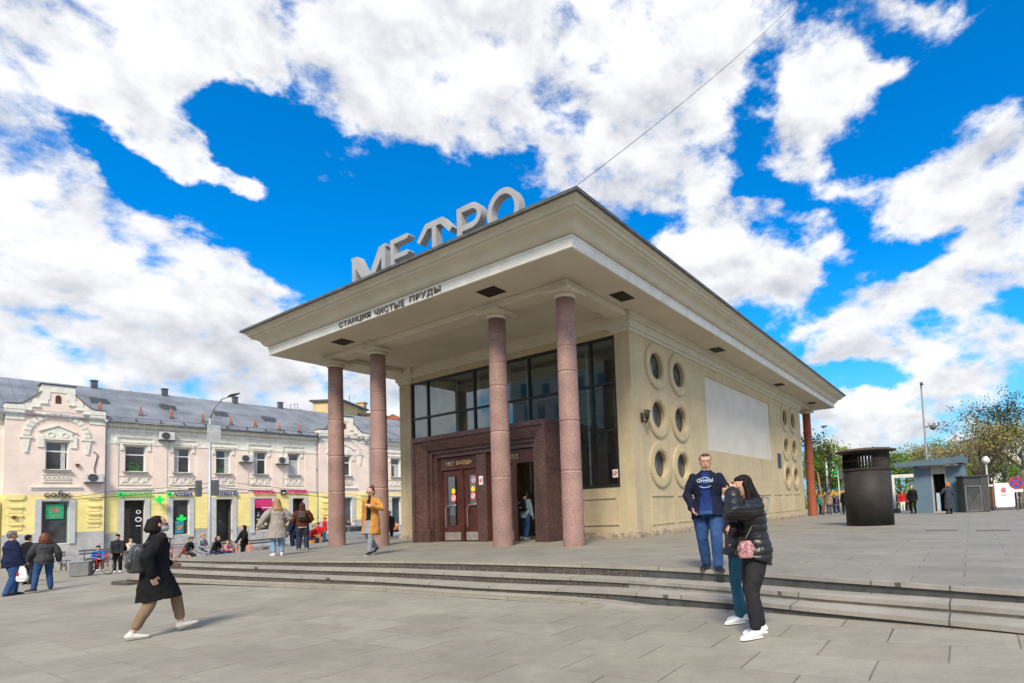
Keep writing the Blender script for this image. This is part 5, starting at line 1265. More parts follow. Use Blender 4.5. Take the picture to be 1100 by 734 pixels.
        if style == 'bun': b.ball(hd(0, -.38, 1.0), .2*hh, n=10, m=8); b.ball(hd(0, .3, .06), .19*hh, .13*hh, .22*hh, n=10, m=6)
        if style == 'pony': b.limb([hd(0, -.42, .6), hd(0, -.62, .35), hd(0, -.55, -.1)], [.10*hh, .13*hh, .06*hh], n=8)
        amp = .05*hh if style == 'curly' else .018*hh; fq = 26/hh*.12 if style == 'curly' else 60
        remesh(b, 'hair', hair, T, vox*.8, 1, disp=lambda c: amp*noise.noise(V((c.x*fq, c.y*fq, c.z*fq*(.9 if style == 'curly' else .15)))))
    if hood:
        b = MB(); hx = HM.to_3x3()
        b.ball(hd(0, -.11, .56), .45*hh, .47*hh, .54*hh, n=16, m=10, rot=hx); b.loft([hd(0, -.16, .3), neck-fw*.01*h, neck-sp_*.03*h-fw*.01*h], [.42*hh, .47*hh, .55*hh], [.38*hh, .42*hh, .40*hh], side=rt, n=14)
        remesh(b, 'hood', hood, T, vox, 2, disp=folds(.006, 18))
    if cap:
        b = MB(); hx = HM.to_3x3(); b.ball(hd(0, -.05, .70), .39*hh, .44*hh, .37*hh, n=14, m=8, rot=hx); b.loft([hd(0, .28, .76), hd(0, .62, .68)], [.27*hh, .17*hh], [.045*hh, .03*hh], side=hx @ V((1, 0, 0)), n=10)
        remesh(b, 'cap', cap, T, vox*.8, 1)
    # ---- trousers
    if pants:
        b = MB(); t_ = .008*h
        b.loft([P0-V((0, 0, .045*h)), P0, P0+sp_*.05*h, waist], [q*h*bw+t_ for q in (.075,.092,.085,.076)], [q*h*bw+t_ for q in (.052,.063,.058,.052)], side=rt, n=16)
        for i in (0, 1):
            cut = AN[i].lerp(KN[i], crop)
            b.limb([hips[i], hips[i].lerp(KN[i], .5), KN[i], KN[i].lerp(cut, .5), cut], [(.058*h*(.5+.5*bw)+t_*.4), max(.051*pant_w*h+t_*.4, .049*h), max(.037*pant_w*h+t_*.6, .037*h), max(.034*pant_w*h+t_*.7, .037*h), (.027*pant_w*h+t_)], n=14)
        remesh(b, 'trousers', pants, T, vox, 2, disp=folds(.006*min(1, H/1.6), 15, .9, H*7))
    # ---- shirt under an open coat
    if shirt and not opening:
        b = MB(); t_ = top_t*h+.034
        b.loft([P0+sp_*.0*h, waist, chest, P0+sp_*.27*h, P0+sp_*.30*h], [q*h*bw for q in (.050,.056,.058,.046,.03)], [q*h*bw+t_ for q in (.056,.052,.060,.040,.022)], side=rt, n=16)
        b.limb([neck-sp_*.05*h, neck-sp_*.012*h], [.04*h, .037*h])
        remesh(b, 'shirt', shirt, T, vox, 2, disp=folds(.005, 16))
    # ---- jacket or coat
    if top:
        b = MB(); t_ = top_t*h; z_h = top_hem
        C_, A_, B_ = [], [], []
        if seat or z_h >= .5:
            C_ += [P0+sp_*((z_h-.525)*h if not seat else -.02*h)]; A_ += [.090*h*bw*flare+t_]; B_ += [.064*h*bw*flare+t_]
        else:
            n_ = 5; sway = (AN[0]+AN[1])/2-V((0, 0, 0)); 
            for k in range(n_, -1, -1):
                f_ = k/n_; z = .525*h-(.525-z_h)*h*f_; c = V((P0.x, P0.y, z))+V((((KN[0]+KN[1])/2).x*0.35*f_, ((KN[0]+KN[1])/2-P0).y*.5*f_, 0)); C_.append(c)
                sprd = abs(KN[0].y-KN[1].y)*.26*f_
                A_.append((.094*h*bw)*(1+(flare-1)*f_)+t_+.014); B_.append((.072*h*bw)*(1+(flare-1)*f_)+t_+sprd+.016*f_)
        C_ += [waist, chest, P0+sp_*.255*h, P0+sp_*.287*h, P0+sp_*.308*h, neck+sp_*.012*h]
        wfac = 1.0 if flare == 1.0 else 1.08
        A_ += [(.078*h*bw+t_)*wfac, .093*h*bw+t_, .096*h*(.6+.4*bw)+t_*.8, .082*h*(.7+.3*bw)+t_*.8, .056*h*(.7+.3*bw)+t_*.9, .036*h+t_*.6]; B_ += [(.056*h*bw+t_)*wfac, .066*h*bw+t_, .052*h*(.6+.4*bw)+t_, .042*h+t_, .038*h+t_*.8, .036*h+t_*.6]
        b.loft(C_, A_, B_, side=rt, n=20)
        if sleeves:
            for i in (0, 1):
                w_ = WR[i]-(WR[i]-EL[i]).normalized()*.004*h
                b.limb([sh[i]-sp_*.004*h, sh[i].lerp(EL[i], .5), EL[i], w_], [(.030*h+t_*.6)*(.8+.2*sleeve_w), (.031*h+t_*.7)*sleeve_w, (.028*h+t_*.7)*sleeve_w, (.0225*h+t_*.5)*sleeve_w], n=14)
        remesh(b, 'jacket' if z_h > .42 else 'coat', top, T, vox, 2, disp=top_disp or folds(.012*min(1, H/1.6), 11, .6, H*3), front=opening and (lambda c: front_mat(c, P0, sp_, fw, h, opening, chest)), front_m=(shirt, pants))
    if hem_m:
        b = MB(); b.loft([P0-V((0, 0, .06*h)), P0+sp_*.0*h], [.098*h*bw+.008, .094*h*bw+.006], [.072*h*bw+.008, .07*h*bw+.006], side=rt, n=16); remesh(b, 'hem', hem_m, T, vox, 1)
    # ---- shoes
    if shoes:
        for i in (0, 1):
            fd = V((math.sin(R(toe[i])), math.cos(R(toe[i])), 0)); sdv = V((fd.y, -fd.x, 0)); p_ = R(pitch[i])
            fd2 = fd*math.cos(p_)+V((0, 0, math.sin(p_))); up = V((0, 0, math.cos(p_)))-fd*math.sin(p_)
            A0 = AN[i]-up*.045*h
            b = MB(); P_ = [(-.034, .022, .018, .024), (-.022, .036, .024, .034), (.0, .036, .026, .036), (.03, .030, .027, .03), (.06, .023, .029, .022), (.09, .018, .028, .017), (.108, .014, .021, .012), (.118, .010, .010, .007)]
            b.loft([A0+fd2*(q[0]*h)+up*((q[1]-.0)*h*.75+.004*h) for q in P_], [q[2]*h for q in P_], [q[3]*h*.8 for q in P_], side=sdv, n=12); b.limb([A0+up*.03*h-fd2*.004*h, A0+up*.052*h], [.026*h, .024*h], n=10)
            o = remesh(b, 'shoe', shoes, T, min(vox, .009), 1)
            q = MB(); P2 = [(-.038, .018), (-.025, .026), (.02, .028), (.06, .031), (.09, .029), (.112, .019), (.121, .008)]
            q.loft([A0+fd2*(a*h)+up*.007*h for a, _ in P2], [c*h for _, c in P2], [.0075*h]*7, side=sdv, n=8); q.build('sole', sole or (sole_g if shoes is not shoe_b else shoe_b), o, off=(0, 0, 0))
    T.update_tag() if False else None
    PRES[0] += 1
    fr_ = dict(T=T, M=Matrix.Translation(V(loc)) @ Matrix.Rotation(rz, 4, 'Z'), P0=P0, sp=sp_, fw=fw, neck=neck, chest=chest, waist=waist, sh=sh, WR=WR, EL=EL, h=h, rz=rz, hd=hd, KN=KN, AN=AN)
    return fr_
def worn(f, name, label, cat, base, group=None):
    """a thing of its own carried by a person, given in the person's frame"""
    w = f['M'] @ Vector(base); return thing(name, label, cat, w, f['rz'], group), Vector(base)
def backpack(f, label, m_, w=.30, hgt=.42, d=.14, strap=True, drop=.0, gap=.10, tilt=0):
    h = f['h']; c = f['chest']-f['fw']*(gap+d/2)*1.0-f['sp']*(.03*h+drop); t, B0 = worn(f, 'backpack', label, 'backpack', c-f['sp']*hgt/2)
    def L_(v): return Vector(v)-B0
    b = MB(); sp_, fw = f['sp'], f['fw']
    pts = [c-sp_*hgt*.48, c-sp_*hgt*.40, c, c+sp_*hgt*.3, c+sp_*hgt*.44, c+sp_*hgt*.5]
    b.loft([L_(p) for p in pts], [w*.40, w*.5, w*.5, w*.46, w*.36, w*.16], [d*.4, d*.5, d*.5, d*.42, d*.3, d*.12], side=(1, 0, 0), n=20, power=.6)
    remesh(b, 'bag_body', m_, t, .010, 2, disp=folds(.006, 14))
    b = MB(); b.loft([L_(c-fw*d*.42-sp_*hgt*.3), L_(c-fw*d*.42+sp_*hgt*.05)], [w*.36, w*.36], [d*.2, d*.16], side=(1, 0, 0), n=16, power=.5); b.build('front_pocket', m_, t, off=(0, 0, 0))
    if strap:
        for s in (-1, 1):
            q = MB(); a = c+sp_*hgt*.42+fw*d*.2+Vector((s*.07, 0, 0)); shd = f['sh'][0 if s < 0 else 1]; tpt = Vector((s*.085, 0, 0))+f['neck']-sp_*.0+Vector((0, 0, .008)); tpt = Vector((s*.10*h/1.7*1.0, tpt.y, tpt.z))
            q.loft([L_(a), L_(tpt), L_(tpt+fw*.075*h-sp_*.04*h), L_(Vector((s*.105*h/1.7, 0, 0))+f['chest']+fw*.075*h-Vector((f['chest'].x, 0, 0))), L_(c-sp_*hgt*.4+Vector((s*.13, .08, 0)))], [.022]*5, [.010]*5, side=(1, 0, 0), n=8); q.build('strap', m_, t, off=(0, 0, 0))
    return t
def zplace(u, v, mode='low'):
    """where a foot stands, given a place in the photograph"""
    p = at_z(u, v, 0)
    for _ in range(30):
        z = zlow(p.x, p.y) if mode == 'low' else zup(p.x, p.y); p = at_z(u, v, z)
    return (p.x, p.y, p.z)
def toward(loc, du):
    """compass angle of a horizontal direction that runs to the right (0), away (90), left (180) or toward (270) as seen from the camera at that spot"""
    a = math.degrees(math.atan2(loc[1]-CP.y, loc[0]-CP.x)); return a-90+du
# ---- 1 woman in black coat striding right, left foreground
L1 = zplace(161, 684); f1 = person('woman in knee length black coat and sunglasses striding across the foreground paving', L1, toward(L1, 8), 1.70, bw=1.04, lean=2,
    feet=((-.045, .21, .02), (.045, -.12, 0)), toe=(0, 0), pitch=(14, 0), hands=((-.10, .13, .57), (.14, -.01, .50)), elbow=((-.4, -1, -.2), (.5, -1, 0)), top=black_c, top_hem=.295, top_t=.020, flare=1.0, pants=khaki, pant_w=1.0, crop=.26,
    shoes=shoe_c, sole=sole_g, hair=hair_b, style='bob', glasses='dark', mask=mask_g, vox=.009, pel=(0, .03, .525), sleeve_w=1.15, knees=((0, 1, .3), (0, 1, .1)))
q = MB(); nk = f1['neck']; q.limb([nk+Vector((-.06, -.01, -.005)), nk+Vector((0, -.065, .01)), nk+Vector((.06, -.01, -.005)), nk+Vector((.03, .06, -.02)), nk+Vector((-.03, .06, -.02)), nk+Vector((-.06, .0, -.005))], [.028]*6, n=8); remesh(q, 'scarf', cream_c, f1['T'], .008, 1, disp=folds(.01, 25))
backpack(f1, 'black leather backpack on the woman in the long black coat', leather, .36, .40, .20, gap=.10, drop=.10)
# ---- 2 man in blazer
L2 = zplace(764, 612, 'up'); f2 = person('burly man in dark blue blazer, printed t-shirt and jeans at the top of the steps', L2, toward(L2, 262), 1.76, bw=1.28, lean=0,
    feet=((-.075, .10, .0), (.045, -.06, .0)), toe=(-25, 12), hands=((-.185, .05, .44), (.115, .115, .525)), elbow=((-.8, -.8, 0), (1, -.8, 0)), top=navy_ch, top_hem=.43, top_t=.014, shirt=tee_blue, opening=(.028, .052, .045, .0, -.015), pants=jeans, pant_w=1.22, crop=.0,
    shoes=shoe_b, hair=hair_br, style='short', glasses='clear', vox=.009, skin=SKIN, head=(10, 0), sleeve_w=1.1)
me = text_mesh('Original', .235, .075, .006, 1, .02); me.materials.append(mat('print_pale_blue', (.45,.58,.72), .7)); me.transform(Matrix.Rotation(math.pi, 4, 'Z') @ Matrix.Rotation(R(4), 4, 'Y') if False else Matrix.Rotation(math.pi, 4, 'Z'))
me.transform(Matrix.Translation((.118, .168, .725*1.76))); o = link('shirt_print', me); o.parent = f2['T']
q = MB(); q.loft([Vector((math.cos(t)*.085, .172, .745*1.76+math.sin(t)*.07-.015)) for t in [math.pi*(.08+.84*k/12) for k in range(13)]], .006, n=4); q.loft([Vector((math.cos(t)*.085, .172, .71*1.76-math.sin(t)*.035)) for t in [math.pi*(.08+.84*k/12) for k in range(13)]], .006, n=4); o = q.build('print_arc', mat('print_pale_blue', (.5,.6,.75)), None); o.parent = f2['T']
# ---- 3 and 4 the two women at the foot of the steps
L4 = zplace(797, 668); f4 = person('woman in teal jeans and blue face mask, half hidden behind the quilted puffer jacket', L4, toward(L4, 200), 1.60, bw=.92, lean=3,
    feet=((-.05, .03, 0), (.045, -.03, 0)), toe=(-8, 8), hands=((-.075, .03, .56), (.075, .03, .56)), elbow=((-1, -.6, 0), (1, -.6, 0)), top=blackp, top_hem=.46, top_t=.022, top_disp=quilt(.085, .008), pants=jeans_t, pant_w=.92, crop=.06, shoes=shoe_w, sole=shoe_w, hair=hair_b, style='long', mask=mask_m, vox=.009, head=(0, -12), sleeve_w=1.2)
L3 = zplace(817, 683); f3 = person('woman in black quilted puffer jacket and black cropped jeans covering her face with a hand', L3, toward(L3, 205), 1.65, bw=.95, lean=6,
    feet=((-.055, .05, 0), (.05, -.03, 0)), toe=(-14, 4), hands=((-.045, .150, .875), (-.02, .17, .66)), elbow=((-.8, .6, -1.2), (.8, -.3, -1)), top=blackp, top_hem=.465, top_t=.030, top_disp=quilt(.075, .011), pants=charcoal, pant_w=1.12, crop=.14, shoes=shoe_w, sole=shoe_w, hair=hair_b, style='long', vox=.009, head=(6, -15), sleeve_w=1.3, curl=.45)
q = MB(); nk = f3['neck']; q.limb([nk+Vector((-.08, -.02, -.02)), nk+Vector((-.04, -.10, -.02)), nk+Vector((.04, -.10, -.02)), nk+Vector((.08, -.02, -.02)), nk+Vector((.04, .06, -.04))], [.035, .055, .055, .035, .03], n=8); remesh(q, 'fur_collar', mat('grey_fur', (.09,.085,.085), .9, .4, 30), f3['T'], .008, 1, disp=folds(.02, 35, 1))
t, B0 = worn(f3, 'shoulder_bag', 'small floral shoulder bag on a grey strap across the black puffer jacket', 'handbag', (-.13, .16, .80)); q = MB(); q.loft([(0, 0, .0), (0, 0, .10), (0, 0, .17)], [.075, .09, .05], [.04, .045, .03], side=(.5, 1, 0), n=14); fl = mat('floral_bag', (.72,.34,.36), .7, .1, 38, col2=(.09,.05,.05), detail=2); remesh(q, 'bag_body', fl, t, .008, 2)
q = MB(); q.loft([Vector((0, 0, .19)), Vector((-.03, -.08, .34)), Vector((-.02, -.24, .46)), Vector((.10, -.33, .58)), Vector((.22, -.24, .64))], [.008]*5, n=6); q.build('strap', snap, t, off=(0, 0, 0))
# ---- mid-distance on the platform
L5 = zplace(298, 597, 'up'); person('long haired blonde woman in loose grey coat and light jeans, seen from behind', L5, toward(L5, 100), 1.68, bw=.98, feet=((-.06, .0, 0), (.07, .03, 0)), toe=(-12, 10), hands=((-.30, .02, .50), (.13, .12, .58)), elbow=((-1, -.5, 0), (.8, -.8, 0)), top=taupe, top_hem=.32, top_t=.022, flare=1.5, pants=jeans_l, pant_w=1.15, crop=.1, shoes=shoe_w, sole=shoe_w, hair=hair_bl, style='long', vox=.011, sleeve_w=1.25, face_on=False)
L6 = zplace(325, 591, 'up'); f6 = person('person in brown hooded jacket with a backpack standing with back turned', L6, toward(L6, 90), 1.60, bw=1.12, feet=((-.07, .0, 0), (.08, .0, 0)), toe=(-10, 10), hands=((-.13, .16, .60), (.13, .16, .60)), top=brown_h, top_hem=.50, top_t=.022, hem_m=beige_h, pants=dk_jeans, pant_w=1.35, crop=.02, shoes=shoe_c, hair=None, style=None, hood=brown_h, vox=.011, sleeve_w=1.3, face_on=False)
backpack(f6, 'round brown backpack on the person in the brown hood', mat('dark_brown_bag', (.045,.028,.02), .6, .2, 8), .27, .34, .14, gap=.085, drop=-.02)
L7 = zplace(400, 596, 'up'); person('man with bun and beard in open camel coat and grey jeans walking past the columns', L7, toward(L7, 235), 1.86, bw=.95, lean=0, feet=((-.05, .13, 0), (.05, -.16, .045)), toe=(-6, 4), pitch=(0, -28), hands=((-.09, .12, .70), (.155, -.02, .44)), elbow=((-1, -.4, -.6), (.6, -1, 0)), top=camel, top_hem=.29, top_t=.018, flare=1.2, shirt=black_c, opening=(.022, .040, .045, .0, -.01), pants=greyp, pant_w=.92, crop=.08, shoes=shoe_b, sole=shoe_w, hair=hair_br, style='bun', glasses='dark', vox=.011, head=(0, -12))
L8 = zplace(568, 580, 'up'); f8 = person('person in light denim jacket and blue jeans stepping into the open doorway', (-3.86, 2.42, 0), 95, 1.70, feet=((-.05, .04, 0), (.05, -.06, 0)), hands=((-.20, .08, .55), (.14, .06, .48)), top=cloth('pale_denim', (.28,.38,.42)), top_hem=.49, pants=jeans, shoes=shoe_c, hair=hair_b, style='short', vox=.011, face_on=False)
t8 = backpack(f8, 'black backpack on the person in the doorway', black_c, .29, .44, .15); q = MB(); q.cyl(0, .30, -.155, -.15, .035, n=14, axis=1).box(-.07, .07, -.155, -.15, .12, .145); q.build('bag_print', s_white, t8, off=(0, 0, 0))
# ---------------------------------------------------------------- people at the left
def P_low(u, v): return zplace(u, v, 'low')
L = P_low(11, 640); f = person('grey haired man in navy jacket carrying a white plastic bag at the left edge', L, toward(L, 20), 1.74, bw=1.2, feet=((-.06, .06, 0), (.06, -.07, 0)), hands=((-.13, .14, .50), (.15, .07, .46)), top=navy, top_hem=.46, top_t=.02, pants=jeans, pant_w=1.2, crop=.0, shoes=shoe_b, hair=hair_gr, style='short', vox=.011, skin=SKIN2, sleeve_w=1.25)
t, B0 = worn(f, 'carrier_bag', 'white plastic carrier bag with red print hanging from the hand of the navy jacket man', 'plastic bag', (.27, .12, .36)); q = MB(); q.loft([(0, 0, 0), (0, 0, .10), (0, 0, .26), (0, 0, .40)], [.14, .17, .13, .05], [.06, .08, .05, .02], side=(1, .3, 0), n=14); remesh(q, 'bag_body', mat('white_plastic', (.72,.72,.73), .4, .08, 9), t, .010, 1, disp=folds(.02, 14)); q = MB(); q.ball((-.04, -.075, .2), .06, .02, .05, n=8, m=5); q.build('red_print', redc, t, off=(0, 0, 0))
L = P_low(4, 628); person('person in dark clothes partly hidden behind the grey haired man', at_z(16, 632, -.74) + Vector((-1.2, .5, .0)), toward(L, 40), 1.66, top=black_c, pants=charcoal, hair=hair_b, vox=.014)
L = P_low(47, 634); f = person('woman with long curly auburn hair in grey top and jeans, seen from behind', L, toward(L, 100), 1.67, bw=1.12, feet=((-.13, -.04, 0), (.09, .04, 0)), toe=(-55, 10), hands=((-.17, .14, .52), (.19, .04, .50)), top=grey_c, top_hem=.49, top_t=.016, pants=jeans, pant_w=1.1, crop=.02, shoes=shoe_b, hair=hair_rd, style='curly', vox=.011, sleeve_w=1.3, face_on=False)
# boy on the bench end with a wheel in front of him
def seated(label, u, v, dist_z, H, du, grp='people sitting along the benches beside the platform', sh=.44, **k):
    p = at_z(u, v, dist_z); hip = sh/H
    return person(label, (p.x, p.y, dist_z), toward(p, du), H, seat=True, pel=(0, 0, hip), feet=k.pop('feet', ((-.06, .24, 0), (.06, .24, 0))), knees=((0, .3, 1), (0, .3, 1)), hands=k.pop('hands', ((-.05, .22, hip+.07), (.05, .22, hip+.07))), elbow=((-1, -.6, -.6), (1, -.6, -.6)), top_hem=.5, vox=k.pop('vox', .015), group=grp, **k)
seated('boy in bright blue jacket and dark cap sitting on the bench beside the bicycle', 104, 613, -.90, 1.55, 285, top=bluec, pants=black_c, shoes=grey_c and shoe_c, hair=hair_b, cap=black_c, lean=14)
def stand(label, u, v, z, H, du, vox=.015, **k):
    p = at_z(u, v, z); return person(label, (p.x, p.y, z), toward(p, du), H, vox=vox, **k)
stand('young man in black jacket and cap standing in white sneakers beside the bench', 126, 615, -.92, 1.68, 265, top=charcoal, pants=black_c, shoes=shoe_w, cap=black_c, hair=hair_b, hands=((-.09, .12, .5), (.1, .1, .5)), bw=1.05)
seated('person in cream jacket sitting below the doorway with the white window decal', 140, 605, -.93, 1.6, 300, sh=.62, top=cream_c, pants=dk_jeans, hair=hair_br)
seated('person in dark padded jacket leaning forward, leftmost of the seated row by the lamp', 199, 607, -.9, 1.65, 330, sh=.62, top=charcoal, pants=black_c, cap=grey_c, lean=25, hair=hair_b)
seated('man in black vest and yellow cap sitting beside the street lamp', 214, 606.5, -.9, 1.75, 320, sh=.68, top=cloth('vest_over_grey', (.30,.32,.36)), pants=greyp, cap=cloth('mustard_cap', (.5,.32,.05)), lean=18, hair=hair_br)
seated('person in long black coat sitting next to the child in pink', 229, 606, -.9, 1.65, 330, sh=.60, top=black_c, pants=dk_jeans, lean=22, hair=hair_br, style='bob')
seated('small child in pink coat sitting on the bench', 242, 605, -.9, 1.25, 330, sh=.52, top=pinkc, pants=jeans, hair=hair_bl, lean=12)
stand('tall person in black hooded coat standing behind the small scooter', 263, 603, -.9, 1.80, 215, top=black_c, top_hem=.42, pants=black_c, hood=black_c, hair=hair_b, lean=5, bw=1.05, hands=((-.1, .2, .5), (.1, .2, .5)))
stand('toddler in yellow hat and striped jacket with an orange scooter', 268, 605, -.88, 1.02, 250, vox=.011, bw=.85, top_t=.010, top=cloth('striped_kid', (.5,.25,.2)), pants=jeans, cap=cloth('yellow_hat', (.7,.45,.05)), hair=hair_bl)
p = at_z(260, 606, -.88); t = thing('kick_scooter', 'small orange child scooter held by the toddler in the yellow hat', 'scooter', (p.x, p.y, -.88), R(200)); om = mat('orange_plastic', (.75,.16,.02), .4, .05)
q = MB(); q.box(-.28, .25, -.06, .06, .07, .10); q.build('deck', om, t, off=(0, 0, 0)); q = MB(); q.loft([(.24, 0, .08), (.34, 0, .75)], .03, n=8).loft([(.34, -.16, .75), (.34, .16, .75)], .02, n=8); q.build('handlebar', om, t, off=(0, 0, 0))
for x in (-.26, .28): q = MB(); q.cyl(x, .06, -.02, .02, .06, n=14, axis=1); q.build('wheel', sole_g, t, off=(0, 0, 0))
stand('man in dark navy coat beside the olive bag, partly hidden by the brown hood person', 315, 590, -.3, 1.62, 200, top=navy, top_hem=.40, pants=navy, hair=hair_br, lean=6, hands=((-.1, .14, .5), (.12, .1, .45)))
p = at_z(305, 588, -.35); t = thing('olive_bag', 'large olive green bag hanging beside the man in the dark navy coat', 'bag', (p.x, p.y, .15)); q = MB(); q.loft([(0, 0, 0), (0, 0, .3), (0, 0, .62)], [.2, .26, .2], [.1, .14, .1], side=(.3, 1, 0), n=12); remesh(q, 'bag_body', cloth('olive', (.10,.09,.025)), t, .015, 2)
seated('person in red jacket and dark cap crouching beside the orange delivery box', 343, 586, -.5, 1.65, 250, sh=.6, top=redc, pants=black_c, cap=black_c, hair=hair_b, lean=15)
seated('person in dark red coat sitting left of the orange delivery box', 334, 588, -.5, 1.6, 320, sh=.5, top=cloth('dark_red', (.30,.015,.02)), pants=dk_jeans, hair=hair_br, lean=20)
stand('person in bright red courier jacket standing against the first column', 349, 583, -.5, 1.68, 200, top=redc, pants=jeans, hair=hair_b, cap=redc)
p = at_z(336, 586, -.45); one('delivery_box', MB().box(p.x-.3, p.x+.3, p.y-.32, p.y+.32, p.z, p.z+.62), mat('orange_box', (.72,.28,.06), .6, .08, 3), 'orange square delivery box standing on the ground beside the crouching person', 'box', base=(p.x, p.y, p.z), bevel=.03)
stand('person in dark jacket standing on the street behind the silver car', 375, 580, -.8, 1.7, 200, top=navy, pants=black_c, hair=hair_b)
stand('person in pale blue shirt standing on the street behind the silver car', 380, 580, -.8, 1.7, 200, top=cloth('pale_shirt', (.45,.5,.56)), pants=dk_jeans, hair=hair_bl)
seated('person in orange jacket sitting left of the pavilion corner', 427, 577, -.6, 1.65, 200, sh=.5, top=orange_c, pants=navy, shoes=shoe_w, hair=hair_rd, lean=15)
stand('person in dark coat half hidden behind the second column', 419, 583, -.3, 1.6, 250, top=charcoal, top_hem=.35, pants=black_c, hair=hair_b)
# silver car behind the columns
car_p = at_z(366, 588, -.95); car_p = Vector((car_p.x-1.0, car_p.y+.6, zlow(car_p.x, car_p.y)))
t = thing('parked_car', 'silver hatchback parked on the street, its tail showing between the first two columns', 'car', car_p, R(-100))
sil = mat('silver_car_paint', (.42,.45,.48), .3, .03, 2, metal=.5)
prof = [(-2.05,.35),(-2.1,.6),(-2.02,.98),(-1.75,1.05),(-1.35,1.42),(-.6,1.50),(.35,1.42),(1.0,1.02),(1.85,.88),(2.08,.68),(2.1,.35)]
b = MB(); n = len(prof)
for k, (w_, yy) in enumerate(((.0, .78), (.06, .84), (.06, -.84), (.0, -.78))): pass
for yy, ins in ((.80, .04), (.84, 0), (-.84, 0), (-.80, .04)):
    for x, z in prof: b.v.append((x*(1-ins*.3), yy*(1 if z < 1.0 else .82), z))
for a in range(3):
    for i in range(n):
        j = (i+1) % n; b.f.append((a*n+i, a*n+j, (a+1)*n+j, (a+1)*n+i)); b.mi.append(0); b.sm.append(True)
b.f.append(tuple(range(n))); b.f.append(tuple(reversed(range(3*n, 4*n)))); b.mi += [0, 0]; b.sm += [False]*2
b.build('body', sil, t, off=(0, 0, 0), bevel=.03)
for sgn in (-1, 1):
    q = MB(); y = sgn*.72; q.prism([(-1.5, 1.06), (-1.15, 1.38), (-.3, 1.40), (-.3, 1.06)], 1, y, y+sgn*.012); q.prism([(-.22, 1.06), (-.22, 1.40), (.3, 1.36), (.78, 1.06)], 1, y, y+sgn*.012); q.build('side_window', dark_gl, t, off=(0, 0, 0))
q = MB(); q.quad((-1.83, -.6, 1.07), (-1.83, .6, 1.07), (-1.43, .52, 1.40), (-1.43, -.52, 1.40)); q.build('rear_window', dark_gl, t, off=(0, 0, 0))
for x in (-1.3, 1.3):
    for sgn in (-1, 1):
        q = MB(); q.cyl(x, .32, sgn*.72, sgn*.86, .32, n=24, axis=1); w_ = q.build('wheel', mat('tyre', (.02,.02,.02), .8), t, off=(0, 0, 0)); q = MB(); q.cyl(x, .32, sgn*.855, sgn*.87, .2, n=16, axis=1); q.build('rim', steel, w_, off=(0, 0, 0))
for sgn in (-1, 1): MB().box(-2.13, -2.0, sgn*.6-.14, sgn*.6+.14, .72, .9).build('tail_light', redc, t, off=(0, 0, 0), bevel=.02)
MB().box(-2.16, -1.98, -.82, .82, .38, .55).build('bumper', sil, t, off=(0, 0, 0), bevel=.03)
# benches with grey end boxes, railings, bicycle
benchm = mat('bench_grey', (.17,.175,.18), .6, .1, 4); ironm = mat('painted_iron', (.10,.105,.11), .5)
def bench(u0, v0, u1, v1, z, label, boxes=(0,), w=.5, hgt=.5):
    a, c = at_z(u0, v0, z), at_z(u1, v1, z); d = (c-a); L_ = d.length
    t = thing('bench', label, 'bench', a, math.atan2(d.y, d.x), 'grey street benches')
    for k in range(4): MB().box(0, L_, -.2+.11*k, -.11+.11*k, .44, .48).build('slat', benchm, t, off=(0, 0, 0))
    for k in range(2): MB().box(0, L_, .30+.03*k, .34+.03*k, .66+.16*k, .76+.16*k).build('back_slat', benchm, t, off=(0, 0, 0))
    for x in (.2, L_-.2):
        q = MB(); q.loft([(x, -.2, 0), (x, -.2, .44)], .03, n=6).loft([(x, .25, 0), (x, .25, .44), (x, .36, .95)], .03, n=6)
        for r_ in (.07, .12): q.loft([(x, .03+math.cos(s)*r_, .25+math.sin(s)*r_) for s in [2*math.pi*k/12 for k in range(13)]], .012, n=4)
        q.build('bench_leg', ironm, t, off=(0, 0, 0))
    return t
def gbox(u0, v0, u1, v1, z, label, hgt=.55):
    a, c = at_z(u0, v0, z), at_z(u1, v1, z); d = c-a; ang = math.atan2(d.y, d.x); L_ = d.length
    t = thing('stone_planter', label, 'planter box', a, ang, 'grey stone boxes by the benches')
    q = MB(); q.box(0, L_, 0, .55, 0, hgt); q.build('box_body', mat('grey_stone_box', (.20,.205,.21), .7, .12, 4, bump=.2), t, off=(0, 0, 0), bevel=.015)
    q = MB(); q.box(-.02, L_+.02, -.02, .57, hgt, hgt+.04); q.build('lid', mat('grey_stone_lid', (.27,.275,.28), .7), t, off=(0, 0, 0))
gbox(74, 620, 95, 618.5, -.87, 'grey stone box between the auburn haired woman and the blue jacket boy')
gbox(18, 626, 30, 625, -.84, 'grey stone box behind the white plastic bag', .62)
bench(31, 616, 74, 612, -.95, 'bench behind the auburn haired woman, left of the grey stone box')
bench(88, 610, 132, 606, -.97, 'bench under the boy in the bright blue jacket')
bench(178, 602, 250, 598, -.98, 'long bench under the row of seated people below the pharmacy signs')
bench(270, 597, 312, 592, -.96, 'bench right of the toddler with the scooter')
q = at_z(268, 601, -.93); gbox(270, 601, 282, 600.5, -.93, 'small grey stone box right of the toddler with the scooter')
gbox(384, 585, 394, 584.5, -.72, 'grey stone box between the first two columns', .5)
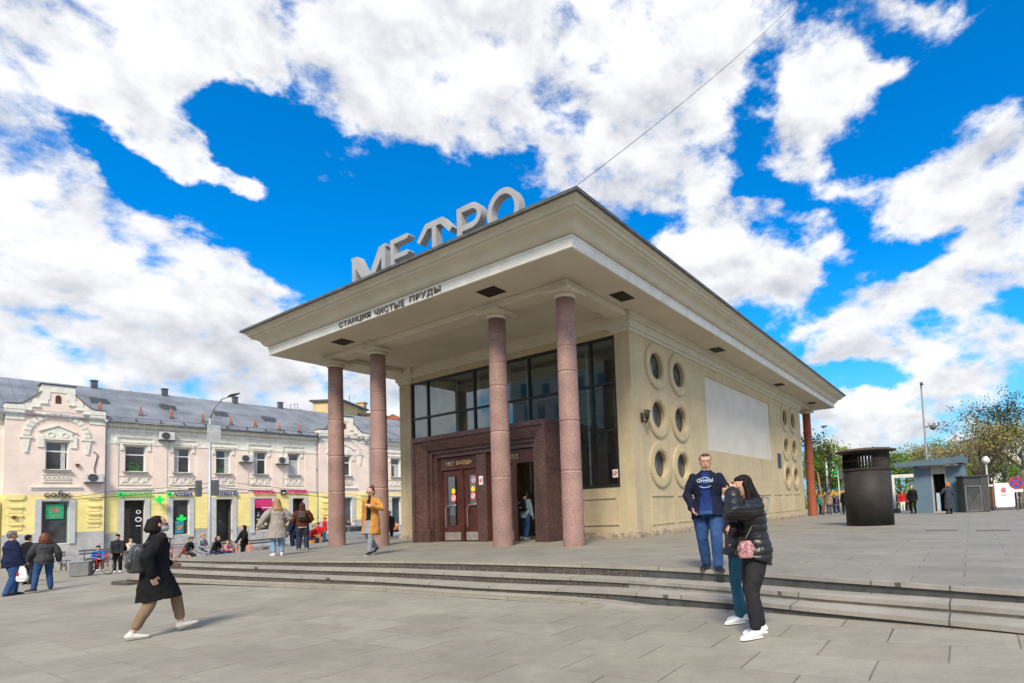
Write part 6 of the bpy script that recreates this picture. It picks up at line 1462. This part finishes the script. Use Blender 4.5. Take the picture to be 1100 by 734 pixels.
def bicycle(u, v, z, ang, label):
    p = at_z(u, v, z); t = thing('bicycle', label, 'bicycle', p, R(ang), 'bicycles by the benches'); ty = mat('bike_tyre', (.03,.03,.03), .7); al = mat('bike_rim', (.5,.5,.5), .3, metal=.8)
    for x in (-.5, .5):
        q = MB(); q.loft([(x+math.cos(s)*.33, 0, .34+math.sin(s)*.33) for s in [2*math.pi*k/28 for k in range(29)]], .022, n=6); w_ = q.build('wheel', ty, t, off=(0, 0, 0))
        q = MB(); q.loft([(x+math.cos(s)*.30, 0, .34+math.sin(s)*.30) for s in [2*math.pi*k/28 for k in range(29)]], .012, n=4)
        for k in range(8): s = math.pi*k/8; q.loft([(x-math.cos(s)*.3, 0, .34-math.sin(s)*.3), (x+math.cos(s)*.3, 0, .34+math.sin(s)*.3)], .003, n=3)
        q.build('rim', al, w_, off=(0, 0, 0))
    q = MB(); B_, S_, H_ = (-.05, 0, .30), (-.2, 0, .82), (.38, 0, .86)
    for a, c in ((B_, S_), (B_, (.35, 0, .74)), (S_, (.36, 0, .8)), ((-.5, 0, .34), B_), ((-.5, 0, .34), (-.17, 0, .74)), ((.5, 0, .34), H_)): q.loft([a, c], .018, n=6)
    q.build('frame', redc, t, off=(0, 0, 0))
    q = MB(); q.loft([(.38, 0, .86), (.36, 0, .98)], .015, n=6).loft([(.36, -.28, .98), (.36, .28, .98)], .015, n=6); q.build('handlebar', ironm, t, off=(0, 0, 0))
    q = MB(); q.loft([(-.34, 0, .90), (-.2, 0, .90), (-.06, 0, .88)], [.07, .06, .02], [.03, .03, .02], side=(0, 1, 0), n=8); q.build('saddle', black_c, t, off=(0, 0, 0))
bicycle(106, 617.5, -.88, 20, 'bicycle standing in front of the boy in the blue jacket'); bicycle(187, 609, -.9, 70, 'bicycle at the left end of the long bench')
# ================================================================ right hand side
ventm = mat('black_vent_metal', (.020,.018,.017), .62, .25, 2.2, bump=.35, bscale=9, col2=(.038,.033,.030), spec=.3); ventr = mat('vent_lid_rust', (.085,.058,.045), .8, .25, 5)
vp = at_z(935, 565.5, -.03)+Vector((-.1, .74, 0)); vz = -.04
t = thing('ventilation_shaft', 'squat round black metal ventilation shaft with louvred top and flat rusty lid', 'ventilation shaft', (vp.x, vp.y, vz))
q = MB(); q.loft([(0, 0, 0), (0, 0, 1.98)], [.775, .775], n=48); q.build('drum', ventm, t, off=(0, 0, 0))
q = MB(); q.ring(0, 0, .80, .72, 1.94, 2.02, n=48, axis=2); q.build('rim', ventm, t, off=(0, 0, 0))
lv = MB()
for k in range(44):
    a = 2*math.pi*k/44; c, s_ = math.cos(a), math.sin(a); r0 = .735
    x, y = r0*c, r0*s_; tx, ty = math.cos(a+.9)*.05, math.sin(a+.9)*.05
    lv.quad((x-tx, y-ty, 2.02), (x+tx, y+ty, 2.02), (x+tx, y+ty, 2.56), (x-tx, y-ty, 2.56)).quad((x-tx+.008*c, y-ty+.008*s_, 2.02), (x+tx+.008*c, y+ty+.008*s_, 2.02), (x+tx+.008*c, y+ty+.008*s_, 2.56), (x-tx+.008*c, y-ty+.008*s_, 2.56))
lv.ring(0, 0, .765, .70, 2.52, 2.60, n=44, axis=2).ring(0, 0, .76, .70, 2.27, 2.30, n=44, axis=2); lv.build('louvre', ventm, t, off=(0, 0, 0))
q = MB(); q.loft([(0, 0, 2.60), (0, 0, 2.64), (0, 0, 2.70), (0, 0, 2.75)], [.99, 1.0, .8, .2], n=40); q.build('lid', ventr, t, off=(0, 0, 0))
q = MB()
for k in range(5): q.ball((.75*math.cos(k*1.3), .75*math.sin(k*1.3), 2.70), .03, n=6, m=4)
q.build('bolt', ventm, t, off=(0, 0, 0))
# ---- kiosk
kz = -.13; ka = at_z(984.5, 551.6, kz); kc = at_z(1037, 550.3, kz); kd = (kc-ka); kL = kd.length; kang = math.atan2(kd.y, kd.x)
t = thing('kiosk', 'small blue grey flat roofed kiosk with an open dark doorway', 'kiosk', (ka.x, ka.y, kz), kang)
blue_k = mat('kiosk_blue_panel', (.115,.19,.255), .5, .05, 2); kroof = mat('kiosk_roof_blue', (.10,.16,.21), .5, .1, 3); kg = mat('kiosk_grey', (.40,.40,.38), .6, .08, 4)
s1 = kL*.37; s2 = kL*.68; KH = 2.75
q = MB(); q.box(0, s1, 0, .1, 0, KH).box(s2, kL, 0, .1, 0, KH).box(0, .1, .1, 2.0, 0, KH).box(kL-.1, kL, .1, 2.0, 0, KH).box(.1, kL-.1, 1.9, 2.0, 0, KH); q.build('wall', blue_k, t, off=(0, 0, 0))
q = MB(); q.box(s1, s2, .02, .1, 2.25, KH).box(s1, s1+.08, .02, .1, 0, 2.25).box(s2-.08, s2, .02, .1, 0, 2.25).box(s1, s2, -.0, .4, 0, .08); q.build('door_frame', kg, t, off=(0, 0, 0))
q = MB(); q.box(s1+.1, s2-.1, 1.4, 1.45, .08, 2.2).box(s1+.08, s1+.1, .1, 1.4, .08, 2.2).box(s2-.1, s2-.08, .1, 1.4, .08, 2.2).box(s1+.1, s2-.1, .1, 1.4, .05, .08); q.build('interior', roomd, t, off=(0, 0, 0))
q = MB(); q.box(s1+.14, s1+.32, .35, .55, .08, 1.15); q.build('white_post', mat('pale_blue_post', (.45,.6,.7), .5), t, off=(0, 0, 0))
q = MB(); q.prism([(-.9, KH+.02), (kL+.12, KH+.04), (kL+.16, KH+.42), (-1.0, KH+.30)], 1, -.5, 2.1); q.build('roof', kroof, t, off=(0, 0, 0))
q = MB(); q.loft([(-.85, -.4, KH+.3), (-.85, -.4, KH+.5), (-.65, -.4, KH+.52)], .05, n=6); q.build('roof_camera', ironm, t, off=(0, 0, 0))
q = MB()
for x, y in ((.4, -.45), (kL*.6, -.5), (kL-.6, -.5)): q.loft([(x, y, KH-.12), (x+.5, y, KH-.05)], .05, n=6)
q.loft([(.3, -.5, KH-.02), (kL-.2, -.5, KH-.0)], .03, n=5); q.build('cable_tray', ironm, t, off=(0, 0, 0))
# metal enclosure beside it
ba = at_z(1037.8, 551.0, kz); bc = at_z(1065, 550.0, kz); bd = bc-ba; bL = bd.length
t = thing('metal_enclosure', 'dark grey lattice fronted metal enclosure against the right side of the kiosk', 'enclosure', (ba.x, ba.y, kz), math.atan2(bd.y, bd.x))
dk = mat('dark_enclosure', (.045,.048,.052), .5, .15, 4); dk2 = mat('enclosure_mesh', (.13,.135,.14), .6)
BH = 1.95
q = MB(); q.box(0, bL, .05, 1.0, 0, BH); q.build('box_body', dk, t, off=(0, 0, 0), bevel=.02)
q = MB(); q.box(.03, bL*.68, -.0, .045, .05, .12).box(.03, bL*.68, 0, .045, BH-.55, BH-.48); q.box(.03, .1, 0, .045, .12, BH-.55).box(bL*.68-.07, bL*.68, 0, .045, .12, BH-.55)
z = .15
for k in range(9):
    x0 = .1+k*(bL*.6)/9; z0 = .12; x1 = min(bL*.68-.07, x0+.9); 
    q.prism([(x0, z0), (x0+.03, z0), (x1+.0, z0+(x1-x0)*1.35), (x1-.03, z0+(x1-x0)*1.35)], 1, .012, .03); q.prism([(bL*.7-x0, z0), (bL*.7-x0-.03, z0), (max(.1, bL*.7-x0-.9), z0+(bL*.7-x0-max(.1, bL*.7-x0-.9))*1.35), (max(.1, bL*.7-x0-.9)+.03, z0+(bL*.7-x0-max(.1, bL*.7-x0-.9))*1.35)], 1, .031, .042) 
q.build('lattice_door', dk2, t, off=(0, 0, 0))
q = MB()
for k in range(6): q.box(bL*.7+k*bL*.05, bL*.7+k*bL*.05+.03, 0, .048, .05, BH-.05)
q.build('corrugated_side', dk2, t, off=(0, 0, 0))
q = MB(); q.box(-.05, bL+.1, -.05, 1.05, BH, BH+.08); q.build('lid', dk, t, off=(0, 0, 0))
# white gate frame behind the vent
def ground_at(u, dist):
    p = at_dist(u, 545, dist); return Vector((p.x, p.y, zup(p.x, p.y)))
ga, gc = ground_at(961.5, 37), ground_at(987, 37); gd = gc-ga
t = thing('white_gate_frame', 'plain white portal frame standing between the ventilation shaft and the kiosk', 'gate frame', ga, math.atan2(gd.y, gd.x)); gH = at_dist(962, 513.5, 37).z-ga.z
q = MB(); q.box(-.09, .09, 0, .18, 0, gH).box(-.5, gd.length+.5, 0, .18, gH, gH+.22).box(gd.length-.09, gd.length+.09, 0, .18, 0, gH); q.build('frame', mat('white_painted_steel', (.68,.66,.6), .6, .05, 3), t, off=(0, 0, 0))
MB().box(-.2, .3, -.1, .3, 0, .3).build('foot', ironm, t, off=(0, 0, 0))
# leaning white board
p0 = ground_at(1070, 33); p1 = ground_at(1091, 33); dd = p1-p0
t = thing('display_board', 'white double sided display board with a red emblem standing right of the kiosk', 'display board', p0, math.atan2(dd.y, dd.x)); L_ = dd.length
wb = mat('board_white', (.74,.75,.76), .5, .04)
def rrect(x0, x1, z0, z1, r): return [(x0+r, z0), (x1-r, z0), (x1, z0+r), (x1, z1-r), (x1-r, z1), (x0+r, z1), (x0, z1-r), (x0, z0+r)]
MB().prism(rrect(0, L_, .18, 1.62, .08), 1, 0, .12).build('panel', wb, t, off=(0, 0, 0)); MB().prism(rrect(-.35, L_-.5, .25, 1.55, .08), 1, .35, .42).build('rear_panel', wb, t, off=(0, 0, 0))
MB().box(-.12, -.02, .05, .4, .15, 1.45).build('brown_edge', mat('board_brown', (.20,.09,.05), .7), t, off=(0, 0, 0)); MB().box(-.1, L_+.05, .0, .5, 0, .18).build('base', ironm, t, off=(0, 0, 0))
q = MB(); q.ring(L_*.45, 1.2, .15, .05, -.015, -.002, n=18).box(L_*.45-.15, L_*.45+.1, -.012, -.001, 1.14, 1.2).box(L_*.45-.18, L_*.45+.18, -.012, -.001, .88, .92); q.build('red_emblem', mat('faded_red', (.62,.12,.14), .6), t, off=(0, 0, 0))
# poles
def pole(name, u, v_t, v_b, dist, r0, r1, label, cat, m_=None, extra=None):
    p = at_dist(u, v_b, dist); z = zup(p.x, p.y) if name != 'x' else 0; top = at_dist(u, v_t, dist).z
    t = thing(name, label, cat, (p.x, p.y, z)); q = MB(); q.loft([(0, 0, 0), (0, 0, .8), (0, 0, top-z)], [r0*1.4, r0, r1], n=10); q.build('pole', m_ or lampm, t, off=(0, 0, 0)); return t, top-z
t, ph = pole('camera_mast', 1000, 411, 548, 36, .08, .045, 'tall grey mast with a dome camera rising behind the kiosk roof', 'mast', mat('mast_grey', (.22,.23,.24), .5))
MB().box(-.05, .12, -.3, .25, ph-.02, ph+.10).build('mast_head', ironm, t, off=(0, 0, 0)); q = MB(); q.loft([(0, 0, ph*.66), (.45, 0, ph*.67)], .04, n=6).ball((.5, 0, ph*.655), .2, .2, .17, n=12, m=8); q.build('dome_camera', ironm, t, off=(0, 0, 0)); q = MB(); q.ring(0, 0, .2, .09, ph*.33, ph*.35, n=14, axis=2); q.build('collar', lampm, t, off=(0, 0, 0))
t, ph = pole('camera_mast', 891, 458, 548, 48, .12, .05, 'thin distant mast between the brown column and the ventilation shaft', 'mast'); MB().box(-.2, .25, -.15, .15, ph, ph+.12).build('mast_head', ironm, t, off=(0, 0, 0))
t, ph = pole('park_lamp', 1063.5, 497, 548, 34, .07, .05, 'park lamp post with a pale globe beside the dark enclosure', 'lamp'); q = MB(); q.ball((0, 0, ph+.15), .22, .22, .22, n=14, m=10).cyl(0, 0, ph+.33, ph+.4, .12, n=10); q.build('globe', mat('frosted_globe', (.75,.75,.72), .3), t, off=(0, 0, 0))
t, ph = pole('road_sign', 1094, 521, 549, 31, .035, .035, 'round blue and red no stopping sign on a post at the right edge', 'road sign'); b_ = MB()
b_.cur = 0; b_.cyl(0, ph+.12, -.06, -.045, .33, n=28, axis=1); b_.cur = 1; b_.ring(0, ph+.12, .34, .27, -.075, -.058, n=28)
for a in (45, -45): d = Vector((math.cos(R(a)), math.sin(R(a))))*.29; n_ = Vector((-d.y, d.x)).normalized()*.035; b_.prism([(d.x+n_.x, ph+.12+d.y+n_.y), (d.x-n_.x, ph+.12+d.y-n_.y), (-d.x-n_.x, ph+.12-d.y-n_.y), (-d.x+n_.x, ph+.12-d.y+n_.y)], 1, -.073 if a > 0 else -.070, -.0585)
o = b_.build('sign_disc', [mat('sign_blue', (.02,.12,.5), .4), s_red], t, off=(0, 0, 0)); t.rotation_euler[2] = math.atan2(CP.y-t.location.y, CP.x-t.location.x)+math.pi/2
MB().box(-.3, .3, -.06, -.045, ph-.40, ph-.23).build('supplementary_plate', wb, t, off=(0, 0, 0))
t, ph = pole('pedestrian_signal', 903, 499, 548, 46, .06, .05, 'pedestrian traffic light with a green crossing sign left of the ventilation shaft', 'traffic light'); MB().box(-.55, -.05, -.05, .05, ph-1.0, ph+.5).build('green_sign', mat('green_sign_face', (.05,.65,.12), .5), t, off=(0, 0, 0)); MB().box(-.42, -.2, -.06, -.052, ph-.5, ph+.2).build('white_figure', s_white, t, off=(0, 0, 0)); MB().box(.08, .4, -.12, .12, ph-1.2, ph-.3).build('signal_box', ironm, t, off=(0, 0, 0))
# ---- people on the right
def far(label, u, v, dist, H, du, **k):
    p = at_dist(u, v, dist); z = zup(p.x, p.y); return person(label, (p.x, p.y, z), toward(p, du), H, vox=k.pop('vox', .018), **k)
far('woman with bright orange hair in long dark grey coat standing at the kiosk door', 1020, 550, 29.0, 1.66, 120, top=cloth('slate_coat', (.05,.055,.07)), top_hem=.16, pants=black_c, hair=hair_or, style='bob', hands=((-.15, .16, .62), (.12, .1, .55)), flare=1.2, vox=.014)
far('person in long black coat standing between the ventilation shaft and the kiosk', 981.5, 549, 32, 1.66, 250, top=black_c, top_hem=.40, pants=black_c, hair=hair_b, style='bob', lean=6, bw=1.2)
far('person in beige jacket walking away between the brown column and the ventilation shaft', 891, 550, 42, 1.66, 100, top=beige_c, top_hem=.46, pants=grey_c, hair=hair_gr, bw=1.1)
far('person in black suit standing against the left edge of the ventilation shaft', 908, 550, 38, 1.76, 250, top=black_c, pants=black_c, hair=hair_b)
far('person in teal jacket beside the brown column', 881, 549, 46, 1.62, 20, top=tealc, pants=black_c, hair=hair_bl)
grp = 'passers-by beyond the square'
far('passer-by in red top and white trousers seen through the white gate frame', 970, 547, 44, 1.66, 270, top=redc, pants=white_c, hair=hair_br, group=grp)
far('passer-by in dark clothes with a cream scarf right of the red topped one', 976, 547, 45, 1.64, 250, top=charcoal, pants=black_c, hair=hair_bl, group=grp)
far('passer-by in dark blue jeans jacket walking behind the person in beige', 897, 547, 50, 1.7, 20, top=navy, pants=jeans, hair=hair_b, group=grp)
far('passer-by in violet coat further behind, in the gap left of the ventilation shaft', 901, 547, 55, 1.66, 200, top=cloth('violet', (.12,.06,.2)), pants=black_c, hair=hair_b, group=grp)
far('passer-by with orange bag, farthest in the gap left of the ventilation shaft', 896, 545, 60, 1.66, 200, top=orange_c, pants=black_c, hair=hair_b, group=grp)
far('person in black leaning by the left edge of the white display board', 1067.5, 548, 34, 1.66, 300, top=black_c, pants=black_c, hair=hair_b, skin=SKIN2)
far('person in dark brown coat standing right of the white display board', 1095, 549, 34, 1.66, 200, top=cloth('brown_coat', (.06,.03,.025)), pants=black_c, hair=hair_rd)
far('passer-by in grey jacket at the far side, left of the white gate frame post', 964, 546, 47, 1.7, 200, top=grey_c, pants=dk_jeans, hair=hair_b, group=grp)
# ---- trees
leaf_g = [mat('leaf_fresh_green', (.16,.26,.035), .7, .35, 3, col2=(.09,.17,.02)), mat('leaf_yellow_green', (.22,.27,.05), .7, .35, 3, col2=(.12,.17,.03)), mat('leaf_ochre', (.34,.27,.09), .75, .35, 3, col2=(.19,.16,.05)), mat('leaf_dark', (.06,.085,.03), .75, .35, 3, col2=(.03,.045,.018))]
barkm = mat('tree_bark', (.10,.08,.06), .9, .3, 4, bump=.5); barkg = mat('tree_bark_grey', (.17,.155,.135), .9, .3, 4, bump=.5)
def tree(seed, u, v, dist, Hh, spread, leaf_m, dens, label, bark=barkm, r0=.16, first=.30, lsize=.10, levels=4, group='trees on the boulevard', lean=0.0, crown_bottom=.2):
    rnd = random.Random(seed); p = at_dist(u, v, dist); z = zup(p.x, p.y)-.1 if p.y < 50 else -.9
    t = thing('tree', label, 'tree', (p.x, p.y, z), 0, group); b = MB(); tips = []
    def grow(a, d, L_, r, lev):
        n = 4 if lev < 2 else 3; pts = [a]; rr = [r]; c = a; dd_ = d
        for k in range(n):
            dd_ = (dd_+Vector((rnd.gauss(0, .12), rnd.gauss(0, .12), rnd.gauss(0.03, .08)))).normalized(); c = c+dd_*(L_/n); pts.append(c); rr.append(r*(1-.45*(k+1)/n))
            if lev > 0 and k >= 1: tips.append((c, lev))
        b.loft(pts, rr, n=7 if lev < 2 else 4, cap=lev == 0)
        if lev >= levels: tips.append((c, lev+1)); return
        kids = rnd.randint(3, 4) if lev else rnd.randint(4, 6)
        for k in range(kids):
            f_ = rnd.uniform(.45, 1.0) if lev else rnd.uniform(first/ (first+.25), 1.0); i = min(n-1, int(f_*n)); q0 = pts[i].lerp(pts[i+1], f_*n-i)
            az_ = rnd.uniform(0, 2*math.pi); out = Vector((math.cos(az_), math.sin(az_), 0)); nd = (dd_*.55+out*spread*rnd.uniform(.6, 1.2)+Vector((0, 0, .25))).normalized()
            grow(q0, nd, L_*rnd.uniform(.55, .8), rr[i]*rnd.uniform(.45, .65), lev+1)
    grow(Vector((0, 0, 0)), Vector((lean, 0, 1)).normalized(), Hh*.5, r0, 0)
    b.build('trunk', bark, t, off=(0, 0, 0))
    if leaf_m:
        q = MB()
        for c, lev in tips:
            if c.z < crown_bottom*Hh: continue
            for k in range(int(dens*rnd.uniform(.3, 1.6))):
                o = c+Vector((rnd.gauss(0, .26), rnd.gauss(0, .26), rnd.gauss(0, .2))); s_ = lsize*rnd.uniform(.5, 1.3)
                a_ = Vector((rnd.gauss(0, 1), rnd.gauss(0, 1), rnd.gauss(0, 1))).normalized()*s_; c_ = a_.cross(Vector((rnd.gauss(0, 1), rnd.gauss(0, 1), rnd.gauss(0, 1)))).normalized()*s_*.6
                q.quad(o-a_, o+c_, o+a_, o-c_)
        if q.f: q.build('crown', leaf_m, t, off=(0, 0, 0), fixn=False)
    return t
tree(3, 876, 545, 52, 6.2, .8, leaf_g[0], 9, 'fresh green tree just right of the brown column')
tree(5, 897, 545, 56, 5.2, .85, leaf_g[0], 10, 'leafy green tree behind the left edge of the ventilation shaft')
tree(8, 884, 548, 40, 5.6, .45, leaf_g[1], 3, 'slim young tree tied to a wooden stake beside the brown column', r0=.08)
p = at_dist(885, 549, 40); one('tree_stake', MB().loft([(p.x, p.y, zup(p.x, p.y)), (p.x-.25, p.y, 2.9)], .07, n=8), mat('stake_wood', (.36,.23,.09), .8, .15, 4), 'light wooden stake leaning beside the slim young tree', 'stake', base=(p.x, p.y, -.2))
tree(12, 945, 545, 60, 5.6, .8, leaf_g[0], 10, 'green tree seen above the white gate frame, left part')
tree(13, 972, 545, 54, 5.9, .8, leaf_g[0], 10, 'green tree directly left of the kiosk roof')
tree(17, 915, 545, 70, 7.0, .7, leaf_g[1], 4, 'thin leaved tree behind the lid of the ventilation shaft', bark=barkg)
tree(19, 1003, 545, 58, 7.4, .75, leaf_g[1], 4, 'pale twiggy tree behind the camera mast', bark=barkg, lsize=.11)
tree(23, 1046, 546, 46, 9.4, .8, leaf_g[3], 7, 'tallest tree, dark leaved and open, behind the lattice enclosure', r0=.24, lsize=.085, crown_bottom=.45)
tree(29, 1022, 546, 50, 6.4, .8, leaf_g[2], 3, 'ochre leaved tree behind the kiosk roof')
tree(31, 1052, 546, 52, 6.6, .8, leaf_g[2], 3, 'ochre leaved tree behind the park lamp')
tree(37, 1072, 547, 42, 6.3, .6, leaf_g[2], 2.5, 'thin bare limbed tree left of the display board', r0=.14, lsize=.1)
tree(41, 1080, 547, 48, 6.8, .6, leaf_g[1], 2.5, 'thin dark stemmed tree behind the display board', r0=.13, lsize=.1)
tree(43, 1094, 548, 36, 5.6, .45, leaf_g[1], 1.5, 'thick grey pollarded trunk behind the road sign', bark=barkg, r0=.34, levels=3, lsize=.1)
tree(47, 1108, 547, 44, 7.5, .8, leaf_g[1], 4, 'tree reaching in from the right edge of the view')
tree(53, 1125, 547, 55, 7.5, .8, leaf_g[0], 6, 'tree just outside the right edge of the view')
tree(59, 925, 545, 80, 6.2, .9, leaf_g[0], 10, 'farther green tree behind the ventilation shaft'); tree(61, 1000, 545, 75, 6.0, .9, leaf_g[0], 9, 'farther green tree behind the kiosk'); tree(67, 1040, 545, 78, 6.4, .9, leaf_g[1], 9, 'farther yellow green tree behind the lattice enclosure'); tree(71, 1085, 546, 72, 6.6, .9, leaf_g[0], 8, 'farther green tree behind the display board')
# distant foliage belt, stuff
random.seed(77); q = MB()
for k in range(15000):
    u = random.uniform(862, 1260); dist = random.uniform(85, 120); p = at_dist(u, 545, dist); hz_ = abs(random.gauss(0, 1))*2.3+2.0*noise.noise(Vector((u*.02, 0, 3)))
    o = Vector((p.x, p.y, -.8+max(0, hz_))); s_ = random.uniform(.15, .42); a_ = Vector((random.gauss(0, 1), random.gauss(0, 1), random.gauss(0, 1))).normalized()*s_; c_ = a_.cross(Vector((random.gauss(0, 1), random.gauss(0, 1), random.gauss(0, 1)))).normalized()*s_*.7
    q.quad(o-a_, o+c_, o+a_, o-c_)
o = q.build('distant_foliage', leaf_g[0], fixn=False); tag(o, 'distant mass of fresh green boulevard foliage on the right', 'foliage', kind='stuff')
# market stall roofs and a far house on the right
p = ground_at(895, 66); t = thing('market_tent', 'low yellow orange awning far behind the people left of the ventilation shaft', 'tent', p, R(-20)); MB().box(-2.6, 2.6, 0, 2.4, 1.9, 2.5).build('awning', mat('yellow_orange_canvas', (.62,.36,.05), .7, .1, 2), t, off=(0, 0, 0)); MB().box(-2.5, 2.5, .3, 2.3, 0, 1.9).build('stall_body', mat('stall_grey', (.3,.28,.25), .8), t, off=(0, 0, 0))
p = at_dist(1120, 548, 110); t = thing('far_house', 'pale house front far behind the bare trees at the right edge', 'building', (p.x, p.y, -1.2), R(25)); MB().box(-9, 12, 0, 10, 0, 13).build('wall', mat('far_house_white', (.62,.62,.62), .8, .08, .4), t, off=(0, 0, 0)); MB().box(-9.4, 12.4, -.4, 10.4, 13, 13.5).build('roof', zinc, t, off=(0, 0, 0))
for i in range(7):
    for j in range(3): MB().box(-7.8+2.8*i, -6.6+2.8*i, -.06, -.01, 2.5+3.6*j, 4.4+3.6*j).build('window', dark_gl, t, off=(0, 0, 0))
# ---- the house across the street behind the camera, seen only as a reflection in the glazing
t = thing('opposite_building', 'tall pale grey building across the street behind the viewer, reflected in the hall glazing', 'building', (-20, -62, -1), 0)
MB().box(-45, 40, -14, 0, 0, 28).build('wall', mat('opposite_wall', (.42,.42,.39), .85, .1, .3), t, off=(0, 0, 0))
for i in range(20):
    for j in range(6):
        x = -42+4*i; MB().box(x, x+1.5, .02, .08, 2+4.3*j, 4.6+4.3*j).build('window', dark_gl, t, off=(0, 0, 0))
for j in range(6): MB().box(-45, 40, .01, .3, 5.6+4.3*j, 5.9+4.3*j).build('string_course', mat('opposite_trim', (.6,.6,.57), .8), t, off=(0, 0, 0))
